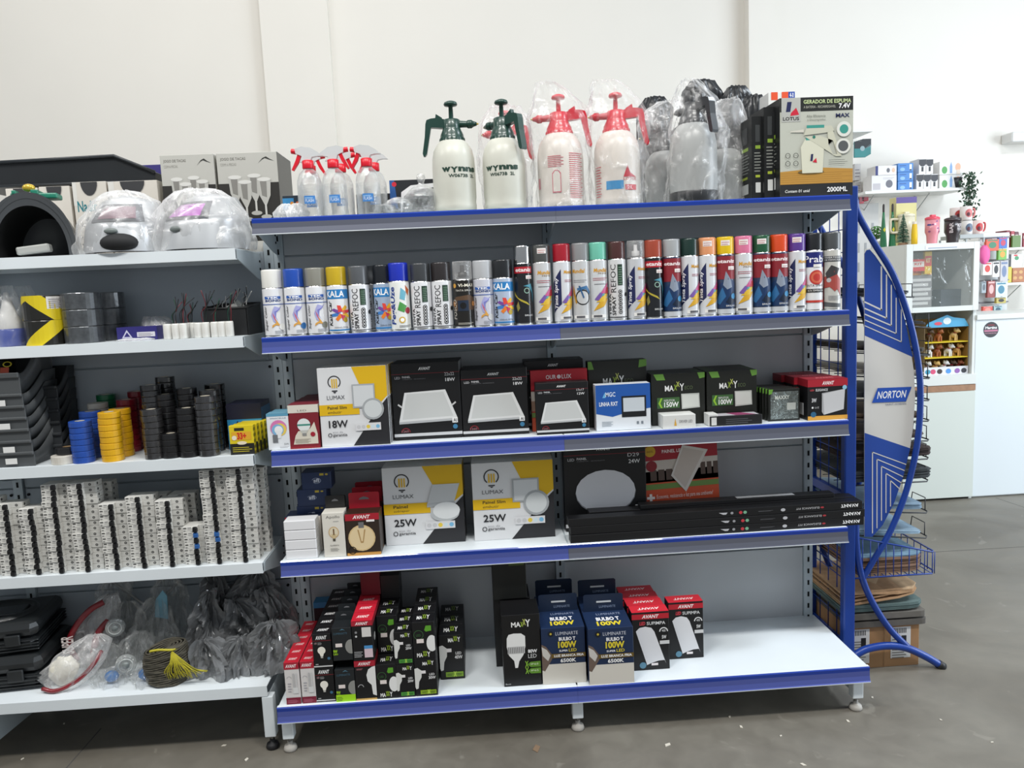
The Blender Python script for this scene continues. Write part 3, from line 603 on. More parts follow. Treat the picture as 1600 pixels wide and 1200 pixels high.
# ================================================================ CARTONS
def place(u0, u1, vb, z, y=None):        # front-bottom edge seen from u0 to u1: centre x, front y, width
    if y is None: y = on((u0+u1)/2, vb, z).y
    a = at(u0, vb, y); b = at(u1, vb, y); return (a.x+b.x)/2, y, b.x-a.x
def bx(label, u0, u1, vt, vb, z, d, col, y=None, yaw=0, name='carton', cat='box', **k):
    x, yf, w_ = place(u0, u1, vb, z, y); h = at((u0+u1)/2, vt, yf).z-z
    return carton(name, label, cat, (x+math.sin(yaw)*-d/2, yf+d/2*math.cos(yaw)+abs(math.sin(yaw))*w_/2, z+.0006), w_, d, h-.001, col, yaw, **k)
def rep(o, n, dx, dy, labels, dz=0, group=None):
    out = [o]
    for i in range(1, n): out.append(dup(o, (o.location.x+dx*i, o.location.y+dy*i, o.location.z+dz*i), label=labels(i) if callable(labels) else labels, group=group))
    if group: o['group'] = group
    return out
YEL = '#e0b414'; GRN = '#8fbf34'; WH = '#dedfe1'
def art_lumax(wt, kind='slim'):
    def f(F):
        F.poly([(.50, 1), (1, 1), (1, .62), (.76, .42)] if kind == 'slim' else [(.50, 1), (1, 1), (1, .62), (.78, .45)], YEL); F.poly([(1, .60), (1, 0), (.46, 0), (.78, .38)], '#26262a')
        F.ring(.24, .82, .095, .16, '#2c2c30', -.9, PI+.9); F.rect(.20, .70, .28, .715, '#2c2c30'); F.poly([(.215, .695), (.265, .695), (.24, .675)], '#2c2c30')
        for i in range(3): F.rect(.20+i*.032, .745, .218+i*.032, .86, YEL); F.k -= 1
        F.k += 1; F.text('LUMAX', .12, .60, .38, .65, '#55565a')
        F.rect(0, .40, .58, .535, YEL); F.text('Painel Slim' if kind == 'slim' else 'Painel', .12, .475, .40 if kind == 'slim' else .30, .515, '#3a3220', .02); F.text('embutir' if kind == 'slim' else 'sobrepor', .12, .42, .32, .455, '#5a4c20', 0, .2)
        F.text(wt, .12, .24, .40, .335, '#232327', .02); F.text('garantia', .17, .12, .38, .165, '#2e2e32', .01); F.ring(.13, .15, .03, .3, '#2e2e32'); F.text('ano de', .17, .175, .32, .195, '#8b8b90')
        if kind == 'slim':
            F.rect(.49, .48, .82, .78, '#a9adb0'); F.rect(.51, .50, .80, .76, '#d3d6d8'); F.ell(.78, .46, .16, '#a5a9ac'); F.ell(.78, .46, .13, '#cfd3d4')
        else:
            F.poly([(.54, .50), (.62, .76), (.96, .76), (.88, .52)], '#c9ccce'); F.poly([(.54, .47), (.54, .52), (.88, .54), (.90, .50)], '#aeb2b5'); F.ell(.76, .38, .18, '#b9bdbf', .10); F.ell(.78, .42, .17, '#dfe2e3', .11)
        F.rect(.51, .19, .88, .285, '#dcdcde')
        for i, c in enumerate(('#c8c8ca', '#c8c8ca', '#e5c94c', '#cfe0e8', '#7ab8dc')): F.ell(.555+i*.07, .237, .028, c); F.k -= 1
        F.k += 1
    return f
def art_avp(wt, size, kind='sq', emb=True, hi='#dfe0e0'):
    def f(F):
        F.text('AVANT', .40, .905, .58, .945, '#ececec', .03, .25); F.rect(0, .86, 1, .865, '#8c2630')
        F.text('LED', .05, .80, .13, .83, '#cfcfd2'); F.text('PAINEL', .16, .81, .28, .835, '#e4e4e6', .01); F.text('SOBREPOR - QUADRADO', .16, .785, .50, .80, '#77777c'); F.text(size, .78, .82, .92, .86, '#d6d6d8'); F.text(wt, .79, .745, .93, .79, '#e8e8ea', .01)
        if kind == 'sq':
            F.poly([(.08, .24), (.94, .26), (.94, .23), (.08, .21)], '#b6b8ba'); F.poly([(.08, .24), (.94, .26), (.78, .64), (.18, .62)], hi); F.poly([(.13, .27), (.88, .29), (.75, .61), (.21, .60)], '#cbcdcc')
            if emb: F.poly([(.07, .46), (.13, .42), (.14, .44), (.08, .48)], '#c8c8c8'); F.poly([(.93, .46), (.87, .42), (.86, .44), (.92, .48)], '#c8c8c8')
        else: F.ell(.50, .43, .37, '#8d8f95', .25); F.ell(.50, .44, .365, '#d4d5da', .245)
        F.ring(.17, .10, .07, .25, '#6e2028', 0, PI, 12); F.text('1260', .11, .10, .21, .13, '#a8747a'); F.rect(.86, .20, .94, .27, '#f0f0f0'); F.text('Al', .875, .21, .925, .255, '#1b1b1d', .02); F.ell(.90, .15, .035, '#3c7aa0'); F.rect(0, .045, 1, .085, '#c8c9cb')
    return f
def art_maxtop(F, y=.75, eco=True):
    F.text('MA', .25, y-.09, .415, y+.02, '#e8e8e6', .02); F.text('X', .42, y-.08, .475, y+.035, '#9cb83a', .01); F.text('X', .465, y-.015, .525, y+.09, '#c8d06a', .01); F.text('Y', .525, y-.09, .61, y+.05, '#e8e8e6', .02)
    if eco: F.text('ECO', .62, y-.07, .77, y+.0, '#5d6a4a')
def art_maxeco(wt):
    def f(F):
        F.poly([(.04, 1), (.22, 1), (.26, .88), (.1, .88)], '#63923c'); F.poly([(.86, 1), (1, 1), (1, .9), (.9, .88)], '#63923c'); art_maxtop(F); F.rect(.10, .33, .52, .54, '#3d6236'); F.poly([(.12, .43), (.17, .53), (.2, .53), (.16, .43), (.2, .34), (.17, .34)], '#8fbf34')
        F.text('REFLETOR', .23, .46, .43, .50, '#e6e6e4'); F.text(wt, .23, .35, .50, .45, '#f2f2f0', .02); F.poly([(.56, .30), (.90, .32), (.89, .60), (.55, .60)], '#b9bbb6'); F.poly([(.58, .33), (.88, .34), (.87, .57), (.57, .58)], '#d2d4ce')
    return f
def art_ourlux(F):
    F.rect(0, .33, 1, .60, '#9b7a68'); F.rect(0, .5, 1, .66, '#c9bfb6'); 
    for i in range(3): F.rect(.14+i*.10, .36, .22+i*.1, .52, '#54433c'); F.rect(.78+i*.08, .40, .84+i*.08, .58, '#54433c'); F.k -= 2
    F.k += 2; F.rect(0, .23, 1, .31, '#6f8e4a'); F.rect(0, .0, 1, .22, '#cf5433'); F.rect(0, .66, 1, 1, '#a01528'); F.ell(.16, .58, .07, '#8c1a28')
    F.text('OUR', .33, .90, .47, .95, '#f0dcdc', .02); F.ell(.50, .925, .028, '#f0dcdc'); F.text('LUX', .53, .90, .65, .95, '#f0dcdc', .02); F.text('PAINEL LED 24W', .30, .76, .70, .81, '#f4e4e4', .02); F.ell(.15, .80, .07, '#d2a726'); F.text('60%', .11, .785, .19, .815, '#7a4c10')
    F.poly([(.40, .42), (.56, .86), (.88, .76), (.58, .16)], '#d9d2cc'); F.poly([(.43, .43), (.57, .82), (.83, .74), (.57, .22)], '#c9bdb4'); F.text('+', .08, .05, .18, .17, '#f8f0ec', .05); F.text('Economia, resistencia e luz para seu ambiente!', .20, .07, .92, .15, '#f8e8e0', .0, .2)
# ---- shelf 3
z = Z3+.0003
def slimbulb(F):
    F.rect(0, .93, 1, 1, '#5c9ab8'); F.text('SMARTBULB', .16, .86, .85, .89, '#4a6a86'); F.ell(.5, .6, .36, '#d77ab0'); F.ell(.56, .56, .28, '#e8c85a'); F.ell(.46, .55, .26, '#7fb4d8'); F.ell(.5, .55, .18, '#eef0f0'); F.poly([(.36, .54), (.64, .54), (.58, .32), (.42, .32)], '#e6e8ea'); F.rect(.22, .2, .44, .42, '#6f7276'); F.text('5W', .7, .13, .9, .18, '#55585c'); F.lines(.5, .05, .9, .1, 2, '#9a9a9e')
b = bx('small white smart lamp box with light blue top at the left shelf end', 420, 456, 646, 703, z, .05, '#e3e6ea', y=-.262, art=slimbulb, lf=lambda F: F.rect(0, 0, 1, 1, '#5c9ab8'), tops=lambda F: F.rect(0, 0, 1, 1, '#6aa0b8'))
rep(b, 2, .004, .053, 'small smart lamp box directly behind the white one at the shelf end')
def ledbulb(F):
    F.rect(0, 0, 1, .82, '#7c1c28'); F.poly([(.12, .1), (.94, .1), (.94, .32), (.85, .6), (.7, .45), (.3, .4), (.2, .3)], '#d9d2c2'); F.rect(0, .0, 1, .05, '#8c1c28'); F.rect(0, .82, 1, 1, '#dad4c8'); F.text('LED', .32, .85, .62, .89, '#77706a'); F.ell(.5, .54, .22, '#dfe3e2'); F.rect(.28, .52, .72, .56, '#3f8a7c'); F.poly([(.36, .42), (.64, .42), (.56, .34), (.44, .34)], '#c2c2bc'); F.rect(.43, .29, .57, .35, '#8b8b88'); F.ell(.78, .32, .08, '#a01c30'); F.lines(.18, .13, .7, .24, 4, '#a59c8c')
b = bx('white and dark red LED bulb box, front one of its row of four', 454, 501, 632, 699, z, .062, '#cfc8bb', y=-.262, art=ledbulb, tops=lambda F: F.rect(0, 0, 1, 1, '#7c2430'), rt=lambda F: F.rect(0, 0, 1, .8, '#7c1c28'))
rep(b, 4, .003, .064, lambda i: 'white and dark red LED bulb box, %s behind the front one' % NTH[i-1])
x, y, w_ = place(503, 610, 694, z, -.262); h = at(556, 573, -.262).z-z
b = carton('panel_lamp_box', 'white yellow and black 18W panel lamp box, frontmost of the stack of six', 'box', (x, y+.014, z), w_, .022, h, WH, 0, art=art_lumax('18W'), rt=lambda F: F.rect(0, 0, 1, 1, '#c2c3c4'))
for i, o in enumerate(rep(b, 6, .0022, .0232, lambda i: 'white yellow and black 18W panel lamp box, %s behind the front one of the six' % NTH[i-1], .0)):
    o.location.z += 0.0
for nm, u0, u1, vt, vb, n, art, yy in (('tall', 617, 723, 566, 682, 5, art_avp('18W', '22x22'), -.215), ('lower', 724, 827, 576, 676, 5, art_avp('18W', '22x22', emb=False), -.215)):
    b = bx('black 18W square panel lamp box, front of the %s' % ('stack beside the yellow and white boxes' if nm == 'tall' else 'stack right of the taller black stack'), u0, u1, vt, vb, z, .028, BLK, y=yy, art=art, name='panel_lamp_box')
    rep(b, n, .0015, .030, lambda i: 'black 18W square panel lamp box, %s behind the front of the %s black stack' % (NTH[i-1], nm))
b = bx('black panel lamp box standing behind the small red panel box', 822, 914, 562, 660, z, .03, BLK, y=-.13, art=art_avp('18W', '22x22'), name='panel_lamp_box'); rep(b, 3, .001, .032, lambda i: 'black panel lamp box behind the red one, %s from the front' % NTH[i])
bx('red panel lamp box with cream lettering, behind the small black 12W box', 832, 920, 577, 669, z, .028, '#b81e2c', y=-.185, art=lambda F: (art_ourlux(F), F.rect(0, .68, 1, 1, '#bb2230'), F.text('OUR', .27, .85, .45, .92, '#f6e4e4', .02), F.ell(.50, .885, .035, '#f6e4e4'), F.text('LUX', .55, .85, .72, .92, '#f6e4e4', .02)), name='panel_lamp_box')
b = bx('small black 12W panel lamp box in front of the red one', 839, 921, 597, 673, z, .024, BLK, y=-.25, art=art_avp('12W', '17x17', emb=False), name='panel_lamp_box'); rep(b, 2, .001, .026, 'small black 12W panel lamp box directly behind the front one')
def art_mgc(F):
    F.poly([(0, 1), (1, 1), (1, .46), (.62, .40), (.3, .30), (0, .38)], '#1f57a8'); F.text('MGC', .18, .74, .36, .84, '#dfe8f4', .02); F.poly([(.12, .72), (.17, .84), (.18, .72)], '#6fb6e4'); F.text('LINHA RXT', .06, .54, .40, .63, '#eef2f8', .02); F.rect(.47, .28, .92, .74, '#15171b'); F.rect(.50, .40, .89, .70, '#c9d0d6'); F.lines(.1, .1, .3, .22, 4, '#9aa4ae'); F.rect(.74, .12, .78, .18, '#7a828a'); F.rect(.82, .12, .86, .18, '#7a828a')
b = bx('large black floodlight box with green corners, behind the blue and white box', 921, 1012, 563, 650, z, .05, '#171914', y=-.17, art=lambda F: (F.poly([(0, 1), (.06, 1), (.1, .88), (0, .88)], '#63923c'), F.poly([(.88, 1), (1, 1), (1, .9), (.86, .88)], '#63923c'), art_maxtop(F, .72)), name='floodlight_box')
b = bx('blue and white floodlight box showing a black floodlight, in front of the large black box', 932, 1017, 600, 661, z, .05, '#dfe3e8', y=-.245, art=art_mgc, name='floodlight_box')
bx('white and blue floodlight box behind the blue and white one', 930, 1005, 602, 655, z, .03, '#dfe3e8', y=-.191, name='floodlight_box')
for wt, u0, u1, vt, vb, n in (('150W', 1019, 1102, 583, 654, 3), ('100W', 1105, 1183, 579, 651, 4)):
    b = bx('black %s floodlight box with green band, front of its row' % wt, u0, u1, vt, vb, z, .042, '#171914', y=-.20, art=art_maxeco(wt), name='floodlight_box'); rep(b, n, .002, .045, lambda i: 'black %s floodlight box, %s behind the front one' % (wt, NTH[i-1]))
bx('small white driver box lying in front of the 150W floodlight box', 1036, 1087, 648, 662, z, .075, '#d9d9d6', y=-.266, name='carton', art=lambda F: (F.poly([(.34, .2), (.42, .2), (.38, .75)], '#d6a23a'), F.text('DRIVER LED', .5, .4, .9, .6, '#6c6c70')))
bx('flat black and white package lying in front of the 100W floodlight box', 1110, 1191, 649, 662, z, .06, '#1a1a1c', y=-.266, name='package', art=lambda F: (F.rect(.02, .1, .12, .9, '#d9d9d6'), F.lines(.3, .2, .8, .8, 3, '#55555a')), tops=lambda F: (F.rect(.05, .1, .95, .9, '#b8b4ba'), F.poly([(.5, .1), (.9, .1), (.7, .9), (.4, .9)], '#8c3a62')))
b = bx('white edge of a flat package lying left of the black and white one', 1107, 1122, 647, 657, z, .05, '#d9d9d6', y=-.200-.06, name='package')
# foil-wrapped floodlights
foil = mat('#8c9492', .16, metal=.8, var=.35, scale=60, bump=1.0)
m = MB(); m.box((-.052, -.008, 0), (.052, .008, .105), mat('#1c1e1b', .4), .002); F = front(m, .104, .016, .105); F.rect(.06, .06, .94, .92, foil); F.rect(.58, .34, .86, .56, '#b9bdb8'); F.text('MAXXY', .2, .68, .66, .8, '#d0d4cc', .02); F.poly([(0, 1), (.14, 1), (.1, .86), (0, .84)], '#6aa33c')
x, y, w_ = place(1196, 1256, 655, z, -.235)
b = m.build('wrapped_floodlight', None, (x, y+.01, z), 0, label='small foil-wrapped floodlight box with silver glare, frontmost of its row', category='box')
rep(b, 7, -.003, .0185, lambda i: 'small wrapped floodlight box, %s behind the front one of its row' % NTH[i-1])
def art_eleg(F):
    F.rect(0, .82, 1, 1, '#a81c2c'); F.text('AVANT', .36, .86, .66, .95, '#f4e8e8', .03, .25); F.text('LED', .06, .72, .16, .76, '#c84a50', .02); F.text('ELEGANCE', .20, .71, .50, .77, '#d8d8da', .02); F.text('3W', .1, .44, .22, .54, '#e0e0e2', .02); F.ell(.12, .31, .025, '#e4e4e4'); F.text('LUZ', .18, .29, .28, .33, '#c8c8ca'); F.rect(0, 0, 1, .10, '#d39a3c'); F.ell(.14, .14, .07, '#2c6284')
    F.poly([(.35, .66), (.93, .74), (.90, .24), (.40, .12), (.35, .2)], '#a8a8aa'); F.poly([(.38, .64), (.93, .74), (.90, .24), (.41, .13)], '#c9c9cb'); F.ell(.92, .78, .055, '#8fc0d8')
b = bx('black and red box picturing a square white wall lamp, front one at shelf end', 1262, 1324, 592, 655, z, .075, BLK, y=-.255, art=art_eleg, name='wall_lamp_box', tops=lambda F: (F.rect(0, 0, 1, 1, '#8e1f2b'), F.text('AVANT', .3, .3, .8, .7, '#c86a70', .02, .25)), lf=lambda F: (F.rect(0, .82, 1, 1, '#8e1826'), F.rect(.1, .1, .6, .4, '#d0d0d0')))
rep(b, 3, -.012, .078, lambda i: 'black and red wall lamp box, %s behind the front one at the shelf end' % NTH[i-1])
# ---- shelf 4
z = Z2+.0003
def art_sfl(F): F.ring(.5, .5, .16, .14, '#9aa8c4', -2.2, PI*.9); F.text('sfl', .40, .40, .60, .64, '#d6dcea', .03); F.rect(.62, .8, .76, .93, '#c8b23a'); F.ell(.86, .86, .05, '#c8b23a')
for i, (u0, u1, vb, vt) in enumerate(((463, 509, 788, 763), (463, 509, 762, 738), (470, 516, 736, 722))):
    bx('dark blue lamp box with white script logo, %s of the pile behind the white boxes' % ('lowest', 'middle', 'topmost')[i], u0, u1, vt, vb, z+(.088, .145, .202)[i], .075, '#1c3058', y=-.16-.002*i, art=art_sfl, name='lamp_box')
bx('dark blue lamp box hidden at the bottom of the blue pile', 463, 509, 820, 850, z, .075, '#1c3058', y=-.16, art=art_sfl, name='lamp_box')
o = [k for k in bpy.data.objects if k.get('label', '').startswith('dark blue lamp box')]
for k, (zz, hh) in zip(o, ((.088, .056), (.1445, .056), (.2010, .056), (0, .087))):
    H0 = k.dimensions.z if False else max(v.co.z for v in k.data.vertices); s = hh/H0
    for v in k.data.vertices: v.co.z *= s
    k.location.z = z+zz
x, y, w_ = place(447, 496, 869, z, -.262)
b = carton('white_box', 'plain white box in the front pile on the fourth shelf, lowest', 'box', (x, y+.03, z), w_, .06, .0305, '#e6e6e8', bev=.002)
rep(b, 4, .0, .0, lambda i: 'plain white box in the front pile on the fourth shelf, %s' % lvl(i, 4), .0318)
bx('white and red lamp box with dark blue top, standing behind the four white boxes', 448, 503, 807, 845, z, .08, '#d5cfc8', y=-.195, name='lamp_box', tops=lambda F: F.rect(0, 0, 1, 1, '#2a3550'), art=lambda F: F.rect(0, 0, .12, 1, '#a8202c'))
def tab(c, hh=.03, hole=True):
    def f(o, w_, d, h):
        m = MB(); P = [(-w_*.46, h-.002), (w_*.46, h-.002), (w_*.46, h+hh-.004), (w_*.42, h+hh), (-w_*.42, h+hh), (-w_*.46, h+hh-.004)]
        m.prism(P, d/2-.0015, d/2, mat(c, .45), FX)
        if hole: Face(m, lambda x, y, l: (x, d/2-.0015-l, y)).poly([(-w_*.16, h+hh*.55), (w_*.16, h+hh*.55), (w_*.12, h+hh*.66), (0, h+hh*.74), (-w_*.12, h+hh*.66)], '#77777a')
        m.build('hang_tab', o)
    return f
def art_apollo(F):
    F.text('Apollo', .18, .86, .82, .94, '#6a6a68', 0); F.lines(.5, .80, .8, .83, 1, '#9a9a98'); F.ell(.5, .56, .24, '#c8a878', .13); F.ell(.5, .56, .20, '#ded2b8', .11); F.rect(.44, .36, .56, .48, '#4a463e'); F.poly([(.38, .52), (.62, .52), (.56, .42), (.44, .42)], '#cdb88c'); F.text('I', .47, .5, .53, .64, '#6a4c2c'); F.text('FILAMENTO', .3, .25, .7, .28, '#55524c'); F.lines(.3, .14, .7, .22, 3, '#8a8780')
bx('cream vintage bulb box with black hanging tab', 507, 541, 801, 865, z, .058, '#dedad0', y=-.262, art=art_apollo, name='lamp_box', parts=tab('#19191b', .042))
bx('cream vintage bulb box directly behind the first with its black tab showing', 508, 542, 800, 858, z, .058, '#dedad0', y=-.20, name='lamp_box', parts=tab('#19191b', .042))
def art_fil(F):
    F.rect(0, .84, 1, 1, '#a81c2c'); F.text('AVANT', .22, .88, .74, .965, '#f4e8e8', .03, .25); F.rect(0, 0, 1, .07, '#c8924a'); F.ell(.46, .42, .40, '#d9bd8c'); F.ell(.46, .42, .36, '#e3cda2'); F.poly([(.34, .62), (.42, .30), (.50, .30), (.58, .62), (.54, .62), (.48, .34), (.44, .34), (.38, .62)], '#b08e5c'); F.rect(.38, .66, .54, .80, '#6f6f70'); F.ring(.16, .13, .12, .2, '#0f0c0a'); F.rect(.62, .80, .86, .85, '#efe9e6')
b = bx('brown and red filament bulb box with red hanging flap, showing a round amber bulb', 543, 596, 802, 866, z, .068, '#2e2118', y=-.262, art=art_fil, name='lamp_box', parts=tab('#b3152a', .052))
rep(b, 3, .0, .072, lambda i: 'filament bulb box with red flap, %s behind the front one' % NTH[i-1])
for nm, u0, u1, vt, vb, n, art, yy, yw in (('left', 599, 731, 713, 840, 4, art_lumax('25W', 'sob'), -.185, .03), ('right', 737, 872, 708, 833, 5, art_lumax('25W'), -.190, .0)):
    x, y, w_ = place(u0, u1, vb, z, yy); h = at((u0+u1)/2, vt, yy).z-z
    if nm == 'left': w_ = .262; h = .262; x += .0
    else: w_ = .268; h = .262
    b = carton('panel_lamp_box', 'large white yellow and black 25W panel lamp box, front of the %s stack' % nm, 'box', (x, y+.015, z), w_, .026, h, WH, 0, art=art, rt=lambda F: F.rect(0, 0, 1, 1, '#1e1e20') if nm == 'left' else F.rect(0, 0, 1, 1, '#dcdcde'))
    rep(b, n, .001, .0275, lambda i: 'large 25W panel lamp box, %s behind the front of the %s stack' % (NTH[i-1], nm))
b = bx('black 24W round panel lamp box showing a white disc', 884, 1011, 690, 812, z, .03, BLK, y=-.15, art=art_avp('24W', 'D29', 'round'), name='panel_lamp_box'); rep(b, 2, .001, .032, 'black 24W round panel lamp box directly behind the front one')
def art_tube(F):
    F.text('AVANT', .925, .3, .985, .72, '#f0f0f0', .03, -.25, 2); F.text('ELEGANCE FIT', .77, .38, .85, .62, '#c8c8ca', 0, 0, 2); F.ell(.86, .5, .006, '#a8343c', .12); F.ell(.725, .5, .008, '#bcbcc0', .2); F.ell(.595, .5, .006, '#7ab090', .2); F.ell(.58, .5, .006, '#c23a44', .2); F.ell(.55, .5, .005, '#9a9a9e', .16); F.poly([(.505, .62), (.535, .6), (.53, .35), (.52, .35)], '#bcbcc0'); F.lines(.64, .45, .69, .6, 2, '#6c6c70')
for i in range(3):
    carton('tube_lamp_box', 'long black tube lamp box, %s of the front stack of three' % ('lowest', 'middle', 'topmost')[i], 'box', (1.410+(.004, .006, .0)[i], -.243+.002*i, z+i*.0268), .975, .045, .0262, BLK, (.012, .006, .010)[i], art=art_tube)
for i in range(3):
    carton('tube_lamp_box', 'long black tube lamp box, %s of the rear stack under the red panel box' % ('lowest', 'middle', 'topmost')[i], 'box', (1.435+(.0, .01, .015)[i], -.178, z+i*.0268), .90, .050, .0262, BLK, .0, tops=lambda F: F.rect(.4, .2, .62, .8, '#8f9194'))
carton('tube_lamp_box', 'shorter black tube lamp box lying on the rear stack against the red panel box', 'box', (1.50, -.182, z+.0806), .66, .040, .014, BLK, .012, tops=lambda F: F.rect(.5, .2, .8, .8, '#8f9194'))
o = carton('panel_lamp_box', 'red panel lamp box with a room picture, standing behind the long tube boxes', 'box', (1.328, -.112, z), .272, .028, .300, '#a01528', 0, art=lambda F: (F.rect(0, 0, 1, 1, '#cf5433'), art_ourlux(Face(F.b, lambda x, y, l: F.pos(x, .22+y*.78, l), 1.15))))
o.rotation_euler = (0, math.radians(-2), 0); o.location.z += .006

# ================================================================ BOTTOM SHELF
z = Z1+.0003
def art_lamp(F, cx=.45, cy=.5, s=.2, c='#f0ece0'):
    F.ell(cx, cy, s, c); F.poly([(cx-s*.62, cy-s*.5*F.asp), (cx+s*.62, cy-s*.5*F.asp), (cx+s*.34, cy-s*1.5*F.asp), (cx-s*.34, cy-s*1.5*F.asp)], c); F.rect(cx-s*.3, cy-s*2.0*F.asp, cx+s*.3, cy-s*1.5*F.asp, '#b9b7b0')
def art_tubeb(F): F.rect(0, .84, 1, 1, '#a81c30'); F.text('AVANT', .1, .88, .86, .96, '#f4e8e8', .03, .25); F.rect(0, 0, 1, .16, '#7a1530'); F.lines(.1, .04, .8, .12, 3, '#b8687c'); F.ring(.3, .62, .16, .12, '#8f8d92', 0, PI, 10); F.lines(.18, .3, .42, .55, 4, '#a8a6ac'); F.rect(.54, .34, .66, .74, '#b9b8b8'); F.rect(.72, .34, .84, .74, '#c9c8c8'); F.rect(.52, .26, .88, .40, '#d9d9d8')
def art_avl(F): F.text('AVANT', .18, .84, .78, .95, '#f0f0f0', .03, .25); F.rect(0, .80, 1, .812, '#8c2630'); F.text('LED', .1, .71, .24, .76, '#c8a0a4'); F.lines(.28, .69, .5, .77, 3, '#a8a8aa'); art_lamp(F, .46, .52, .21); F.ell(.82, .28, .08, '#3c6c8c'); F.rect(0, .04, 1, .075, '#d8d8d8'); F.rect(.1, .11, .25, .13, '#c8c8c8')
def art_lumi(lime):
    def f(F): F.poly([(.4, .92), (.55, .97), (.7, .92), (.55, .945)], '#5c90a8'); F.text('LUMINATTI', .1, .80, .78, .86, '#44687c'); F.ell(.95, .42, .30, '#8c8c88', .22); F.rect(.16, .42, .50, .53, '#e8dcd8'); F.text('9W', .03, .24, .24, .34, '#a8d824', .03); F.text('LED', .03, .18, .26, .23, '#a8d824', .02); lime and (F.rect(0, 0, 1, .22, '#a4dc1c'), F.lines(.05, .04, .35, .18, 3, '#3c5c10'))
    return f
def art_avb(F): F.rect(0, .86, 1, 1, '#a81c30'); F.text('AVANT', .18, .89, .80, .97, '#f4e8e8', .03, .25); F.poly([(1, .86), (1, .10), (.82, .14), (.78, .38), (.60, .48), (.56, .64), (.66, .78), (.84, .84)], '#e4e4e2'); F.ring(.26, .34, .14, .2, '#b8b8ba', 0, PI, 10); F.rect(0, 0, 1, .05, '#d0a860'); F.lines(.1, .78, .4, .83, 2, '#b87880')
def art_avback(F): F.rect(0, .88, 1, 1, '#a81c30'); F.text('AVANT', .18, .90, .80, .975, '#f4e8e8', .03, .25); F.rect(.48, .60, .92, .84, '#d9d6d2'); F.ell(.2, .72, .06, '#8a8a8c'); F.ell(.2, .62, .05, '#d8d8d8'); F.rect(.55, .08, .95, .38, '#d8c0c8'); F.rect(.55, .3, .95, .38, '#4a90c8'); F.lines(.06, .1, .46, .26, 4, '#b8b8ba')
def art_mxl(wt, bulb='side', grn='#4c9a3c'):
    def f(F):
        if bulb == 'green':
            F.ring(.28, .66, .22, .1, '#3c6a3c'); F.text('LED', .17, .62, .38, .68, '#3c6a3c'); F.poly([(.55, .78), (.62, .9), (.86, .9), (.86, .76), (.62, .74)], '#5ca02c'); F.rect(.18, .44, .5, .55, '#e8dcd8'); F.ell(.86, .42, .24, '#e8e8e6', .22); F.text('MA', .16, .06, .42, .17, '#f0f0ee', .03); F.text('XX', .43, .08, .62, .22, '#a8c83a', .02); F.text('Y', .62, .06, .76, .20, '#f0f0ee', .03); return
        F.text('MA', .38, .84, .60, .93, '#f0f0ee', .03); F.text('XX', .60, .86, .76, .97, '#a8c83a', .02); F.text('Y', .76, .84, .88, .95, '#f0f0ee', .03)
        F.poly([(0, .76), (.14, .78), (.32, .70), (.30, .52), (.18, .40), (.14, .22), (.04, .20), (0, .26)], '#dcdcd8'); F.rect(.3, .62, .5, .70, '#e8e4e4'); F.text('LED', .66, .56, .9, .62, '#d8d8d8', .02); F.text(wt, .62, .46, .94, .54, '#e8e8e8', .02); F.rect(.22, .06, .94, .17, grn); F.lines(.28, .09, .52, .15, 2, '#24401c'); F.text('X', .54, .06, .66, .18, '#c8e85c', .03); F.lines(.68, .09, .9, .15, 2, '#24401c')
    return f
def art_mxtop(F): F.text('MA', .2, .3, .45, .66, '#dcdcda', .03); F.text('XX', .45, .36, .64, .8, '#8cab34', .02); F.text('Y', .64, .3, .78, .74, '#dcdcda', .03)
def red_top(F): F.rect(0, 0, 1, 1, '#c01c30'); F.text('AVANT', .2, .35, .8, .65, '#f0d8d8', .03, .25)
def avt_top(F): F.text('AVANT', .2, .35, .8, .65, '#e8e8e8', .03, .25)
def wall_of(label, name, x, y, w_, d, h, col, n, k, art, tops=None, top_n=None, parts=None, lf=None, rt=None, dy=None, dx=0.0, art_top=None):
    """n boxes one behind another, k high; top_n limits the upper layer"""
    first = carton(name, label % 'front box of the bottom layer' if k > 1 else label % 'frontmost', 'box', (x, y+d/2, z), w_, d, h, col, 0, art=art, tops=tops, parts=parts, lf=lf, rt=rt)
    dy = dy or d+.001
    for kk in range(k):
        base = first
        if kk and art_top: base = carton(name, label % 'front box of the upper layer', 'box', (x, y+d/2, z+kk*(h+.001)), w_, d, h, col, 0, art=art_top, tops=tops, parts=parts, lf=lf, rt=rt)
        for i in range(n if kk == 0 else (top_n or n)):
            if i == 0 and (kk == 0 or art_top): continue
            dup(base, (x+dx*i, y+d/2+i*dy, z+kk*(h+.001)), label=label % (('%s layer, ' % ('bottom', 'middle' if k > 2 else 'upper', 'top')[kk] if k > 1 else '')+('front box' if i == 0 else '%s behind the front' % NTH[i-1])))
def colx(u0, u1, vb): 
    x, y, w_ = place(u0, u1, vb, z); return x, y, w_
print('bottom y', [round(on(u, v, z).y, 3) for u, v in ((459, 1099), (482, 1098), (509, 1097), (540, 1099), (571, 1095), (604, 1095), (634, 1092), (668, 1089), (712, 1060), (815, 1073), (882, 1068), (958, 1073), (1020, 1046), (1075, 1028))])
whr = lambda F: F.rect(0, .84, 1, 1, '#a81c30')
for nm, u0, u1, nn in (('first', 448, 471, 6), ('second', 473, 495, 6)):
    x, y, w_ = place(u0, u1, 1098, z, -.378)
    wall_of('slim white and red bulb box, %s column from left, %%s' % nm, 'tube_bulb_box', x, y, w_, .050, .135, '#d9d5d3', nn, 1, art_tubeb, tops=red_top, rt=whr, lf=whr)
x, y, w_ = place(495, 525, 1098, z, -.378)
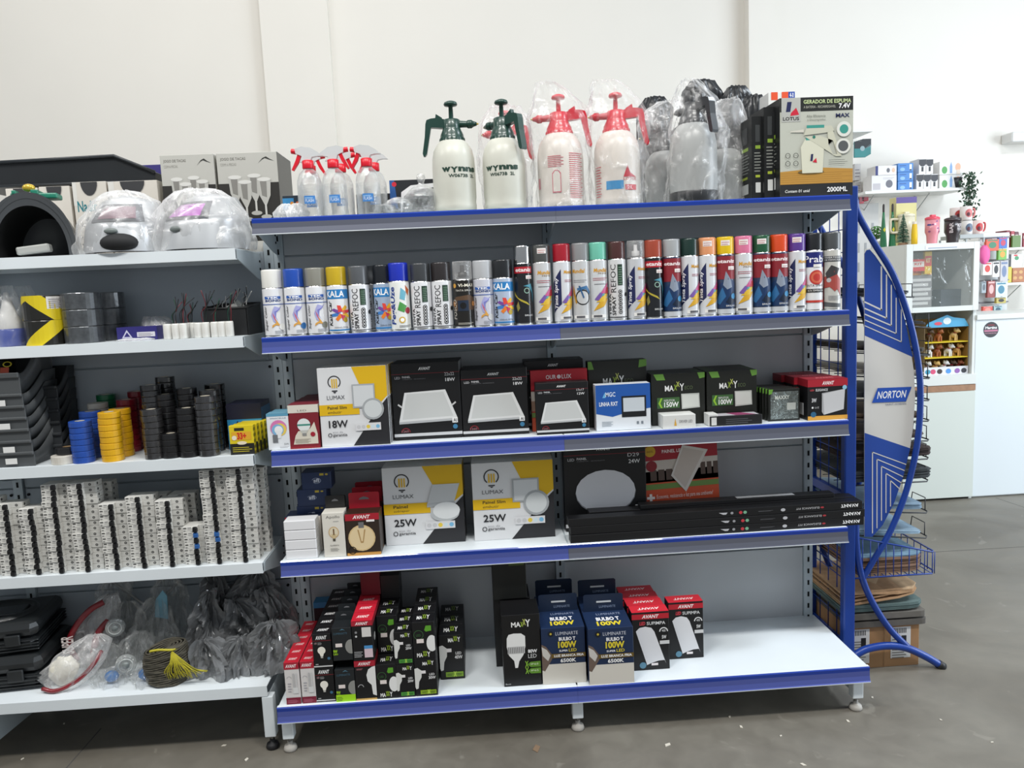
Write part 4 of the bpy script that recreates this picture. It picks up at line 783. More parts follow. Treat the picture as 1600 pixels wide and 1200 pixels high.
wall_of('black bulb box with small white bulb picture, %s', 'bulb_box', x, y, w_-.001, .060, .110, BLK, 6, 2, art_avl, tops=avt_top)
wall_of('black and blue bulb box behind the slim white ones, %s', 'bulb_box', x-.062, -.02-.052*1, .05, .05, .20, '#1b1c20', 1, 1, lambda F: F.rect(0, .9, 1, 1, '#2f86b8'), tops=lambda F: F.rect(0, 0, 1, 1, '#2f86b8'))
x, y, w_ = place(526, 557, 1099, z, -.384)
wall_of('dark grey bulb box with hanging tab and lime base, %s', 'bulb_box', x, y, w_-.001, .060, .105, '#1a1e21', 6, 1, art_lumi(True), parts=tab('#202427', .028))
for i in range(5): 
    if i == 0: b0 = carton('bulb_box', 'dark grey bulb box with hanging tab resting on the lime-based ones, front', 'box', (x, y+.03, z+.134), w_-.001, .060, .105, '#1a1e21', art=art_lumi(False), parts=tab('#202427', .028))
    else: dup(b0, (x, y+.03+.061*i, z+.134), label='dark grey bulb box with hanging tab in the raised layer, %s behind the front' % NTH[i-1])
x, y, w_ = place(557, 590, 1095, z, -.384)
wall_of('black and red large bulb box with red top, %s', 'bulb_box', x, y, w_-.001, .066, .128, BLK, 5, 2, art_avb, tops=red_top, art_top=art_avback, rt=lambda F: (F.rect(0, .86, 1, 1, '#8e1826'), F.ell(.5, .5, .2, '#c8c8c4')))
for i in range(2): carton('bulb_box', 'dark red-topped bulb box highest at the back of the tallest stack, %s' % ('front', 'rear')[i], 'box', (x+.004, y+.033+.067*(3+i), z+.259), w_-.001, .066, .095, '#6c1420', 0, tops=red_top)
x, y, w_ = place(590, 622, 1093, z, -.384)
wall_of('black bulb box with green outline lamp picture, %s', 'bulb_box', x, y, w_-.001, .066, .112, BLK, 5, 1, art_mxl('', 'green'), tops=art_mxtop)
b0 = carton('bulb_box', 'black bulb box with green outline lamp set back on the lower row, front', 'box', (x+.002, y+.07+.033, z+.114), w_, .066, .125, BLK, art=art_mxl('', 'green'), tops=art_mxtop)
for i in range(1, 3): dup(b0, (x+.002, y+.103+.067*i, z+.114), label='black bulb box with green outline lamp set back on the lower row, %s behind' % NTH[i-1])
carton('bulb_box', 'topmost black bulb box at the back beside the red boxes', 'box', (x+.004, y+.103+.134, z+.241), w_, .066, .08, BLK)
x, y, w_ = place(621, 650, 1091, z, -.384)
wall_of('black 20W bulb box with green strip, %s', 'bulb_box', x, y, w_-.001, .064, .106, BLK, 4, 2, art_mxl('20W'), tops=art_mxtop, top_n=3)
x, y, w_ = place(650, 685, 1089, z, -.384)
wall_of('black 30W bulb box with yellow-green strip, %s', 'bulb_box', x, y, w_-.001, .070, .120, BLK, 4, 2, art_mxl('30W', grn='#8cab24'), tops=art_mxtop, art_top=art_mxl('', 'green'))
x, y, w_ = place(689, 727, 1062, z, -.290)
wall_of('black 40W bulb box, %s of the row standing apart on the right', 'bulb_box', x, y, w_, .082, .150, BLK, 3, 1, art_mxl('40W', grn='#7fa52c'), tops=art_mxtop)
def art_80(F):
    F.text('MA', .25, .83, .50, .90, '#f0f0ee', .03); F.text('X', .49, .83, .56, .90, '#9cb83a', .02); F.text('X', .55, .85, .63, .94, '#c8d06a', .02); F.text('Y', .62, .83, .75, .93, '#f0f0ee', .03)
    F.poly([(.12, .68), (.17, .73), (.3, .745), (.50, .74), (.60, .70), (.60, .56), (.54, .44), (.42, .35), (.38, .26), (.31, .26), (.29, .36), (.16, .44), (.11, .56)], '#e8e8e6'); F.rect(.13, .46, .58, .56, '#bcbcbc')
    for i in range(9): F.rect(.15+i*.047, .47, .165+i*.047, .55, '#5c5c5c'); F.k -= 1
    F.k += 1; F.text('80W', .66, .46, .90, .51, '#f0f0f0', .03); F.text('LED', .66, .39, .88, .445, '#d8d8d8')
    for y_ in (.26, .17): F.poly([(.63, y_+.04), (.72, y_+.075), (.98, y_+.08), (.98, y_), (.72, y_)], '#5e8c2c'); F.text('X', .57, y_, .66, y_+.09, '#8cc03a', .02); F.text('IP65', .72, y_+.03, .92, y_+.055, '#d8e8c0')
    F.text('Bivolt', .04, .03, .18, .05, '#c0c0c0')
x, y, w_ = place(788, 848, 1073, z, -.368)
w80 = carton('bulb_box', 'black 80W bulb box with large lamp picture at the front of the bottom shelf', 'box', (x, y+.065, z), w_-.001, .12, .235, '#0b0b0d', .0, art=art_80)
carton('bulb_box', 'plain black bulb box standing behind the 80W one', 'box', (x-.02, y+.20, z), w_, .12, .235, '#0b0b0d')
carton('bulb_box', 'plain black box lying on top of the rear black one under the shelf above', 'box', (x-.025, y+.20, z+.237), w_-.01, .14, .125, '#101210', art=lambda F: F.rect(.5, .90, .95, .96, '#4a5c24'))
def art_100(F):
    F.rect(0, 0, 1, .36, '#d5d0c6'); F.poly([(0, .72), (.10, .68), (.22, .55), (.24, .46), (.06, .24), (0, .26)], '#6b5a50'); F.poly([(0, .68), (.12, .62), (.20, .52), (.14, .42), (.02, .52)], '#c8c4be')
    F.ell(.22, .90, .065, '#0b1420'); F.ell(.22, .90, .025, '#c8b03a'); F.text('LUMINARTE', .33, .87, .84, .93, '#c8ccd8'); F.text('BULBO T', .40, .77, .78, .835, '#f0f0f4', .04); F.text('100W', .38, .64, .80, .76, '#e0cc34', .04); F.text('SUPER', .40, .575, .60, .61, '#f0f0f4', .02); F.text('LED', .62, .57, .80, .625, '#d9c43a', .02)
    F.rect(.22, .47, 1, .545, '#6a5420'); F.text('LUZ BRANCA FRIA', .28, .485, .96, .53, '#f0f0f0', .03); F.text('6500K', .42, .385, .78, .455, '#f4f4f4', .03)
def top_100(F): F.text('BULBO T', .26, .42, .78, .62, '#f0f0f4', .04); F.text('100W', .24, .14, .80, .38, '#e0cc34', .04); F.text('LUMINARTE', .3, .74, .85, .86, '#8c98b4')
def tab100(o, w_, d, h):
    tab('#13233c', .058, False)(o, w_, d, h); t = KIDS(o)[-1]; m = MB(); F = Face(m, lambda x, y, l: (x*w_, d/2-.0022-l, h+y), 1); F.rect(-.16, .030, .18, .036, '#c8ccd0'); F.text('LUMINARTE', -.1, .012, .28, .02, '#8494b0'); m.build('tab_print', t)
for nm, u0, u1, vb, yy, n in (('left', 848, 917, 1068, -.366, 2), ('right', 921, 992, 1073, -.390, 2)):
    x, y, w_ = place(u0, u1, vb, z, yy)
    wall_of('navy and cream 100W bulb box with hanging tab, %s column, %%s' % nm, 'bulb_box', x, y, w_-.002, .13, .185, '#15294a', n, 1, art_100, tops=top_100, parts=tab100)
def art_sup(F):
    F.rect(0, .88, 1, .97, '#b81c2c'); F.text('AVANT', .27, .895, .73, .955, '#f4ecec', .03, .25); F.text('LED', .20, .78, .36, .84, '#c83c48', .04, .2); F.text('SUPIMPA', .40, .78, .90, .835, '#e0e0e0', .01)
    F.poly([(.10, .68), (.20, .74), (.36, .755), (.52, .73), (.60, .66), (.90, .10), (.86, .16), (.70, .155), (.50, .12), (.38, .09), (.36, .14)], '#dddde0'); F.ring(.85, .655, .12, .25, '#e0e0e0', 0, PI, 12); F.text('400', .80, .65, .9, .69, '#e8e8e8'); F.text('5W', .80, .53, .92, .59, '#ececec', .02); F.rect(.74, .44, 1, .50, '#d0d0d0'); F.ell(.27, .09, .09, '#5c8ca4'); F.rect(.5, .08, .68, .12, '#ece4e4')
def top_sup(F): F.rect(0, 0, 1, 1, '#cc2434'); F.text('AVANT', .2, .35, .8, .65, '#f4dcdc', .03, .2, 2)
for nm, u0, u1, vb, yy, n in (('left', 989, 1047, 1046, -.318, 4), ('right', 1046, 1100, 1029, -.258, 1)):
    x, y, w_ = place(u0, u1, vb, z, yy); h = .196
    wall_of('black and red wall lamp box with white curved shade, %s column, %%s' % nm, 'wall_lamp_box', x, y, w_-.001, .055, h, BLK, n, 1, art_sup, tops=top_sup, dx=-.003)

# ================================================================ TOP SHELF OF THE BLUE-EDGED GONDOLA
z = Z5+.0003
PE = mat('#cfcfc4', .35, var=.02, scale=20, spec=.4)
def sprayer(label, x, y, zz, col, s=1.0, yaw=0.0, art=None, body=PE, r=.0665, hh=.222, base=None):
    t = thing('pump_sprayer', label, 'sprayer', (x, y, zz), yaw); c = mat(col, .35, coat=.2); r *= s; H_ = hh*s
    m = MB(); m.lathe([(0, 0), (r*.9, 0), (r*.985, .006), (r*.99, .02), (r*.97, .03), (r, .045), (r, H_*.62), (r*.98, H_*.74), (r*.90, H_*.85), (r*.72, H_*.94), (r*.5, H_), (r*.48, H_+.004)], body, 40)
    if art: art(around(m, r+.0003, H_*.70, .01, -(x-CAM.x)/2.6-yaw))
    m.build('tank', t)
    if base: m = MB(); m.lathe([(r*1.01, 0), (r*1.03, .004), (r*1.03, .03), (r*1.0, .034)], mat(base, .4), 36); m.build('base_ring', t)
    m = MB(); k = H_
    m.lathe([(r*.58, k-.014), (r*.58, k+.004), (r*.55, k+.006), (r*.54, k+.014), (r*.43, k+.030), (r*.40, k+.036), (r*.40, k+.058), (r*.34, k+.061), (0, k+.061)], c, 30)
    for i in range(20): a = 2*PI*i/20; m.box((-.0012, -r*.595, k-.012), (.0012, -r*.57, k+.003), c, M=Matrix.Rotation(a, 4, 'Z'))
    m.build('pump_collar', t)
    m = MB(); m.lathe([(.0075, k+.058), (.0065, k+.098), (.010, k+.100), (.0195, k+.102), (.0215, k+.106), (.019, k+.112), (.010, k+.116), (0, k+.117)], c, 20); m.build('pump_knob', t)
    m = MB(); m.cyl((r*.25, 0, k+.047), (r*.85, 0, k+.045), .0115, c, .009); m.lathe([(.0110, 0), (.0130, .004), (.0130, .014), (.0085, .020), (.0055, .030), (0, .030)], c, 14, Matrix.Translation((r*.72, 0, k+.0455)) @ Matrix.Rotation(PI/2, 4, 'Y')); n = m.build('nozzle', t)
    m = MB(); m.cyl((r*.72+.028, 0, k+.0455), (r*.72+.036, 0, k+.0455), .0040, mat('#b9a35a', .3, 1), .002); m.build('brass_tip', n)
    m = MB(); P = [(-r*.3, k+.034), (-r*.3, k+.060), (-r*.62, k+.066), (-r*.95, k+.064), (-r*1.14, k+.060), (-r*1.20, k+.048), (-r*1.26, k+.010), (-r*1.40, k-.040), (-r*1.37, k-.047), (-r*1.28, k-.047), (-r*1.20, k-.040), (-r*1.04, k+.010), (-r*.95, k+.038)]
    m.prism(P, -.0115, .0115, c, FX)
    for i in range(4): m.box((-r*1.22-.006*i/3, -.012, k+.012-i*.014), (-r*1.10-.006*i/3, .012, k+.014-i*.014), c)
    m.prism([(-r*.75, k+.060), (-r*.70, k+.078), (-r*.42, k+.066), (-r*.42, k+.058)], -.007, .007, c, FX); m.build('trigger_handle', t)
    return t
def wyn(a, b, c, d):
    def f(F):
        w_ = b-a; F.text('w', a, .69, a+w_*.24, .78, '#1c3c30', .05); F.text('Y', a+w_*.24, .67, a+w_*.43, .78, '#1c3c30', .05); F.text('nns', a+w_*.44, .69, b, .78, '#1c3c30', .05); F.text('W0673B  2L', c, .580, d, .645, '#1c3c30', .02)
    return f
art_wyn = wyn(.32, .88, .42, .84)
xs = lambda u, y, v=320: at(u, v, y).x
sprayer('white sprayer with dark green pump and handle at left, the left one of two', xs(712, -.20), -.20, z, '#173c33', art=art_wyn)
sprayer('white sprayer with dark green pump, its handle turned forward, the right one of two', xs(790, -.20), -.20, z, '#173c33', yaw=2.3, art=wyn(.20, .72, .28, .66))
def art_redp(F): F.lines(.62, .1, .86, .95, 22, '#c8505c', .3); F.poly([(.38, .2), (.50, .2), (.50, .56), (.46, .62), (.42, .62), (.38, .56)], '#c8707c'); F.poly([(.39, .22), (.49, .22), (.49, .54), (.46, .6), (.42, .6), (.39, .54)], '#d9d4cc'); F.lines(.32, .68, .54, .9, 7, '#c8606c'); F.rect(.1, .3, .16, .5, '#c8707c')
def art_redb(F): F.rect(.34, .22, .58, .38, '#3f8cc0'); F.rect(.60, .2, .78, .30, '#c02838'); F.text('2L', .63, .22, .72, .28, '#f4e4e4'); F.poly([(.58, .44), (.64, .66), (.68, .52), (.78, .44)], '#b82838'); F.text('LOTUS', .58, .38, .78, .43, '#b82838'); F.lines(.14, .1, .26, .7, 12, '#c8505c', .3)
def bag(label, x, y, zz, prof, seed, f=None, parent=None, name='plastic_bag', amp=.010, n=56, top=None, cat='plastic bag', fr=7.0, group=None, flat=False):
    """crumpled clear bag: prof = (z, centre x, centre y, half width, half depth)"""
    m = MB(); vs = []; fs = []; Rr = []
    for a, b in zip(prof, prof[1:]):
        k = max(2, int(((Vector(b[:3])-Vector(a[:3])).length)/.011))
        for i in range(k): t = i/k; s_ = t*t*(3-2*t)*.5+t*.5; Rr.append([a[0]+(b[0]-a[0])*t]+[a[j]+(b[j]-a[j])*s_ for j in range(1, 5)])
    Rr.append(list(prof[-1]))
    for zq, cx, cy, rx, ry in Rr:
        for k in range(n):
            a = 2*PI*k/n; d = Vector((math.cos(a), math.sin(a), 0)); q = noise.noise(Vector((d.x*1.6, d.y*1.6, zq*fr+seed*3.1)))
            w1 = abs(noise.noise(Vector((d.x*3.2+seed, d.y*3.2, zq*fr*1.7+d.x*2))))*2; w2 = noise.noise(Vector((d.x*7, d.y*7+seed, zq*fr*4)))
            e = amp*(q*1.1+w1*1.2-.4+w2*.35); vs.append((cx+d.x*(rx+e), cy+d.y*(ry+e), zq+amp*.5*w2*(0 if zq < .004 else 1)))
    M_ = len(Rr)
    for j in range(M_-1):
        for k in range(n): fs.append((j*n+k, j*n+(k+1) % n, j*n+n+(k+1) % n, j*n+n+k))
    if top != 'open': fs.append(tuple((M_-1)*n+k for k in range(n)))
    m.add(vs, fs, f or film(), not flat); return m.build(name, parent, (x, y, zz), label=label, category=cat, group=group)
for lb, u, y_, art, sd in (('red-topped white sprayer with printed red scale, wrapped in clear plastic', 878, -.195, art_redp, 1), ('red-topped white sprayer with blue label, wrapped in clear plastic', 966, -.195, art_redb, 2)):
    x = xs(u, y_); sprayer(lb, x, y_, z, '#c8182e', s=1.0, yaw=PI-.12, art=(lambda a: lambda F: a(Face(F.b, lambda x_, yy, l: F.pos(x_, yy, l), 1, True)))(art), body=mat('#d9d2ca', .35), r=.072, hh=.232)
    bag('crumpled clear bag around the sprayer with %s' % ('the printed red scale' if sd == 1 else 'the blue label'), x, y_, z+.0005, [(0, 0, 0, .082, .074), (.1, 0, 0, .082, .075), (.20, .0, 0, .094, .07), (.27, .0, 0, .098, .05), (.32, -.005, 0, .078, .035), (.36, -.02, 0, .055, .02), (.385, -.035, 0, .03, .014)], sd, film(base=.02, edge=.30, streak=.36))
x = xs(795, -.06); sprayer('red-topped sprayer half hidden behind the right green-topped one', x, -.045, z, '#c8182e', yaw=PI-.3, body=mat('#d9d2ca', .35))
bag('clear bag around the red-topped sprayer behind the green-topped one', x, -.045, z+.0005, [(0, 0, 0, .08, .072), (.2, 0, 0, .085, .07), (.30, 0, 0, .085, .045), (.35, 0, 0, .05, .03)], 9, film(base=.07, edge=.4, streak=.3))
x = xs(1085, -.2); GREYB = mat('#a9abaa', .35)
sprayer('grey sprayer with black pump in clear plastic, front one with black base', x, -.195, z, '#2a2d31', yaw=2.0, body=GREYB, r=.074, hh=.248, base='#26282b')
bag('tall clear bag around the front black-topped sprayer', x, -.195, z+.0005, [(0, 0, 0, .092, .074), (.1, .01, 0, .094, .076), (.22, .02, 0, .092, .07), (.31, .01, 0, .064, .045), (.355, -.005, 0, .04, .025), (.378, -.01, 0, .022, .016)], 4, film(base=.02, edge=.34, streak=.38))
for u, sd, yw, lb in ((1040, 5, PI-.2, 'left'), (1133, 6, 2.6, 'right')):
    x = xs(u, -.045); sprayer('grey round sprayer with black pump behind the front one, on its %s' % lb, x, -.045, z, '#26282b', yaw=yw, body=GREYB, r=.066, hh=.19, s=1.0)
    bag('clear bag around the rear black-topped sprayer on the %s' % lb, x, -.045, z+.0005, [(0, 0, 0, .084, .07), (.15, 0, 0, .088, .07), (.26, 0, 0, .086, .05), (.32, .0, 0, .06, .03), (.35, .02, 0, .03, .02)], sd, film(base=.12, edge=.55, streak=.35))
# black bagged stuff behind, seen above and between
for i, (u, w_, hh, y_, sd, lb) in enumerate(((1024, .07, .40, .11, 11, 'left one'), (1150, .06, .43, .12, 12, 'right one'), (1098, .08, .46, .14, 13, 'middle one'), (1178, .05, .38, .05, 14, 'one next to the dark printed boxes'))):
    bag('bulky dark bag standing behind the black-topped sprayers, '+lb, at(u, 250, y_).x, y_, Z5+.0009, [(0, 0, 0, w_*.9, .045), (hh*.5, 0, 0, w_, .04), (hh*.9, 0, 0, w_*.85, .035), (hh, 0, 0, w_*.4, .02)], sd, mat('#26282b', .3, var=.2, scale=20, bump=.4), name='dark_bag')
# trigger bottles
def trig(label, x, y, yaw, s=1.0):
    t = thing('spray_bottle', label, 'spray bottle', (x, y, z), yaw); g = film('#e6eaeb', .06, .70, .08, .5, 9, .10); rd = mat('#d8182c', .35); wt = mat('#d8dbdc', .3, alpha=.75)
    m = MB(); m.lathe([(0, 0), (.034, 0), (.037, .005), (.0375, .02), (.036, .03), (.0375, .04), (.0375, .095), (.036, .115), (.028, .137), (.016, .148), (.014, .152)], g, 28); m.lathe([(0, .004), (.033, .004), (.0345, .02), (.0345, .1)], g, 24)
    F = around(m, .038, .12, .01, -(x-CAM.x)/2.6-yaw); F.rect(.34, .26, .62, .46, '#3c7cc0'); F.text('FLASH', .37, .3, .58, .38, '#e8eef4'); F.rect(.36, .39, .56, .42, '#8ab4dc'); m.build('bottle', t)
    m = MB(); m.lathe([(.0165, .150), (.0175, .152), (.0175, .174), (.013, .176), (0, .176)], rd, 24); m.build('screw_collar', t)
    m = MB(); m.prism([(-.010, .176), (.012, .176), (.016, .188), (.034, .196), (.036, .210), (.016, .216), (-.012, .212), (-.034, .198), (-.046, .186), (-.030, .187), (-.014, .184)], -.009, .009, wt, FX); m.build('spray_head', t)
    m = MB(); m.cyl((.034, 0, .203), (.048, 0, .205), .0085, rd, .0075); m.build('nozzle', t)
    m = MB(); m.prism([(.018, .192), (.028, .196), (.036, .176), (.050, .148), (.044, .145), (.028, .168)], -.006, .006, rd, FX); m.build('trigger', t); return t
for u, y_, yw, lb in ((486, -.205, PI, 'leftmost, red nozzle pointing left'), (489, -.11, 0.1, 'behind the leftmost, nozzle pointing right'), (525, -.205, 0.0, 'second of the front row, nozzle pointing right'), (536, -.115, .15, 'behind the second of the front row'), (577, -.205, PI-.1, 'rightmost, nozzle pointing left'), (588, -.115, PI, 'behind the rightmost of the front row')):
    trig('clear spray bottle with red trigger, '+lb, xs(u, y_), y_, yw)
# glass dishes
GL = film('#e8ecec', .12, .85, .05, .7, 30, .4)
def dish(label, u, y_, prof, name='glass_jar', c=GL, seg=14):
    m = MB(); m.lathe(prof, c, seg, smooth=False); return m.build(name, None, (xs(u, y_), y_, z), label=label, category='glassware')
dish('cut-glass sugar bowl with round knob lid, left of the green sprayer', 660, -.20, [(0, 0), (.03, 0), (.045, .01), (.054, .035), (.056, .05), (.05, .062), (.035, .078), (.015, .088), (.008, .095), (.012, .105), (.014, .112), (.010, .122), (0, .125)], seg=16)
dish('clear glass cup lying on its side by the sugar bowl', 622, -.215, [(0, 0), (.025, .001), (.042, .012), (.046, .03), (.03, .045), (.012, .052), (0, .053)])
dish('low clear glass dish between the cup and the sugar bowl', 600, -.18, [(0, 0), (.02, 0), (.034, .012), (.036, .03), (0, .04)])
for i, u in enumerate((446, 464)): bag('crumpled clear wrapping with glass at the left end of the top shelf, %s piece' % ('left', 'right')[i], xs(u, -.2), -.2+.0*i, z, [(0, 0, 0, .028, .04), (.02, 0, 0, .034, .04), (.04, 0, 0, .02, .02), (.048, 0, 0, .008, .01)], 20+i, film(base=.3, edge=.7), amp=.006, name='clear_wrapping')
def sbox(label, u0, u1, vt, y, d, col, **k):
    a, b = at(u0, vt, y), at(u1, vt, y); return carton('carton', label, 'box', ((a.x+b.x)/2, y+d/2, z), b.x-a.x, d, a.z-z, col, **k)
sbox('small dark carton with orange and blue print near the shelf left end', 441, 470, 306, -.12, .06, '#24303c', art=lambda F: (F.rect(0, .5, .6, .9, '#3a8ac0'), F.ell(.5, .7, .1, '#d88a2c'), F.ell(.8, .7, .1, '#c86a3c')))
sbox('low black carton behind the spray bottles', 556, 610, 304, .02, .1, '#1c1e22')
sbox('black and white carton behind the glass bowl', 608, 682, 282, -.02, .10, '#1f2226', art=lambda F: (F.poly([(0, .3), (0, 1), (.1, 1), (.16, .3)], '#2c5c9c'), F.poly([(.2, 0), (.3, .6), (.5, .75), (1, .8), (1, .9), (.45, .86), (.24, .7)], '#e4e4e4'), F.ell(.1, .9, .05, '#c82838')))
# boxes at the right end
def art_lotus(F):
    F.rect(0, 0, 1, 1, '#bcbeb2'); F.rect(0, 0, 1, .13, '#202124'); F.rect(0, .86, 1, 1, '#202220'); F.poly([(0, .13), (1, .13), (1, .27), (.6, .29), (0, .26)], '#b98a3c'); F.lines(.0, .13, 1, .26, 6, '#a87a34', .2)
    F.rect(.02, .76, .28, 1, '#b3b4ae'); F.poly([(.10, .96), (.16, .96), (.14, .86), (.08, .86)], '#1c2450'); F.poly([(.15, .85), (.22, .90), (.26, .83), (.14, .82)], '#c82038'); F.text('LOTUS', .04, .775, .26, .81, '#1c1c20', .02)
    F.text('GERADOR DE ESPUMA', .32, .935, .97, .975, '#c8d8a0', .02); F.text('A BATERIA - RECARREGAVEL', .32, .89, .76, .915, '#a8a89c', .01); F.text('7.4V', .80, .88, .96, .93, '#f0f0f0', .03); F.text('MAX', .76, .79, .95, .83, '#1c2450', .03); F.text('Alta Eficiencia', .36, .80, .62, .825, '#76786e'); F.text('e Desempenho', .37, .76, .62, .785, '#76786e')
    F.ell(.42, .25, .18, '#6a5a38', .02); F.poly([(.30, .24), (.28, .50), (.34, .58), (.52, .58), (.60, .50), (.58, .24)], '#d5d4c0'); F.rect(.35, .57, .52, .61, '#3c9488'); F.poly([(.33, .61), (.55, .61), (.72, .56), (.78, .42), (.72, .42), (.66, .52), (.64, .68), (.70, .70), (.84, .40), (.76, .40)], '#c9c8b4'); F.poly([(.32, .62), (.62, .64), (.74, .66), (.70, .71), (.36, .70)], '#c5c4b2'); F.rect(.36, .69, .60, .72, '#3c9488'); F.poly([(.14, .655), (.32, .65), (.32, .68), (.14, .665)], '#d0ccc0'); F.ell(.46, .60, .02, '#2c7868')
    F.poly([(.42, .43), (.45, .43), (.44, .36), (.41, .36)], '#1c2450'); F.poly([(.44, .35), (.49, .39), (.5, .34)], '#c82038'); F.ell(.87, .67, .10, '#dcdcd4'); F.ell(.87, .67, .06, '#3c9488'); F.ell(.86, .50, .10, '#dcdcd4'); F.ell(.86, .50, .07, '#55585a'); F.lines(.66, .32, .92, .38, 3, '#585a54', .2)
    for i in range(4): F.ring(.10+.11*(i % 2), .42-.08*(i//2), .035, .2, '#33342f'); F.k -= 1
    F.k += 1; F.text('Contem 01 unid', .06, .045, .40, .075, '#e0e0dc', .01, .2); F.text('2000ML', .64, .04, .92, .09, '#f0f0f0', .02)
def side_lotus(F): F.rect(0, 0, 1, 1, '#161819'); F.lines(.2, .35, .8, .6, 7, '#8a8c86'); F.rect(.3, .62, .75, .66, '#8cab3a'); F.rect(.3, .28, .7, .31, '#a8b83a'); F.rect(.3, .10, .75, .22, '#d0d0cc'); F.rect(.3, .70, .7, .9, '#3c3f40')
a = at(1219, 302, -.255); b = at(1332, 302, -.255)
lt = carton('sprayer_box', 'large printed foam sprayer box facing front at the right end of the top shelf', 'box', ((a.x+b.x)/2, -.255+.07, z), b.x-a.x, .14, .300, '#bcbeb2', 0, art=art_lotus, lf=side_lotus, rt=side_lotus, rough=.3)
for i, (u, y_, h_) in enumerate(((1205, -.215, .285), (1186, -.195, .262))):
    p = at(u, 300, y_); carton('sprayer_box', 'black sprayer box turned sideways left of the large printed one, %s' % ('nearer', 'farther')[i], 'box', (p.x-.002, y_+.07, z), .036, .13, h_, '#161819', -.0, art=side_lotus, lf=side_lotus)
carton('carton', 'small blue and orange box standing on the black sprayer boxes', 'box', (at(1229, 140, -.14).x, -.06, z+.0), .088, .08, .355, '#d9dad8', art=lambda F: (F.rect(.5, .80, 1, 1, '#2a4a9c'), F.rect(.1, .93, .35, 1, '#d8502c'), F.rect(.5, .93, .75, 1, '#d8502c'), F.ell(.8, .84, .2, '#7ab0e0'), F.text('4-0', .8, .95, .95, .99, '#ffffff')))

# ================================================================ LEFT GONDOLA
# ---- top shelf: welding helmets and what stands behind
z = ZA+.0003
def helmet(label, u, y_, lens, yaw, hw=.125, tilt=0.0, hh=.16):
    x = at(u, 380, y_).x; t = thing('welding_helmet', label, 'helmet', (x, y_, z), yaw)
    sv = mat('#b4b7ba', .32, metal=.35, coat=.4); m = MB(); n = 32; vs = []; fs = []
    def shell(a, tt, o=0.0):         # a across -1..1, tt up 0..1
        th = a*PI*.62; rr = 1-.30*max(0, tt-.55)/.45-.0*tt; fr = (1-.55*max(0, tt-.45)**1.5*2.4)
        return ((hw+o)*math.sin(th)*(.93+.1*(1-tt))*rr, -(.135+o)*math.cos(th)*fr+.02+.05*tt, .004+hh*tt**.92*(1+.0*a))
    K = 30; J = 20
    for j in range(J+1):
        for k in range(K+1): vs.append(shell(-1+2*k/K, j/J))
    for j in range(J):
        for k in range(K): fs.append((j*(K+1)+k, j*(K+1)+k+1, (j+1)*(K+1)+k+1, (j+1)*(K+1)+k))
    top_c = len(vs); vs.append((0, .03, .004+hh*1.12)); base = J*(K+1)
    for k in range(K): fs.append((base+k, base+k+1, top_c))
    m.add(vs, fs, sv, True)
    m.add([(p[0]*.975, p[1]*.975+.004, p[2]-.002) for p in vs], fs, mat('#33363a', .6), True)
    m.build('helmet_shell', t)
    def quad(a0, a1, t0, t1, c, nm, o=.0025, N=8):
        m = MB(); v2 = []; f2 = []
        for j in range(N+1):
            for k in range(N+1): v2.append(shell(a0+(a1-a0)*k/N, t0+(t1-t0)*j/N, o))
        for j in range(N):
            for k in range(N): f2.append((j*(N+1)+k, j*(N+1)+k+1, (j+1)*(N+1)+k+1, (j+1)*(N+1)+k))
        m.add(v2, f2, c, True); return m.build(nm, t)
    quad(-.34, .34, .52, .90, mat('#4a4d52', .5), 'visor_frame'); quad(-.24, .24, .58, .84, mat(lens, .1, coat=1), 'visor_lens', .0045)
    m = MB(); c = shell(-.0, .34, .003); m.ell((c[0]-.01, c[1], c[2]), (.020, .006, .009), mat('#6d7573', .4), 16, 8); m.build('knob', t)
    return t
h1 = helmet('silver welding helmet in clear bag with dark open neck, the left one', 198, -.17, '#7d5a66', .10, .125, hh=.165)
m = MB(); m.ell((.01, -.100, .030), (.055, .026, .028), mat('#151618', .7), 20, 10); m.build('neck_shade', h1)  # dark ellipsoid put in for the shade inside the open neck
h2 = helmet('silver welding helmet in clear bag with violet lens, the right one', 315, -.16, '#b24ab8', -.35, .13, hh=.165)
FB = film(base=.16, edge=.62, streak=.42, scale=11)
bag('crumpled clear bag over the left silver helmet, spreading at the front', at(192, 380, -.17).x, -.165, z+.0004, [(0, 0, -.0, .145, .105), (.03, -.01, -.0, .140, .10), (.10, 0, 0, .125, .10), (.16, .01, .01, .10, .08), (.19, .01, .02, .055, .05), (.197, .01, .02, .02, .02)], 31, FB, n=72)
bag('crumpled clear bag over the right silver helmet with the violet lens', at(318, 380, -.16).x, -.155, z+.0004, [(0, 0, -.0, .155, .11), (.03, 0, -.0, .152, .11), (.10, 0, 0, .135, .10), (.16, -.01, .01, .10, .08), (.19, -.01, .02, .06, .05), (.197, -.01, .02, .02, .02)], 33, FB, n=72)
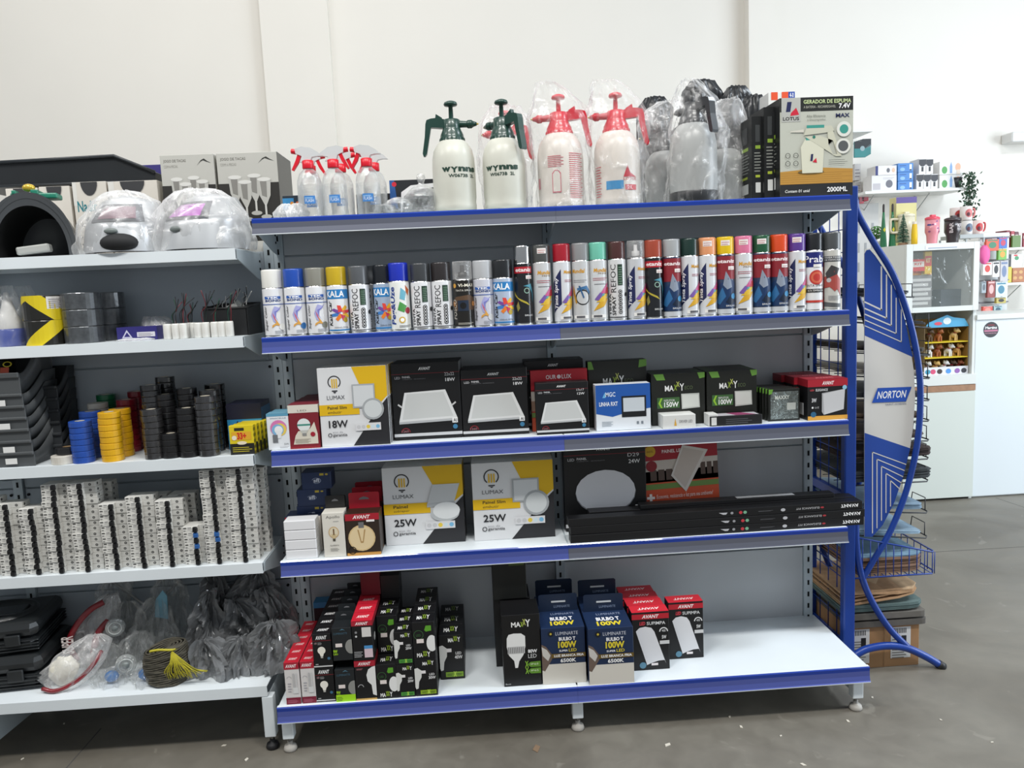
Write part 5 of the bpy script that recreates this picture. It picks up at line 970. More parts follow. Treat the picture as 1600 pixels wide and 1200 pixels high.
# dark grey helmet lying with its opening towards the aisle
x = at(62, 380, -.16).x; t = thing('welding_helmet', 'dark grey welding helmet lying open towards the aisle, green strap on top', 'helmet', (x, -.15, z), .25)
m = MB(); dg = mat('#45484b', .42, coat=.2); vs = []; fs = []; K = 28; J = 12
for j in range(J+1):
    for k in range(K+1):
        a = PI*k/K; q = j/J; r_ = 1-.22*q**2; e = 1+.10*math.sin(a)**2
        vs.append((-.118*math.cos(a)*r_, -.11+.22*q, .168*math.sin(a)**.85*r_*e*1.0+.0))
for j in range(J):
    for k in range(K): fs.append((j*(K+1)+k, j*(K+1)+k+1, (j+1)*(K+1)+k+1, (j+1)*(K+1)+k))
fs.append(tuple(J*(K+1)+k for k in range(K+1))); m.add(vs, fs, dg, True); m.add([(p[0]*.93, p[1]+.001, p[2]*.93) for p in vs], fs, mat('#0e0f10', .8), True)
vs2 = []
for k in range(K+1):
    for s_ in (1.03, .82): a = PI*k/K; vs2.append((-.118*math.cos(a)*s_, -.111 if s_ > 1 else -.105, .168*1.1*math.sin(a)**.85*s_))
m.add(vs2, [(2*k, 2*k+1, 2*k+3, 2*k+2) for k in range(K)], dg, True); m.build('helmet_shell', t)
m = MB(); g = mat('#1e7a62', .4); m.box((-.045, -.095, .174), (.08, -.03, .190), g, .004); m.box((-.04, -.10, .186), (-.028, -.025, .197), g, .002); m.box((.01, -.10, .186), (.03, -.025, .199), g, .002); m.build('green_strap', t)
m = MB(); m.box((-.045, -.095, .012), (.045, -.05, .036), mat('#a9aaa6', .5), .005, Matrix.Rotation(-.12, 4, 'Y')); m.build('inner_headband', t)
m = MB(); m.ell((.0, -.07, .208), (.018, .012, .012), mat('#c8a83c', .2, .3), 14, 8); m.build('amber_button', t)
# rear: glasses boxes
def abox(name, label, u0, u1, vt, vb_, y, d, col, **k):
    a, b = at(u0, vt, y), at(u1, vt, y); zb_ = z if vb_ is None else at(u0, vb_, y).z
    return carton(name, label, 'box', ((a.x+b.x)/2, y+d/2, zb_), b.x-a.x, d, a.z-zb_, col, **k)
def art_taca(F):
    F.rect(0, 0, 1, .70, '#2b2926'); F.text('JOGO DE TACAS', .06, .92, .48, .955, '#77756e', .01); F.text('COM 6 PECAS', .06, .875, .32, .9, '#97958e'); F.poly([(.68, .89), (.76, .94), (.82, .955), (.88, .93), (.95, .91), (.86, .925), (.80, .94), (.75, .925)], '#33332f')
    for cx, cy in ((.28, .0), (.60, .01), (.44, -.05), (.76, -.03)):
        y0 = .44+cy; F.poly([(cx-.11, y0+.32), (cx+.11, y0+.32), (cx+.09, y0+.16), (cx+.02, y0+.07), (cx-.02, y0+.07), (cx-.09, y0+.16)], '#b9b8b2'); F.poly([(cx-.07, y0+.30), (cx+.04, y0+.30), (cx+.03, y0+.14), (cx-.05, y0+.16)], '#85837e'); F.rect(cx-.016, y0-.04, cx+.016, y0+.08, '#c8c7c2'); F.ell(cx, y0-.05, .09, '#b3b2ac', .022); F.ell(cx, y0+.32, .11, '#d8d7d2', .02)
    F.rect(.78, .26, .98, .33, '#a8803c'); F.rect(0, 0, 1, .12, '#c8c7c1')
abox('glassware_box', 'grey and black goblet set box at the back, the left of two', 249, 333, 243, None, .02, .2, '#bcbbb4', art=art_taca)
abox('glassware_box', 'grey and black goblet set box at the back, the right of two', 337, 432, 240, None, .0205, .2, '#bcbbb4', art=art_taca, rt=lambda F: F.rect(0, 0, 1, 1, '#55534e'))
def art_nadir(F):
    F.rect(0, .7, .12, 1, '#dcdad4'); F.text('Nadir.', .10, .62, .72, .76, '#2c7c86', .02); F.text('6x', .16, .44, .26, .50, '#55534e'); F.text('0', .30, .40, .46, .56, '#1c1c1e', .04)
    for i in range(8):
        for j in range(2): F.ell(.14+i*.07, .30-j*.09, .02, '#2a2a2c'); F.k -= 1
    F.k += 1; F.rect(.55, .40, .8, .54, '#88867f')
for i, (u0, u1, vt, lb) in enumerate(((8, 58, 295, 'first'), (60, 108, 292, 'second'), (112, 165, 285, 'third'), (168, 245, 284, 'rightmost'))):
    o = abox('glassware_box', 'cream tumbler box behind the helmets under the black tray, %s from the left' % lb if i < 3 else 'cream tumbler box with round cut-out, rightmost under the black tray', u0, u1, vt, None, .03, .16, '#d8d2c8', art=art_nadir if i >= 2 else (lambda F: F.ell(.1, .8, .05, '#2c4c7c')))
    m = MB(); w_ = max(v.co.x for v in o.data.vertices); h_ = max(v.co.z for v in o.data.vertices); F = Face(m, lambda x, y, l: (x, -.0815-l, h_+y), 1); nn = 10
    F.poly([(-w_*.5, -.001)]+[(-w_*.5*math.cos(PI*k/nn), -.045*math.sin(PI*k/nn)) for k in range(1, nn)]+[(w_*.5, -.001)], '#3a3a3c'); m.build('cut_out', o)
p0, p1, p2, p3, p4, p5 = (at(u, v, .10) for u, v in ((-40, 260), (187, 247), (250, 272), (250, 286), (200, 287), (-40, 296)))
m = MB(); Q = [(p.x-p1.x, p.z-p1.z) for p in (p0, p1, p2, p3, p4, p5)]; m.prism(Q, .0, .26, mat('#1c1f22', .4, var=.1, scale=10), FX); m.tube([(a, -.004, b) for a, b in Q[:3]], .006, mat('#2a2e32', .35), 8); m.tube([(Q[5][0], -.004, Q[5][1]), (Q[4][0], -.004, Q[4][1]), (Q[3][0], -.004, Q[3][1])], .005, mat('#2a2e32', .35), 8)
m.build('plastic_tray', None, (p1.x, .06, p1.z+.0), label='large black tray with slanted end lying on top of the cream tumbler boxes', category='tray')
abox('carton', 'purple carton behind the black tray, beside the goblet boxes', 220, 252, 258, None, .33, .1, '#3a3478')
# ---- second shelf
z = ZB+.0003
for i, (u, c) in enumerate(((18, '#24409c'), (42, '#1c2c5c'))):
    x = at(u, 530, -.2 if i == 0 else -.13).x; y_ = -.2 if i == 0 else -.12; t = thing('glue_bottle', 'white pointed nozzle cap on %s base in clear bag, %s' % (('royal blue', 'nearer') if i == 0 else ('navy', 'behind')), 'bottle', (x, y_, z))
    m = MB(); m.lathe([(0, 0), (.038, 0), (.04, .004), (.04, .05), (.036, .054)], mat(c, .35, coat=.3), 24); m.build('base', t)
    m = MB(); m.lathe([(.034, .054), (.032, .075), (.018, .12), (.012, .145), (.009, .146), (.007, .165), (0, .166)], mat('#d8d8d6', .4), 20); m.build('cone_cap', t)
    bag('clear bag around the %s-based glue bottle' % ('royal blue', 'navy')[i], x, y_, z+.0003, [(0, 0, 0, .043, .043), (.08, 0, 0, .045, .045), (.14, 0, 0, .038, .035), (.185, 0, 0, .02, .012)], 41+i, film(base=.08, edge=.4), amp=.004)
def roll(name, label, x, y_, zz, r, h, c, core=.4, art=None, group=None, cc='#b89c74', sheen=None):
    m = MB(); mt = sheen or mat(c, .35, coat=.2); ri = r*core
    m.lathe([(ri, 0), (r*.96, 0), (r*.985, .0006), (r, .0022), (r, h-.0022), (r*.985, h-.0006), (r*.96, h), (ri, h)], mt, 28, smooth=False); m.lathe([(ri, h), (ri, 0)], mat(cc, .8), 28)
    if art: art(around(m, r, h, 0, -(x-CAM.x)/2.6))
    return m.build(name, None, (x, y_, zz), label=label, category='tape roll', group=group)
def haz(F):
    F.poly([(-.1, .5), (.1, 1), (.45, 1), (.95, 0), (.6, 0), (.2, .8)], '#d9c21c'); F.poly([(-.1, .0), (.05, .0), (-.05, .3)], '#d9c21c')
x = at(77, 535, -.2).x
for i in range(2): o = roll('hazard_tape', 'yellow and black hazard tape roll, %s of two' % ('lower', 'upper')[i], x, -.20, z+i*.0755, .062, .075, '#1c1b16', .5, haz if i else (lambda F: haz(Face(F.b, lambda a, b, l: F.pos(1-a, b, l), 1, True))))
m = MB(); F = around(m, .0622, .075, 0, .4); F.rect(.55, .45, .80, .95, '#dcd9d6'); F.lines(.58, .5, .78, .9, 5, '#77757a'); m.build('price_sticker', o)
DT = mat('#5a5d60', .28, metal=.5, var=.25, scale=60, coat=.4)
for s_, (u, y_, n_) in enumerate(((134, -.20, 3), (172, -.085, 3))):
    x = at(u, 535, y_).x
    for i in range(n_): roll('duct_tape', 'silver-grey shiny duct tape roll, %s of the %s stack' % (('lowest', 'middle', 'topmost')[i], ('front', 'rear')[s_]), x, y_, z+i*.0515, .056, .051, '#5a5d60', .55, sheen=DT)
def art_tri(F): F.rect(0, 0, 1, 1, '#2c2870'); F.poly([(.12, .2), (.38, .2), (.25, .8)], '#c8c8dc'); F.poly([(.17, .28), (.33, .28), (.25, .62)], '#2c2870'); F.rect(.5, .25, .95, .6, '#d6d4dc'); F.lines(.53, .3, .9, .55, 3, '#66646c')
x, y, w_ = place(182, 245, 526, z, -.22); carton('carton', 'dark blue box with white triangle logo behind a flat clear packet', 'box', (x, y+.04, z), w_, .07, .042, '#2c2870', art=art_tri)
bag('flat clear packet lying in front of the dark blue triangle-logo box', at(212, 530, -.25).x, -.25, z+.0002, [(0, 0, 0, .05, .02), (.004, 0, 0, .055, .02), (.008, 0, 0, .03, .008)], 51, film(base=.35, edge=.8), amp=.004, name='plastic_packet')
bag('heap of thin clear packets between the dark blue box and the white sockets', at(252, 515, -.13).x, -.13, z+.0002, [(0, 0, 0, .06, .05), (.02, 0, 0, .06, .05), (.05, -.01, 0, .04, .03), (.07, -.02, 0, .015, .01)], 52, film(base=.25, edge=.7), amp=.012, name='plastic_packet')
cer = mat('#dcdbd6', .3)
def wires(m, x, y_, z0, z1, n, sd, cols=('#17171a', '#17171a', '#6a1c24', '#1c4a3c')):
    rr = random.Random(sd)
    for i in range(n):
        a = rr.uniform(-.02, .02); b = rr.uniform(-.025, .025); m.tube(cr([(x+a*.3, y_, z0), (x+a*.5, y_+b*.2, z0+(z1-z0)*.35), (x+a*.1+.008, y_, z0+(z1-z0)*.6), (x+a+.015, y_+b, z1+rr.uniform(-.012, .012))], 4), .0013, mat(cols[i % len(cols)], .5), 5)
SK = [(263, -.25, 0), (276, -.25, 1), (288, -.25, 1), (300, -.20, 1), (311, -.25, 0), (323, -.25, 1), (337, -.25, 1), (348, -.25, 0), (360, -.25, 1), (304, -.225, 0)]
for i, (u, y_, ww) in enumerate(SK):
    x = at(u, 527, y_).x; t = thing('lamp_socket', 'white ceramic lamp socket %s, %s in the row' % (('with wires gathered above', 'without visible wires')[1-ww], NTH[i] if i < 9 else 'lying behind the fourth'), 'lamp socket', (x, y_, z))
    m = MB(); m.lathe([(0, 0), (.0115, 0), (.0125, .003), (.0125, .043), (.011, .047), (.0, .047)], cer, 16); m.build('ceramic_body', t)
    if ww: m = MB(); wires(m, 0, 0, .045, .11+.012*(i % 3), 5, i); m.build('lead_wires', t)
x = at(366, 520, -.13).x; t = thing('plastic_bin', 'black plastic bin holding small white lamp drivers', 'bin', (x, -.125, z)); bk = mat('#1b1c1e', .5)
m = MB()
for a, b in (((-.062, -.075, 0), (.062, .075, .003)), ((-.066, -.078, 0), (.066, -.074, .085)), ((-.066, .074, 0), (.066, .078, .10)), ((-.068, -.078, 0), (-.064, .078, .095)), ((.064, -.078, 0), (.068, .078, .095))): m.box(a, b, bk)
m.tube([(-.067, -.078, .086), (.067, -.078, .086), (.067, .078, .098), (-.067, .078, .098)], .004, bk, 6, True); m.build('bin_shell', t)
for i, (dx, dy, dz, a, b) in enumerate(((-.03, -.04, .075, .5, .4), (.0, -.02, .085, -.4, .6), (.035, -.045, .07, .3, .2), (.02, .02, .09, .8, -.5), (-.02, .03, .08, -.6, .3))):
    m = MB(); M_ = Matrix.Rotation(a, 4, 'Y') @ Matrix.Rotation(b, 4, 'Z'); m.box((-.02, -.011, -.008), (.02, .011, .01), mat('#cfd0cc', .45), .002, M_); 
    o = m.build('lamp_driver', None, (x+dx, -.125+dy, z+dz), label='small white lamp driver heaped in the black bin, %s' % ('front left', 'front middle', 'front right', 'rear right', 'rear left')[i], category='lamp driver'); m = MB(); wires(m, .015, 0, .008, .055, 3, 60+i, ('#d8d8d4', '#17171a', '#c8c8c4')); m.build('lead_wires', o)
# ---- third shelf: parts bins, tape stacks
z = ZC+.0003
def pbin(t_, w_, d_, h_, c):
    m = MB(); n = 14
    def prof(q): return h_*(.42+.58*min(1, max(0, (q-.10)/.55))**1.4)      # side height from front to back
    for s_ in (-1, 1):
        vs = [];
        for i in range(n+1): q = i/n; y_ = -d_/2+d_*q; vs += [(s_*w_/2*(.86), y_, 0), (s_*w_/2, y_, prof(q)), (s_*(w_/2-.004), y_, prof(q)), (s_*(w_/2*.86-.004), y_, .003)]
        for i in range(n):
            k = 4*i; m.add([], [], c)
        m.add(vs, [(4*i+a, 4*i+(a+1) % 4, 4*i+4+(a+1) % 4, 4*i+4+a) for i in range(n) for a in range(4)]+[(0, 1, 2, 3), (4*n+3, 4*n+2, 4*n+1, 4*n)], c, True)
    m.box((-w_*.43, -d_/2, 0), (w_*.43, d_/2, .003), c); m.box((-w_/2, -d_/2-.002, .0), (w_/2, -d_/2+.003, h_*.40), c, .0015); m.box((-w_/2, -d_/2-.008, h_*.34), (w_/2, -d_/2+.002, h_*.44), c, .003); m.box((-w_*.46, d_/2-.004, 0), (w_*.46, d_/2, h_), c, .002)
    return m.build('bin_shell', t_)
GB = mat('#4c4f51', .45)
x = at(38, 715, -.2).x
for i in range(7):
    t = thing('parts_bin', 'dark grey open parts bin in the nested front stack, %s' % lvl(i, 7), 'bin', (x-.004*i, -.155+.002*i, z+i*.036)); pbin(t, .128, .20, .105 if i < 6 else .17, GB)
    if i % 2 == 1 or i == 0: m = MB(); Face(m, lambda a, b, l: (a, -.109-l, b), 1).rect(-.02, .010, .015, .028, '#e2e2e0'); m.build('price_sticker', t)
m = MB(); F = Face(m, lambda a, b, l: (a, -.100+b*.18, .03+b*.6+l), 1); F.rect(-.03, .0, .0, .06, '#dcdcda'); F.rect(.0, .06, .026, .10, '#b84a2c'); F.ring(.02, .115, .014, .3, '#c8b82c'); m.build('hang_tag', t)
x = at(88, 690, -.06).x
for i in range(6):
    t = thing('parts_bin', 'black-grey open parts bin in the rear stack, %s' % lvl(i, 6), 'bin', (x, -.075+.001*i, z+i*.038)); pbin(t, .12, .12, .10, mat('#303336', .5))
m = MB(); m.box((-.045, -.03, 0), (.045, .03, .16), mat('#26292b', .5), .01); m.build('parts_bin', None, (at(10, 650, -.02).x-.09, -.05, z), label='dark bin cut by the left edge of the photo', category='bin')
x = at(100, 715, -.235).x; roll('tape_roll', 'white tape roll lying flat in front of the blue tape', x, -.235, z, .036, .026, '#cfcac0'); roll('tape_roll', 'black tape roll lying on the white one', x+.005, -.22, z+.027, .032, .022, '#1b1b1d'); 
def tstack(u, vb, y_, n_, c, lb, r=.0305, h=.0187, rough=.35, shine=False, core=.45):
    x = at(u, vb, y_).x; rr = random.Random(int(u*7)); mt = mat(c, .22, var=.5, scale=45, coat=.9) if shine else None
    b = roll('insulating_tape', '%s, %s' % (lb, lvl(0, n_)), x, y_, z, r, h-.0007, c, core, cc='#cfc8b8', sheen=mt)
    for i in range(1, n_): dup(b, (x+rr.uniform(-.0012, .0012), y_+rr.uniform(-.0012, .0012), z+i*h), label='%s, %s' % (lb, lvl(i, n_)))
tstack(132, 717, -.235, 7, '#1f4aa0', 'blue tape roll in the front blue stack', .0325)
tstack(148, 712, -.160, 8, '#1d4494', 'blue tape roll in the rear blue stack', .0325)
tstack(177, 711, -.235, 8, '#d9a514', 'yellow tape roll in the front yellow stack', .0325, .0193)
tstack(193, 704, -.165, 8, '#d19c12', 'yellow tape roll in the rear yellow stack', .0325, .0193)
tstack(160, 700, -.085, 9, '#cfccc4', 'white tape roll behind the blue stacks', .031, .0185)
tstack(173, 690, -.018-.012, 10, '#146a44', 'green tape roll at the back behind the white stack', .0295, .0187)
tstack(205, 700, -.09, 9, '#8c1828', 'red tape roll in the left red stack', .031, .0193)
tstack(223, 697, -.03-.003, 10, '#7c1422', 'red tape roll in the right rear red stack', .030, .0193)
tstack(243, 708, -.235, 8, '#2b2a2b', 'wrapped shiny black tape roll in the leftmost black stack', .031, .0195, shine=True)
tstack(245, 700, -.165, 12, '#232325', 'wrapped black tape roll in the stack behind the leftmost black', .031, .0188, shine=True)
tstack(269, 707, -.235, 4, '#141416', 'black tape roll in the shortest front stack', .0295, .0193)
tstack(297, 707, -.235, 8, '#161618', 'black tape roll in the third black front stack', .031, .0193)
tstack(267, 700, -.165, 10, '#19191b', 'black tape roll behind the shortest black stack', .030, .0193)
tstack(268, 695, -.095, 13, '#232325', 'wrapped black tape roll in the tallest rear stack', .030, .0187, shine=True)
tstack(300, 700, -.165, 11, '#161618', 'black tape roll behind the third black front stack', .031, .0190)
tstack(328, 707, -.235, 9, '#2c2c2e', 'black tape roll in the right front stack of larger shiny rolls', .033, .0210, shine=True)
tstack(336, 700, -.165, 10, '#242426', 'shiny black tape roll second in line of the right-hand stacks', .033, .0200, shine=True)
tstack(343, 695, -.095, 11, '#1e1e20', 'shiny black tape roll at the back of the right-hand stacks', .032, .0192, shine=True)
def art_lt(F): F.rect(0, .0, 1, .66, '#2f8cc0'); F.rect(0, .66, 1, 1, '#1c1d30'); F.text('LOTUS', .34, .46, .74, .54, '#1c2c5c', .03); F.poly([(.22, .44), (.28, .62), (.32, .62), (.28, .44)], '#1c2450'); F.poly([(.29, .44), (.36, .50), (.38, .44)], '#c82038'); F.text('REF. 3860', .6, .56, .85, .6, '#d8e8f0')
x, y, w_ = place(358, 412, 700, z, -.17); carton('carton', 'bright blue box with dark top band behind the yellow tape boxes', 'box', (x, y+.06, z), w_, .11, .148, '#232342', art=art_lt, rt=lambda F: F.rect(0, 0, 1, .9, '#2a6c9c'))
def art_33(F): F.rect(0, 0, 1, .38, '#1b1a16'); F.rect(.22, .82, .62, .92, '#2c2a1c'); F.rect(.1, .50, .9, .78, '#e0a82c'); F.text('33+', .32, .52, .7, .76, '#c82c1c', .05); F.ell(.2, .58, .1, '#e8e0cc'); F.ell(.5, .4, .2, '#e8dcc0', .06); F.lines(.1, .1, .9, .3, 3, '#c8b82c', .3)
x, y, w_ = place(360, 398, 703, z, -.258); b = carton('tape_box', 'small yellow and black tape box, frontmost of its row of five', 'box', (x, y+.012, z), w_, .022, .092, '#dcc41c', art=art_33, rt=lambda F: F.lines(0, 0, 1, 1, 5, '#8a7a1c', .5)); rep(b, 5, .0055, .0235, lambda i: 'small yellow and black tape box, %s behind the front one' % NTH[i-1])
# ---- fourth shelf: circuit breakers
z = ZD+.0003
BW = mat('#e2e1dc', .4); BW2 = mat('#d6d5d0', .45)
def breaker(col_t):
    m = MB(); w0, w1, w2 = -.040, .006, .040
    m.box((w0, -.030, 0), (w1, .030, .0172), BW, .0008); m.box((w1, -.014, 0), (w2, .030, .0172), BW2, .0008); m.box((w0+.028, -.034, .003), (w0+.038, -.028, .0142), BW2)
    F = Face(m, lambda a, b, l: (w0+a*(w1-w0), -.030-l, b*.0172), 1); F.rect(.06, .60, .26, .82, '#4a4a48'); F.rect(.06, .15, .2, .32, '#8a8a88'); F.ring(.42, .45, .07, .3, '#3a3a38'); F.ring(.56, .45, .05, .3, '#3a3a38'); F.rect(.36, .75, .62, .84, '#77777a')
    F = Face(m, lambda a, b, l: (w1+a*(w2-w1), -.014-l, b*.0172), 1); F.ell(.5, .5, .13, '#4a4a48', .24); F.ell(.5, .5, .07, '#8c8c8a', .13)
    F = Face(m, lambda a, b, l: (w2+l, -.014+a*.044, b*.0172), 1); F.ell(.3, .5, .1, '#4a4a48', .25)
    o = m.build('circuit_breaker'); o['category'] = 'circuit breaker'
    m = MB(); tc = mat(col_t, .4); m.box((w1-.012, -.039, .0008), (w1-.0005, -.029, .0165), tc, .001); m.box((w1-.010, -.045, .003), (w1+.004, -.036, .0145), tc, .001); m.build('toggle', o)
    return o
B0 = breaker('#121214'); B1 = breaker('#2a5c9c')
COLS = [(-4, 896, 780, 0), (31, 894, 790, 0), (69, 893, 791, 0), (106, 892, 754, 0), (147, 891, 752, 1), (191, 889, 789, 0), (233, 888, 779, 1), (277, 886, 785, 1), (316, 884, 823, 0), (349, 882, 733, 0), (389, 880, 731, 1)]
first = True
for ci, (u, vb, vt, back) in enumerate(COLS):
    x = at(u, vb, -.225).x; n_ = max(3, round((at(u, vt, -.255).z-z)/.0178)); rr = random.Random(ci)
    for row in range(2 if back else 1):
        for i in range(n_-(row and rr.randint(0, 1))):
            lb = 'white circuit breaker in the %s stack from the left%s, %s' % (NTH[ci], ', rear row' if row else '', lvl(i, n_)); src = B1 if (not row and ((ci == 8 and i in (3, 5)) or (ci == 9 and i in (4, 5)))) else B0
            if src is B1: lb = 'circuit breaker with blue toggle in the %s stack from the left, %s' % (NTH[ci], lvl(i, n_))
            loc = (x+(.014 if row else 0)+rr.uniform(-.0016, .0016), -.222+.072*row+rr.uniform(-.002, .002), z+i*.0178)
            if src.get('label'): dup(src, loc, label=lb)
            else: src.location = loc; src['label'] = lb
m = MB(); m.ell((0, 0, .03), (.05, .03, .03), mat('#17181a', .4), 20, 12); m.box((-.02, -.031, .04), (.03, -.02, .052), mat('#9a9c2c', .5), .003); m.build('tape_measure', None, (at(322, 820, -.07).x, -.06, z), label='black and yellow-green tool lying behind the shortest breaker stack', category='tool')
# ---- bottom shelf of the left gondola
z = ZE+.0003
def case(label, x, y_, zz, w_, d_, h_, rz, top_=False):
    t = thing('tool_case', label, 'case', (x, y_, zz), rz); c = mat('#1d2022', .42, var=.12, scale=9, coat=.1); m = MB()
    m.box((-w_/2, -d_/2, 0), (w_/2, d_/2, h_*.5), c, .02); 
    for i in range(4): m.box((-w_/2-.004, -d_/2-.004, h_*(.1+.1*i)), (w_/2+.004, d_/2+.004, h_*(.1+.1*i)+.004), c, .003)
    m.build('case_base', t); m = MB(); m.box((-w_/2-.003, -d_/2-.003, h_*.5+.001), (w_/2+.003, d_/2+.003, h_), c, .02)
    m.lathe([(w_*.40, h_), (w_*.38, h_+.008), (w_*.34, h_+.010), (w_*.33, h_+.004), (0, h_+.004)], c, 36, sx=1.0, sy=d_/w_); m.box((-w_*.12, -d_*.2, h_), (w_*.3, d_*.1, h_+.010), mat('#2d3134', .35), .004); m.build('case_lid', t)
    m = MB(); m.box((w_*.22, -d_/2-.012, h_*.32), (w_*.36, -d_/2-.002, h_*.66), c, .003); m.build('latch', t); return t
case('large black case on the bottom left shelf, lower of two', -.955, -.165, z, .34, .26, .11, .10); case('large black case with round raised lid, upper of two', -.965, -.155, z+.112, .32, .25, .10, .16)
m = MB(); m.box((-.05, -.03, 0), (.05, .03, .10), mat('#17191b', .4), .01); m.build('tool_case', None, (-.80, -.05, z), label='small black case standing behind the large ones', category='case')
RB = mat('#7c101c', .35, var=.1, scale=12, coat=.5)
def lamp_bag(label, pts, r_, c, sd, nm='bagged_wheel'):
    pass
xb = at(108, 1060, -.27).x
b1 = bag('clear and red bag holding a white item, lying in front of the black cases', xb+.01, -.25, z+.0003, [(0, -.02, -.02, .05, .04), (.03, -.015, -.01, .085, .05), (.08, .02, 0, .085, .05), (.12, .05, .02, .055, .035), (.145, .06, .02, .02, .015)], 61, film(base=.14, edge=.55, streak=.4), amp=.010)
m = MB(); m.ell((-.028, -.01, .048), (.045, .028, .046), mat('#d8d4c6', .6, bump=.5, scale=15), 18, 12, fn=lambda d: 1+.25*noise.noise(d*2)); m.build('white_cloth', b1)
m = MB(); m.tube(cr([(-.075, -.055, .012), (-.03, -.065, .008), (.03, -.05, .03), (.075, -.03, .07), (.09, 0, .10)]), .007, RB, 8); m.build('red_seam', b1)
xb = at(150, 985, -.13).x
b2 = bag('bag with red lettered band standing behind the white-cloth bag', xb, -.12, z+.0003, [(0, 0, 0, .06, .05), (.08, .0, 0, .075, .05), (.16, .01, 0, .06, .04), (.21, .04, 0, .03, .02), (.235, .055, 0, .012, .01)], 63, film(base=.2, edge=.6, streak=.4), amp=.012)
m = MB(); m.tube(cr([(-.06, -.03, .03), (-.072, -.05, .09), (-.045, -.05, .15), (.0, -.04, .20), (.04, -.02, .22)]), .010, RB, 10); F = Face(m, lambda a, b, l: (a, -.068-l, b), 1); F.text('SUPER', -.085, .07, -.045, .13, '#e8dcd8', .02, 0, 1); m.build('red_band', b2)
m = MB(); m.tube(cr([(.0, -.05, .02), (.012, -.055, .08), (.03, -.05, .13), (.055, -.03, .16)]), .011, RB, 10); m.build('red_band', b2)
for i, (u, vv, y_, r_) in enumerate(((197, 1038, -.24, .032), (180, 980, -.17, .030))):
    p = at(u, vv, y_); t = thing('castor_wheel', 'clear plastic castor wheel in wrapping, %s' % ('nearer, low' if i == 0 else 'farther, higher up'), 'wheel', (p.x, y_, p.z)); gw = film('#dfe4e2', .30, .85, .15, .5, 20, .3)
    M_ = Matrix.Rotation(PI/2, 4, 'X') @ Matrix.Rotation(.3, 4, 'Y'); m = MB(); m.lathe([(r_*.3, -.010), (r_*.9, -.010), (r_, -.004), (r_, .004), (r_*.9, .010), (r_*.3, .010)], gw, 28, M_); m.build('tyre', t)
    m = MB(); m.lathe([(0, .014), (r_*.30, .013), (r_*.36, .009), (r_*.36, -.009)], mat('#8d9493', .3, .4), 20, M_); m.lathe([(r_*.62, .0105), (r_*.62, .012), (r_*.70, .012), (r_*.70, .0105)], mat('#c8cccb', .3), 24, M_); m.build('hub', t)
for i, (u, vv, y_, w_, h_, sd) in enumerate(((165, 1055, -.20, .06, .10, 71), (215, 1050, -.17, .06, .12, 72), (195, 1000, -.10, .075, .20, 73), (240, 985, -.12, .075, .215, 74), (262, 960, -.06, .07, .28, 75), (178, 930, -.05, .06, .29, 76), (228, 1062, -.27, .05, .05, 77), (176, 1068, -.27, .05, .05, 78))):
    p = at(u, vv, y_)
    o = bag('crumpled clear bag of hardware in the bottom left heap, %s' % ('left low', 'centre low', 'centre', 'right of centre', 'tall right rear', 'tall left rear', 'small front right', 'small front left')[i], p.x, y_, z+.0003, [(0, 0, 0, w_*.9, .04), (h_*.4, 0, 0, w_, .045), (h_*.8, .01, 0, w_*.7, .03), (h_, .02, 0, w_*.25, .012)], sd, film('#cfd2d0', .10, .50, .12, .5, 16, .5), amp=.017, flat=True, n=64)
    if i in (6, 7): m = MB(); m.ell((0, -.0, .022), (.022, .018, .018), mat('#2f6fb0', .4), 14, 8); m.build('blue_part', o)
for i, (a, b) in enumerate((((170, 905, -.03), (226, 945, -.10)), ((280, 908, -.03), (236, 955, -.14)))):
    p, q = at(*a), at(*b); m = MB(); dl = q-p; m.cyl((0, 0, 0), (-dl.x*1.0, -dl.y, -dl.z), .0045, mat('#9b9c9b', .3, .8)); m.cyl((-dl.x*.9, -dl.y*.9, -dl.z*.9), (-dl.x*1.02, -dl.y*1.02, -dl.z*1.02), .0065, mat('#cfcfcc', .4)); m.build('metal_rod', None, q, label='thin metal rod sticking up out of the bagged heap, leaning %s' % ('left', 'right')[i], category='rod')
p = at(246, 945, -.13); m = MB(); m.prism([(-.02, -.04), (.022, -.05), (.026, .03), (.012, .05), (-.012, .02)], 0, .004, mat('#6fa3b8', .4), FX); m.build('blue_card', None, (p.x+.01, -.135, p.z), label='pale blue card inside the bags at the right of the heap', category='card')
# net roll
p = at(262, 1070, -.30); xn = p.x; t = thing('netting_roll', 'coiled dark mesh netting roll tied with yellow fibres, front of bottom left shelf', 'netting', (xn-.005, -.275, z))
m = MB(); nt = mat('#4b473c', .75, var=.35, scale=70)
for k in range(30):
    q = k/29; rx = .071*(.86+.14*math.sin(PI*q)) ; zz = .006+.105*q; pts = []
    for j in range(36): a = 2*PI*j/36; e = .003*noise.noise(Vector((math.cos(a)*2, math.sin(a)*2, k*.7))); pts.append((math.cos(a)*(rx+e), math.sin(a)*(.055+e), zz+.004*math.sin(a*2+k)+.012*math.cos(a)*q))
    m.tube(pts, .0027, nt, 5, True)
for k in range(5):
    rx = .06-.011*k; m.tube([(math.cos(2*PI*j/28)*rx, math.sin(2*PI*j/28)*rx*.78, .112-.002*k+.012*math.cos(2*PI*j/28)) for j in range(28)], .003, nt, 5, True)
m.lathe([(.065, .004), (.066, .10)], mat('#3a382f', .8), 30, sy=.78); m.build('net_coil', t)
m = MB(); yf = mat('#b8ae2c', .6, var=.2, scale=40); rr = random.Random(4)
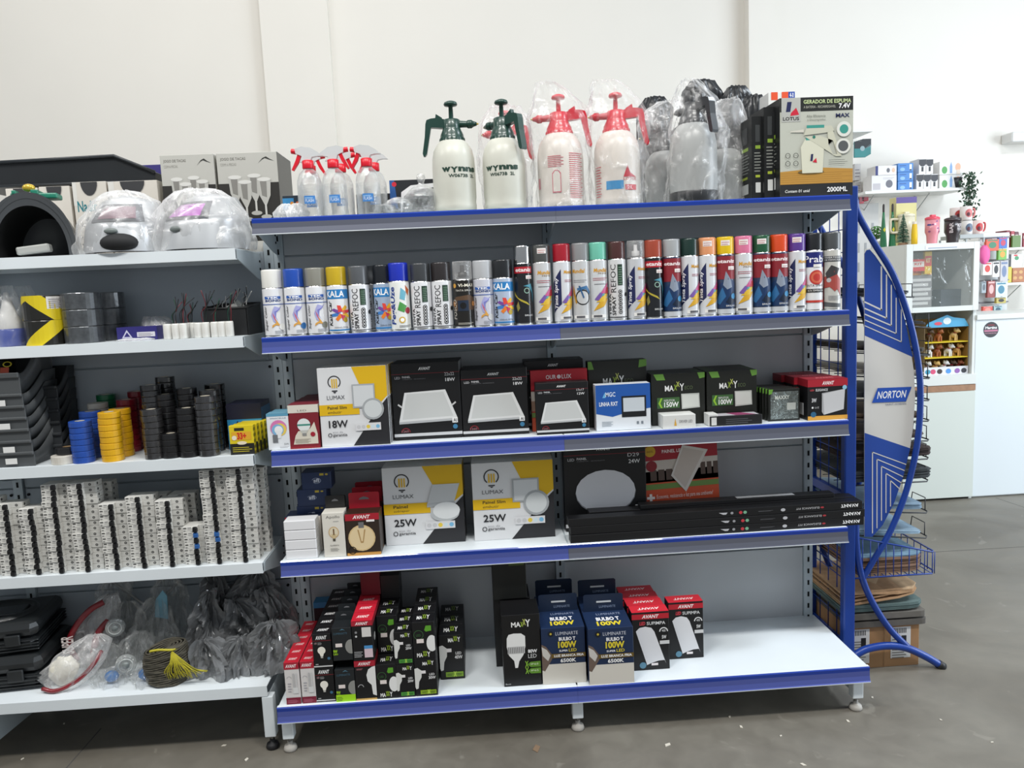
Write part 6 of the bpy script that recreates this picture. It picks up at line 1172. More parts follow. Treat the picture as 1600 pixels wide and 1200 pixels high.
for k in range(46):
    a0 = rr.uniform(-.045, .045); e = rr.uniform(0, 1); m.tube(cr([(.035, -.045, .118), (.045+a0*.4+.02*e, -.058, .085), (.05+a0+.02*e, -.060+.01*e, .055), (.05+a0*1.1+.055*e, -.055+.01*e, .025+.02*e)], 4), .0009, yf, 4)
m.tube(cr([(-.03, -.045, .119), (.0, -.05, .124), (.035, -.047, .12), (.05, -.03, .118)]), .004, yf, 6); m.build('yellow_fibres', t)
# grey translucent bags
GBG = mat('#77797b', .2, var=.45, scale=11, bump=.5, alpha=.80, coat=.8)
for i, (u, vv, y_, w_, d_, h_, lx, sd) in enumerate(((330, 1068, -.25, .085, .05, .115, -.01, 81), (372, 1060, -.24, .065, .05, .11, .015, 82), (428, 1062, -.24, .085, .05, .155, .01, 83), (322, 1000, -.15, .055, .04, .235, .02, 84), (385, 1000, -.12, .10, .05, .19, -.02, 85), (395, 960, -.045-.01, .105, .04, .27, .02, 86), (440, 1000, -.10, .05, .04, .22, -.03, 87), (340, 950, -.045, .06, .035, .27, .0, 88))):
    p = at(u, vv, y_)
    bag('grey translucent bag in the right-hand heap of the bottom left shelf, %s' % ('front left', 'front middle', 'front right', 'middle left upright', 'middle lying', 'rear right tall', 'right edge', 'rear left tall')[i], min(p.x, -.05), y_, z+.0003, [(0, 0, 0, w_*.92, d_), (h_*.3, 0, 0, w_, d_), (h_*.65, lx*.5, 0, w_*.78, d_*.8), (h_*.9, lx, 0, w_*.45, d_*.5), (h_, lx*1.4, 0, w_*.2, d_*.25)], sd, GBG, amp=.024, name='grey_bag', group=None, flat=True, n=60)

# ================================================================ RIGHT BACKGROUND: counter, display cabinet, wall shelf
CW = mat('#d9dcd8', .4, var=.02, scale=2); CI = mat('#e9ebe7', .5)
YC = 1.84
def P(u, v, y=YC): return at(u, v, y)
xL = 3.222; xR = 3.668; zT = 1.565
t = thing('display_cabinet', 'white display cabinet with glass door, open shelf, wood strip and lower door', 'cabinet', ((xL+xR)/2, YC, 0)); X0_ = (xL+xR)/2
def cb(m, nm, lb=None, par=None): m.v = [(a-X0_, b-YC, c) for a, b, c in m.v]; return m.build(nm, par or t, label=lb)
zg0, zg1, zs0, zs1 = 1.19, 1.525, .775, 1.155
m = MB(); m.box((xL, YC, .0), (xL+.018, YC+.47, zT), CW); m.box((xR-.018, YC, 0), (xR, YC+.47, zT), CW); m.box((xL+.018, YC+.455, 0), (xR-.018, YC+.47, zT), CI)
for a, b in ((zT-.02, zT), (zg0-.03, zg0-.008), (zs0-.02, zs0), (.02, .05)): m.box((xL+.018, YC, a), (xR-.018, YC+.455, b), CW)
cb(m, 'carcass')
m = MB()
for a, b in (((xL, zg0-.03), (xL+.04, zT)), ((xR-.035, zg0-.03), (xR, zT)), ((xL+.04, zg1), (xR-.035, zT)), ((xL+.04, zg0-.03), (xR-.035, zg0))): m.box((a[0], YC-.02, a[1]), (b[0], YC-.001, b[1]), CW, .001)
dr = cb(m, 'glass_door'); m = MB(); m.box((xL+.04, YC-.012, zg0), (xR-.035, YC-.007, zg1), film('#d8e2de', .10, .34, .05, .5, 2, .0)); cb(m, 'glass_pane', None, dr)
m = MB(); m.box((xL, YC-.018, .715), (xR, YC-.001, zs0), CW, .001); cb(m, 'lower_frame'); m = MB(); m.box((xL, YC-.014, .675), (xR, YC-.001, .713), mat('#9a7458', .5, var=.15, scale=30)); cb(m, 'wood_strip', 'brown wood-grain strip')
m = MB(); m.box((xL, YC-.018, .015), (xR-.003, YC-.001, .673), mat('#ccd2cb', .45), .001); cb(m, 'lower_door')
F_ = Face(MB(), lambda a, b, l: (a, YC-.021-l, b), 1); m = F_.b; F_.rect(P(1443, 385).x, zT-.035, P(1504, 385).x, zT-.012, '#e6e8ea'); F_.lines(P(1447, 385).x, zT-.03, P(1500, 385).x, zT-.016, 1, '#7a8aa0'); cb(m, 'paper_strip', 'printed paper strip taped on the top edge')
def bb(name, label, cat, u0, u1, vt, vb, y, d, col, art=None, zb_=None, group=None, rotz=0):
    a = at(u0, (vt+vb)/2, y); b = at(u1, (vt+vb)/2, y); zt = at((u0+u1)/2, vt, y).z; z0 = at((u0+u1)/2, vb, y).z if zb_ is None else zb_
    return carton(name, label, cat, ((a.x+b.x)/2, y+d/2, z0+.0005), b.x-a.x, d, zt-z0, col, rotz, art=art, group=group)
# goods in the cabinet
def snack(c1, c2): return lambda F: (F.rect(.05, .35, .95, .8, c1), F.text('KIT', .2, .5, .8, .7, c2, .03), F.ell(.6, .2, .15, c2))
bb('snack_packet', 'red and white packet behind the cabinet glass, upper left', 'packet', 1425, 1445, 405, 424, YC+.05, .02, '#d8322c', snack('#e8e0d4', '#d8322c'), None); bb('snack_packet', 'yellow packet behind the cabinet glass', 'packet', 1445, 1456, 393, 428, YC+.06, .02, '#e8c01c', snack('#d8322c', '#f0e8a0'))
bb('printed_card', 'grey printed card stack behind the cabinet glass', 'card', 1424, 1456, 430, 478, YC+.08, .03, '#8d8a88', lambda F: (F.lines(.05, .1, .95, .95, 6, '#d8d6d2', .6)), zg0-.008)
bb('snack_packet', 'orange and yellow packets below the red packet behind glass', 'packet', 1426, 1456, 418, 431, YC+.085, .02, '#e89a2c', snack('#d8502c', '#f0e8a0'))
o = bb('card_terminal', 'dark grey receipt printer standing in the glass cabinet', 'machine', 1470, 1506, 452, 478, YC+.12, .12, '#5a636c', None, zg0-.008)
# dog toy display
t2 = thing('display_box', 'cardboard display box with two yellow shelves of small dog figures', 'display', (P(1482, 590).x, YC+.03, zs0)); xw = (P(1516, 560).x-P(1447, 560).x)
m = MB(); h_ = .335; bn = mat('#8a6a34', .7); m.box((-xw/2, .12, 0), (xw/2, .125, h_), bn); m.box((-xw/2, 0, 0), (-xw/2+.004, .12, h_*.9), mat('#6b5636', .7)); m.box((xw/2-.004, 0, 0), (xw/2, .12, h_*.9), bn); m.box((-xw/2, 0, 0), (xw/2, .12, .004), bn)
m.build('box_shell', t2); m = MB(); m.prism([(-xw/2, h_*.86), (xw/2, h_*.86), (xw*.40, h_*1.0), (xw*.15, h_*1.03), (0, h_*1.08), (-xw*.2, h_*1.02), (-xw*.42, h_*.95)], -.004, 0, mat('#4aa0c8', .5), FX); F = Face(m, lambda a, b, l: (a*xw, -.0045-l, b*h_), 1); F.ell(0, .97, .09, '#d8e4ec', .06); F.ell(-.2, .93, .09, '#d0485c', .03); m.build('header_card', t2)
for a in (.30, .58): m = MB(); m.box((-xw/2+.004, -.006, h_*a), (xw/2-.004, .118, h_*a+.005), mat('#e0c41c', .5)); m.build('yellow_shelf', t2)
m = MB(); m.box((-xw/2, -.006, 0), (xw/2, -.001, h_*.14), mat('#d8d8dc', .5)); F = Face(m, lambda a, b, l: (a*xw, -.0065-l, b*h_), 1)
for a, c in ((-.42, '#3a8ca8'), (-.3, '#c8486c'), (-.15, '#3a2c28'), (.05, '#4a8cd0'), (.25, '#8a5aa0'), (.4, '#2c2c34')): F.ell(a, .06, .06, c, .045)
m.build('front_lip', t2)
def dog(c, lb, x, y_, zz, yaw, par=None):
    m = MB(); mc = mat(c, .6); m.ell((0, .004, .026), (.011, .017, .013), mc, 12, 8); m.ell((0, -.012, .046), (.012, .012, .011), mc, 12, 8); m.ell((0, -.024, .042), (.005, .006, .0045), mc, 8, 6)
    for sx in (-1, 1):
        for yy in (-.008, .014): m.cyl((sx*.007, yy, 0), (sx*.0065, yy, .024), .0040, mc, .0045, 8)
        m.ell((sx*.011, -.008, .051), (.003, .005, .008), mc, 8, 6); m.ell((sx*.0045, -.0225, .0475), (.0014, .001, .0016), mat('#101010', .3), 6, 4)
    m.ell((0, -.0295, .043), (.0018, .0014, .0014), mat('#101010', .3), 6, 4); m.tube([(0, .018, .03), (0, .027, .040), (0, .026, .048)], .0022, mc, 6)
    o = m.build('dog_figure', None, (x, y_, zz), yaw, label=lb, category='toy'); o.scale = (1.35,)*3; m = MB(); m.lathe([(.0085, .035), (.0092, .036), (.0085, .038)], mat('#b8243c', .4), 12, Matrix.Translation((0, -.006, 0))); m.build('collar', o); return o
rows = [[('#5c4634', -.30), ('#a86438', -.08), ('#d8b878', .28)], [('#dcdcdc', -.30), ('#9c5c34', -.10), ('#e0e0e0', .16), ('#cc9c5c', .36)], [('#e0deda', -.34), ('#d8b46c', -.14), ('#e4e4e4', .05), ('#4c3628', .22), ('#8a4c30', .38)]]
nm = {'#5c4634': 'dark brown', '#a86438': 'reddish brown', '#d8b878': 'sandy', '#dcdcdc': 'light grey', '#9c5c34': 'chestnut', '#e0e0e0': 'white', '#cc9c5c': 'golden', '#e0deda': 'off-white', '#d8b46c': 'yellow', '#e4e4e4': 'white', '#4c3628': 'dark brown', '#8a4c30': 'red-brown'}
for r_, (row, zz) in enumerate(zip(rows, (.58*h_+.0055, .30*h_+.0055, .0045))):
    for c, fx in row: dog(c, '%s toy dog on the %s level of the display box' % (nm[c], ('top', 'middle', 'bottom')[r_]), t2.location.x+fx*xw, YC+.075, zs0+zz, .5 if fx > 0 else .2)
# counter to the right
xc0 = P(1522, 600).x
t3 = thing('counter', 'white counter front with round dark sticker, right of the display cabinet', 'counter', (xc0, YC, 0)); m = MB(); zc = P(1530, 492).z
m.box((0, -.002, .01), (1.6, .018, zc-.03), mat('#d6dde0', .4), .001); m.box((0, .018, 0), (1.6, .40, zc-.03), CI); m.build('counter_body', t3); m = MB(); m.box((-.0, -.012, zc-.03), (1.6, .42, zc), CW, .002); m.build('counter_top', t3)
p = P(1548, 515); m = MB(); F = Face(m, lambda a, b, l: (a-xc0, -.003-l, b), 1); F.ell(p.x, p.z, .047, '#2c2a2e', .047); F.text('Martins', p.x-.036, p.z+.004, p.x+.036, p.z+.020, '#f0f0f0', .03); F.rect(p.x-.042, p.z-.012, p.x+.042, p.z-.001, '#b8708c'); F.text('DISTRIBUIDORA', p.x-.036, p.z-.026, p.x+.036, p.z-.018, '#d8a0b4'); F.text('MATERIAIS', p.x-.02, p.z+.024, p.x+.02, p.z+.031, '#c83848'); m.build('round_sticker', t3)
# on top of the cabinet
z = zT+.0005
def cupz(label, u, y_, r0, r1, h_, c, lid=None, art=None, handle=None, straw=False):
    x = P(u, 380, y_).x; t = thing('tumbler', label, 'tumbler', (x, y_, z)); m = MB(); mc = mat(c, .35, coat=.3); m.lathe([(0, 0), (r0, 0), (r0*1.02, .004), (r0+(r1-r0)*.3, h_*.35), (r1, h_*.5), (r1, h_), (0, h_)], mc, 24)
    if art: art(around(m, r1, h_*.5, h_*.45))
    m.build('cup_body', t)
    if lid: m = MB(); m.lathe([(r1*1.03, h_), (r1*1.03, h_+.012), (r1*.7, h_+.018), (0, h_+.018)], mat(lid, .35), 24); m.box((-.012, -.01, h_+.018), (.018, .012, h_+.030), mat(lid, .35), .003); m.build('lid', t)
    if handle: m = MB(); m.tube(cr([(-r1*.95, 0, h_*.92), (-r1-.045, 0, h_*.92), (-r1-.05, 0, h_*.75), (-r1-.045, 0, h_*.5), (-r1*.95, 0, h_*.48)]), .008, mat(handle, .4), 8); m.build('handle', t)
    return t
Yt = YC+.10
cupz('pink tumbler with blue leaf pattern and pink lid', 1456, Yt, .028, .040, .145, '#d88a94', '#d8485c', lambda F: [F.ell(R.uniform(.1, .9), R.uniform(0, 1), .06, R.choice(['#3c4c8c', '#8c4c7c', '#e8b0a0']), .07) for _ in range(9)])
cupz('black lettered tumbler with steel base', 1488, Yt, .032, .046, .135, '#2a2224', '#3c3436', lambda F: (F.text('ROCK', .5, .5, .85, .8, '#d8d0d0', .03), F.text('BAR', .2, .0, .34, .9, '#c8c0c0', .02, 0, 1), F.text('N ROLL', .5, .2, .85, .45, '#c8c0c0', .02)))
cupz('large cream tumbler with a side handle, behind the little fir tree', 1415, Yt+.21, .035, .050, .185, '#d8d2b8', '#d8d2b8', handle='#d8cfb4')
t = thing('fir_tree', 'small green bristly fir tree ornament on a wooden base', 'ornament', (P(1411, 380, Yt+.07).x, Yt+.07, z)); m = MB(); m.lathe([(0, 0), (.026, 0), (.028, .012), (.022, .018), (0, .018)], mat('#8a6a50', .7), 16); m.build('wooden_base', t); m = MB(); fg = mat('#5c7c68', .7, var=.4, scale=60); rr = random.Random(3)
m.cyl((0, 0, .015), (0, 0, .19), .003, fg)
for k in range(520): q = rr.random(); a = rr.uniform(0, 2*PI); r_ = .042*(1-q)+.004; zz = .022+.165*q; m.tube([(0, 0, zz), (math.cos(a)*r_, math.sin(a)*r_, zz-.003+rr.uniform(-.004, .006))], .0011, fg, 3)
m.build('bristles', t)
for i, u in enumerate((1380, 1394)):
    x = P(u, 380, YC+.33).x; t = thing('toy_horn', 'tall green stadium horn with black mouthpiece, the %s one' % ('left', 'right')[i], 'horn', (x, YC+.33, z)); m = MB(); m.lathe([(.022, 0), (.020, .03), (.0145, .10), (.009, .18), (.006, .22), (0, .22)], mat('#1f6c44', .4, coat=.3), 20); F = around(m, .0152, .1, .09); F.poly([(.3, .2), (.5, .35), (.7, .2), (.5, .05)], '#d0c83c'); m.build('horn_tube', t); m = MB(); m.lathe([(.0063, .22), (.0066, .262), (.004, .27), (0, .27)], mat('#2a2422', .5), 14); m.build('mouthpiece', t)
x = P(1430, 380, Yt+.01).x; t = thing('bottle', 'narrow yellow bottle right of the fir tree', 'bottle', (x, Yt+.02, z)); m = MB(); m.lathe([(0, 0), (.018, 0), (.018, .06), (.014, .12), (.0125, .125)], mat('#e0b81c', .4), 18); m.build('bottle_body', t); m = MB(); m.lathe([(.0125, .125), (.012, .14), (0, .14)], mat('#d8cfc0', .4), 14); m.build('cap', t)
bb('carton', 'yellow box with purple top band behind the cream tumbler', 'box', 1400, 1432, 308, 375, YC+.32, .08, '#cfc58a', lambda F: F.rect(0, .88, 1, 1, '#5a4a8c'), z)
t = thing('topiary_ball', 'small green leafy ball ornament left of the horns', 'ornament', (P(1369, 380, YC+.42).x, YC+.42, z)); m = MB(); rr = random.Random(8); lf_ = mat('#3c7a2c', .6, var=.4, scale=40)
for k in range(260): d = Vector((rr.gauss(0, 1), rr.gauss(0, 1), rr.gauss(0, 1))).normalized(); c = d*.036+Vector((0, 0, .10)); s_ = .008; u_ = d.orthogonal().normalized()*s_; w2 = d.cross(u_).normalized()*s_*.6; m.add([c-u_, c+w2+d*.004, c+u_+d*.008, c-w2+d*.004], [(0, 1, 2, 3)], lf_)
m.build('leaf_ball', t); m = MB(); m.lathe([(0, 0), (.02, 0), (.026, .045), (.0, .045)], mat('#e0ded6', .5), 16); m.cyl((0, 0, .04), (0, 0, .09), .003, mat('#6a5a48', .7)); m.build('pot', t)
# small counter shelf with mugs at the right end of the cabinet top
bb('riser_shelf', 'small grey riser shelf behind the tumblers', 'shelf', 1500, 1537, 366, 372, YC+.12, .2, '#a9adac', None)
o = bpy.data.objects['riser_shelf']; rz = o.location.z+max(v.co.z for v in o.data.vertices)
m = MB(); dz = o.location.z-z
for sx in (-.085, .085): m.box((sx-.004, -.09, -dz), (sx+.004, -.08, 0), mat('#8d9190', .4, .6)); m.box((sx-.004, .08, -dz), (sx+.004, .09, 0), mat('#8d9190', .4, .6))
m.build('riser_leg', o)
def mug(label, u, zz, c1, c2, y_=YC+.2):
    x = P(u, 350, y_).x; t = thing('mug', label, 'mug', (x, y_, zz+.0005)); m = MB(); m.lathe([(0, 0), (.032, 0), (.034, .004), (.034, .085), (.031, .085), (.030, .01), (0, .01)], mat(c1, .3), 24); F = around(m, .0342, .085); F.ell(.5, .5, .22, c2, .3); F.ell(.45, .42, .1, '#5c3038', .14); m.build('mug_body', t)
    m = MB(); m.tube(cr([(.032, 0, .07), (.052, 0, .068), (.054, 0, .04), (.046, 0, .022), (.032, 0, .018)]), .005, mat(c2, .3), 8); m.build('handle', t)
mug('white and slate patterned mug, lower left on the riser', 1510, rz, '#d8d4d0', '#5a6a80'); mug('red patterned mug with red handle, lower right on the riser', 1526, rz, '#d8c4be', '#b82c30')
mug('white mug with red picture, upper left of the stacked four', 1493, rz+.088, '#d8cac6', '#b83c3c', YC+.28); mug('white mug with pink ring picture, upper right of the stacked four', 1509, rz+.088, '#e0d8d4', '#c86c6c', YC+.2)
# hanging products on a peg strip, right of the cabinet
HB = [('orange and green packet', 1541, 1561, 374, 392, '#d8583c', '#3c7c5c'), ('blue packet with red circle', 1561, 1574, 371, 388, '#3c6cb8', '#b83c5c'), ('green and orange picture packet', 1560, 1573, 389, 406, '#6cac4c', '#e89a3c'), ('white and red card', 1536, 1550, 410, 430, '#e6e2e0', '#c83c34'), ('white card with black tool over red base', 1551, 1562, 409, 433, '#e2dedc', '#2a2a2c'), ('grey and white pack', 1563, 1575, 408, 440, '#b9b6b8', '#6a7a9a'), ('clear grey pack', 1534, 1541, 440, 458, '#9aa4aa', '#5c646a'), ('red-handled pliers pack', 1543, 1555, 439, 465, '#8c3c38', '#d0a8a4'), ('white and teal bag', 1556, 1573, 441, 464, '#c8d4d8', '#3c7890'), ('yellow and black small pack', 1557, 1572, 465, 474, '#b8a858', '#2c2a28'), ('orange-red pack', 1536, 1551, 479, 489, '#d8584c', '#e89488'), ('pale teal pack', 1553, 1566, 478, 489, '#a0bcc0', '#3c5c6c')]
t4 = thing('peg_panel', 'white peg panel with hanging rails behind the counter', 'panel', (P(1555, 430, 2.3).x, 2.33, 0)); a = P(1532, 365, 2.33); b = P(1577, 365, 2.33); m = MB(); m.box((a.x-t4.location.x, 0, 0), (b.x-t4.location.x, .02, a.z), mat('#d8dadb', .5)); m.build('board', t4)
for v in (371, 406, 438, 472): p = P(1555, v, 2.32); m = MB(); m.box((a.x-t4.location.x, -.012, p.z-.004), (b.x-t4.location.x, 0, p.z+.004), mat('#6c6a70', .4)); m.build('rail', t4)
for i, (lb, u0, u1, v0, v1, c, c2) in enumerate(HB):
    o = bb('blister_pack', '%s hanging on the peg panel' % lb, 'packet', u0, u1, v0, v1, 2.26, .022, c, (lambda c2: lambda F: (F.ell(.5, .5, .3, c2, .28), F.rect(.1, .85, .9, .95, c2)))(c2)); h_ = max(v.co.z for v in o.data.vertices); m = MB(); m.tube([(0, -.02, h_+.006), (0, .066, h_+.006)], .0015, mat('#9a9a9a', .3, 1), 5); m.tube([(0, -.011, h_-.002), (0, -.011, h_+.006)], .003, mat('#d8d8d8', .4), 5); m.build('hook', o)
p = P(1538, 398, 2.2); m = MB(); m.ell((0, 0, 0), (.035, .02, .06), mat('#e0609c', .6), 16, 12, fn=lambda d: 1+.2*noise.noise(d*3)); m.tube([(0, .0, .055), (0, .06, .07), (0, .125, .07)], .002, mat('#9a9a9a', .3), 5); m.build('plush_toy', None, (p.x, 2.2, p.z), label='pink plush item hanging left of the packets', category='toy')
# wall shelves at far right
def wshelf(label, u0, u1, v, y0, d, brk):
    a, b = at(u0, v, y0), at(u1, v, y0); t = thing('wall_shelf', label, 'shelf', (a.x, y0, a.z)); m = MB(); m.box((0, 0, -.018), (b.x-a.x, d, 0), mat('#e2e3e0', .45), .001); m.build('board', t)
    for f in brk:
        m = MB(); x = (b.x-a.x)*f; m.box((x-.006, d-.004, -.17), (x+.006, d, -.018), mat('#b8bab8', .4)); m.tube([(x, d-.004, -.14), (x, d*.35, -.02)], .0035, mat('#b8bab8', .4), 6); m.build('bracket', t)
    return t, a, b
ws, a, b = wshelf('white wall shelf carrying small appliance boxes and a trailing plant', 1352, 1513, 299, 2.72, .279, (.15, .70))
zs = a.z+.0005
def art_w(c, c2): return lambda F: (F.rect(.05, .1, .35, .5, c2), F.ell(.7, .45, .14, c, .25), F.lines(.45, .75, .9, .9, 2, c2))
YS = 2.76
def wb(label, u0, u1, vt, vb, c, art, up=None, d=.12): return bb('appliance_box', label, 'box', u0, u1, vt, vb, YS, d, c, art, up)
def ztop(o): return o.location.z+max(v.co.z for v in o.data.vertices)
o1 = wb('white bulb pack box, lower left on the wall shelf', 1362, 1401, 274, 299, '#dcdada', art_w('#6a6a72', '#b8b4b8'), zs); wb('white box with navy edge on top of the white bulb pack box', 1368, 1401, 259, 273, '#e2e0e0', lambda F: (F.rect(0, 0, .12, 1, '#2c3470'), F.ell(.6, .5, .08, '#6a6a70', .25), F.ell(.85, .5, .08, '#d8b8a0', .25)), ztop(o1)+.001)
zq = zs
for i in range(3): o = wb('blue appliance box on the wall shelf, %s of three' % ('lowest', 'middle', 'topmost')[i], 1403, 1427, 283-14*i, 297-14*i, '#4a82c4', lambda F: (F.rect(.75, .2, .9, .85, '#e0e8f0'), F.rect(.76, .15, .89, .3, '#1c2c4c'), F.ell(.3, .3, .16, '#8ab4e0', .2), F.lines(.1, .7, .6, .85, 1, '#1c3c7c')), zq); zq = ztop(o)+.001
zq = zs
aw = lambda F: (F.rect(0, .62, 1, .95, '#33343a'), F.ell(.5, .62, .4, '#33343a', .12), F.rect(.35, .18, .65, .48, '#2a2a2e'))
for i in range(3): o = wb('narrow white and black box, lower row on the wall shelf, %s' % ('left', 'middle', 'right')[i], 1432.0+11.3*i, 1442.8+11.3*i, 272, 295, '#dcdad8', aw, zs)
for i in range(2): wb('narrow white and black box, upper row on the wall shelf, %s' % ('left', 'right')[i], 1436+11.3*i, 1446.8+11.3*i, 248, 271, '#dcdad8', aw, ztop(o)+.001)
zq = zs
for i in range(2): o = wb('wide white box with blue bottle and green circle, %s of two' % ('lower', 'upper')[i], 1468, 1504, 273-21*i, 293-21*i, '#dedddb', lambda F: (F.ell(.22, .35, .12, '#4c9a4c', .28), F.poly([(.45, .1), (.55, .1), (.56, .6), (.5, .95), (.44, .6)], '#7a9cc8'), F.ell(.8, .55, .12, '#e0a888', .3), F.rect(.74, .0, .9, .35, '#d8c8b8')), zq, .14); zq = ztop(o)+.001
p = at(1518, 292, 2.70); t = thing('trailing_plant', 'dark green trailing ivy hanging from a black pot at the end of the wall shelf', 'plant', (p.x-.02, 2.70, p.z)); pot = MB(); pot.lathe([(0, 0), (.035, 0), (.045, .07), (.04, .07), (.035, .01)], mat('#26282b', .5), 20, Matrix.Translation((-.04, .09, .006))); pot.build('pot', t)
m = MB(); rr = random.Random(5); lf2 = mat('#34503c', .55, var=.5, scale=30)
for k in range(420):
    q = rr.random(); c = Vector((rr.gauss(0, .026)+.02*q, rr.gauss(0, .022), .10-.46*q)); d = Vector((rr.gauss(0, 1), rr.gauss(0, 1)-.6, rr.gauss(0, .7))).normalized(); s_ = .013; u_ = d.orthogonal().normalized()*s_; w2 = d.cross(u_).normalized()*s_*.6; m.add([c-u_, c+w2, c+u_*1.2, c-w2], [(0, 1, 2, 3)], lf2)
m.build('leaves', t); m = MB()
for k in range(3): m.tube(cr([(-.03, .08, .07), (-.01, .0, .09), (.005*k, 0, -.05), (.01+.008*k, .005, -.34)]), .0015, mat('#4a4a34', .7), 5)
m.build('stems', t)
# second shelf further right with books and boxes
ws2, a, b = wshelf('white wall shelf with leaning red boxes at the right edge', 1574, 1640, 387, 2.72, .279, (.5,)); zs = a.z+.0005
for i, (u, c) in enumerate(((1571, '#7c2030'), (1578, '#a83c48'), (1584, '#5c2430'), (1590, '#c8b8b4'), (1597, '#8c2030'))): bb('book_box', 'upright thin box on the right wall shelf, %s from the left' % NTH[i], 'box', u+1.5, u+7.2, 360+i, 386, 2.76, .12, c, lambda F: F.rect(.1, .6, .9, .8, '#d8c8c0'), zs)
bb('book_box', 'green thin box in front of the red boxes on the right wall shelf', 'box', 1582, 1595, 368, 386, 2.735, .02, '#5c7a3c', None, zs)
ws3, a, b = wshelf('lower white wall shelf with woven basket at the right edge', 1573, 1640, 442, 2.72, .279, (.55,)); zs = a.z+.0005
bb('woven_basket', 'orange-brown woven basket box at the right edge', 'basket', 1582, 1625, 418, 441, 2.75, .14, '#a8683c', lambda F: [F.ell(.1+.2*i, .3+.4*(j), .07, '#c89a5c', .12) for i in range(5) for j in (0, 1)], zs)
bb('carton', 'thin yellow and black pack beside the woven basket', 'box', 1575, 1581, 417, 441, 2.75, .05, '#c8b83c', None, zs)
bb('carton', 'white box with green print standing on the woven basket', 'box', 1580, 1597, 397, 417, 2.76, .06, '#dcdcd8', lambda F: (F.ell(.5, .7, .2, '#3c8c5c', .15), F.ell(.4, .9, .2, '#c83c3c', .06)), ztop(bpy.data.objects['woven_basket'])+.001)
m = MB(); p = at(1578, 398, 2.76); bb('carton', 'dark narrow box left of the white green-printed one', 'box', 1574, 1579, 398, 417, 2.76, .05, '#2c3238', None, at(1576, 417.5, 2.76).z)
# small white shelf and hanging teal packs behind the foam sprayer box
ws4, a, b = wshelf('small bare white wall shelf seen past the foam sprayer box', 1318, 1364, 203, 2.72, .279, (.3,))
for i in range(5): bb('blister_pack', 'teal and black pack hanging on the wall hook, %s from the front' % NTH[i], 'packet', 1335+3.2*i, 1353+2*i, 221-i, 246-i*1.2, 2.60+.05*i, .012, '#2c7c7c', lambda F: (F.rect(0, .55, 1, 1, '#1c2226'), F.ell(.7, .55, .2, '#8aa0a4', .16)))
p = at(1345, 221, 2.6); m = MB(); m.tube([(0, 0, 0), (0, .40, 0)], .003, mat('#9a9a9a', .3, 1), 6); m.build('wall_hook', None, (p.x, 2.6, p.z+.003), label='metal hook holding the teal packs', category='hook')
for i, (u, v0, v1, c) in enumerate(((1340, 256, 282, '#c8c4c2'), (1341, 284, 302, '#b8b4b2'), (1338, 303, 322, '#d8d4d2'), (1345, 305, 318, '#d86070'), (1352, 303, 314, '#c83c50'))):
    bb('blister_pack', ('pale hanging pack behind the rack top, upper', 'pale hanging pack behind the rack top, middle', 'pale hanging pack behind the rack top, lower', 'pink hanging bow behind the rack top', 'red hanging bow behind the rack top')[i], 'packet', u-5, u+5, v0, v1, 2.93, .05, c, lambda F: F.lines(.1, .2, .9, .8, 3, '#8a8488'))
bb('wall_organizer', 'pale perforated board with fittings on the wall behind the rack', 'panel', 1336, 1372, 318, 470, 2.95, .04, '#c2c1be', lambda F: [F.rect(.1+.3*i, .1+.2*j, .2+.3*i, .2+.2*j, '#96989a') for i in range(3) for j in range(4)])
m = MB(); m.box((-.05, 0, -.035), (.2, .12, .035), mat('#d8d8d6', .4), .008); p = at(1600, 210, 2.8); m.build('wall_lamp', None, (p.x+.02, 2.88, p.z), label='pale fitting on the wall at the right edge of the photo', category='wall fitting')
# floor litter
for i, (u, v, s_) in enumerate(((1043, 1164, .012), (838, 1170, .02), (1325, 1127, .008), (1363, 1090, .006), (1220, 1150, .005), (1140, 1120, .006), (1255, 1195, .009), (1550, 1160, .005), (1470, 1125, .005), (385, 1187, .009), (350, 1165, .008), (35, 1186, .006), (100, 1131, .005), (1158, 1136, .008))):
    p = on(u, v, 0); m = MB(); m.prism([(-s_, -s_*.4), (s_*.6, -s_*.5), (s_, s_*.3), (-s_*.4, s_*.5)], 0, .0015, mat('#cdc7ba' if i != 1 else '#7c6650', .8)); m.build('paper_scrap' if i != 1 else 'floor_stain', None, (p.x, p.y, .0002), R.uniform(0, 3), label='tiny pale scrap on the concrete floor, %s' % ('right of centre under the shelf', 'brown one', 'by the right foot', 'in front of the rack', 'under the right bay', 'between the feet', 'bottom right of centre', 'far right', 'right of the rack foot', 'left of the middle', 'under the left leg', 'far left corner', 'far left', 'behind the front shadow')[i] if i != 1 else 'brown scuffed spot on the floor below the middle foot', category='litter')

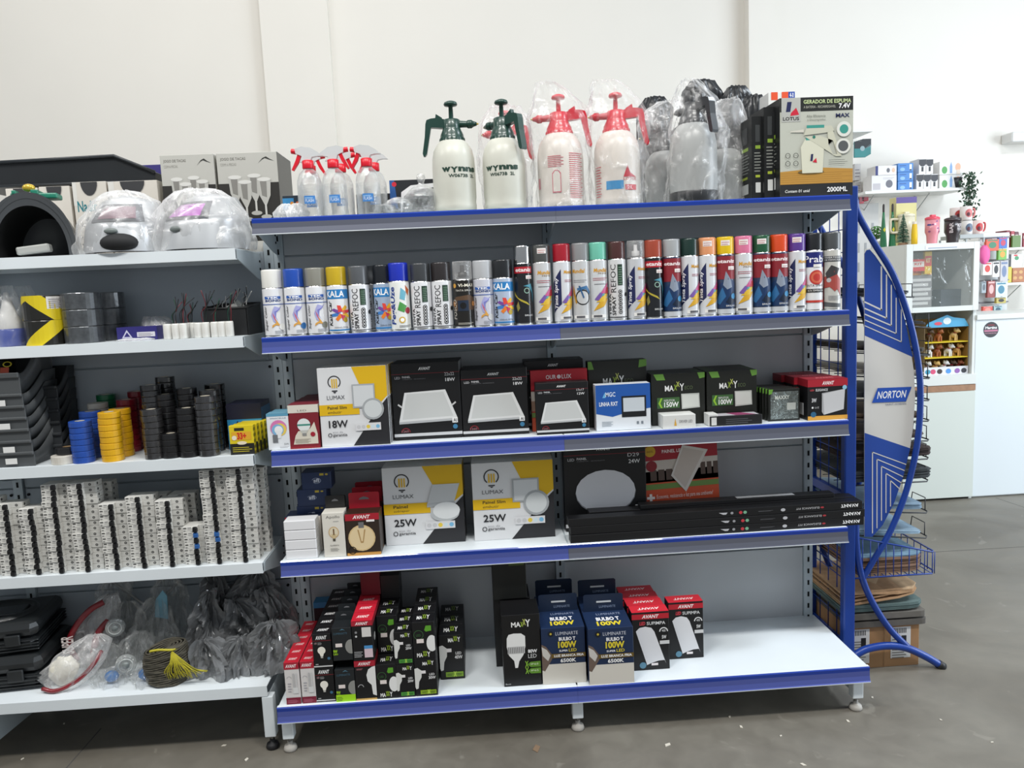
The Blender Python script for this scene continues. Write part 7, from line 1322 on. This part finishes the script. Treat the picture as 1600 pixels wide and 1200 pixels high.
# ================================================================ GROUPS of repeats
PL = {'spray_can': 'spray cans', 'panel_lamp_box': 'panel lamp boxes', 'carton': None, 'floodlight_box': 'floodlight boxes', 'wrapped_floodlight': 'wrapped floodlight boxes', 'wall_lamp_box': 'wall lamp boxes', 'white_box': 'plain white boxes', 'lamp_box': 'small lamp boxes', 'tube_lamp_box': 'long tube lamp boxes', 'bulb_box': 'bulb boxes', 'tube_bulb_box': 'slim tube bulb boxes', 'pump_sprayer': 'pump sprayers', 'spray_bottle': 'clear spray bottles', 'sprayer_box': 'sprayer boxes', 'circuit_breaker': 'circuit breakers', 'insulating_tape': 'insulating tape rolls', 'duct_tape': 'duct tape rolls', 'hazard_tape': 'hazard tape rolls', 'tape_box': 'yellow tape boxes', 'parts_bin': 'nested parts bins', 'lamp_socket': 'ceramic lamp sockets', 'lamp_driver': 'lamp drivers in the black bin', 'welding_helmet': 'welding helmets', 'glassware_box': 'glassware boxes', 'sandpaper_sheets': 'sandpaper piles on the blue rack', 'plastic_bag': 'clear plastic bags', 'grey_bag': 'grey bags', 'dark_bag': 'dark bags', 'dog_figure': 'toy dogs in the display box', 'mug': 'mugs on the riser', 'toy_horn': 'green horns', 'appliance_box': 'boxes on the wall shelf', 'blister_pack': 'hanging packets', 'book_box': 'upright boxes on the right wall shelf', 'paper_scrap': 'scraps on the floor', 'tool_case': 'black cases', 'castor_wheel': 'bagged castor wheels', 'metal_rod': 'metal rods', 'glue_bottle': 'bagged glue bottles', 'tumbler': 'tumblers', 'wall_shelf': 'white wall shelves'}
def level(o):
    x, y, zz = o.location
    if y > 1.2 or x > 1.88: return ''
    L = ((Z5, 'top shelf'), (Z4, 'spray can shelf'), (Z3, 'third shelf'), (Z2, 'fourth shelf'), (Z1, 'bottom shelf')) if x > -.02 else ((ZA, 'top shelf of the left shelving'), (ZB, 'second shelf of the left shelving'), (ZC, 'third shelf of the left shelving'), (ZD, 'fourth shelf of the left shelving'), (ZE, 'bottom shelf of the left shelving'))
    for h_, n_ in L:
        if zz > h_-.03: return ' on the '+n_
    return ''
for o in bpy.data.objects:
    if o.parent or 'label' not in o or 'group' in o: continue
    g = PL.get(o.name.split('.')[0])
    if g: o['group'] = g+('' if ' on the ' in g or ' in the ' in g else level(o))
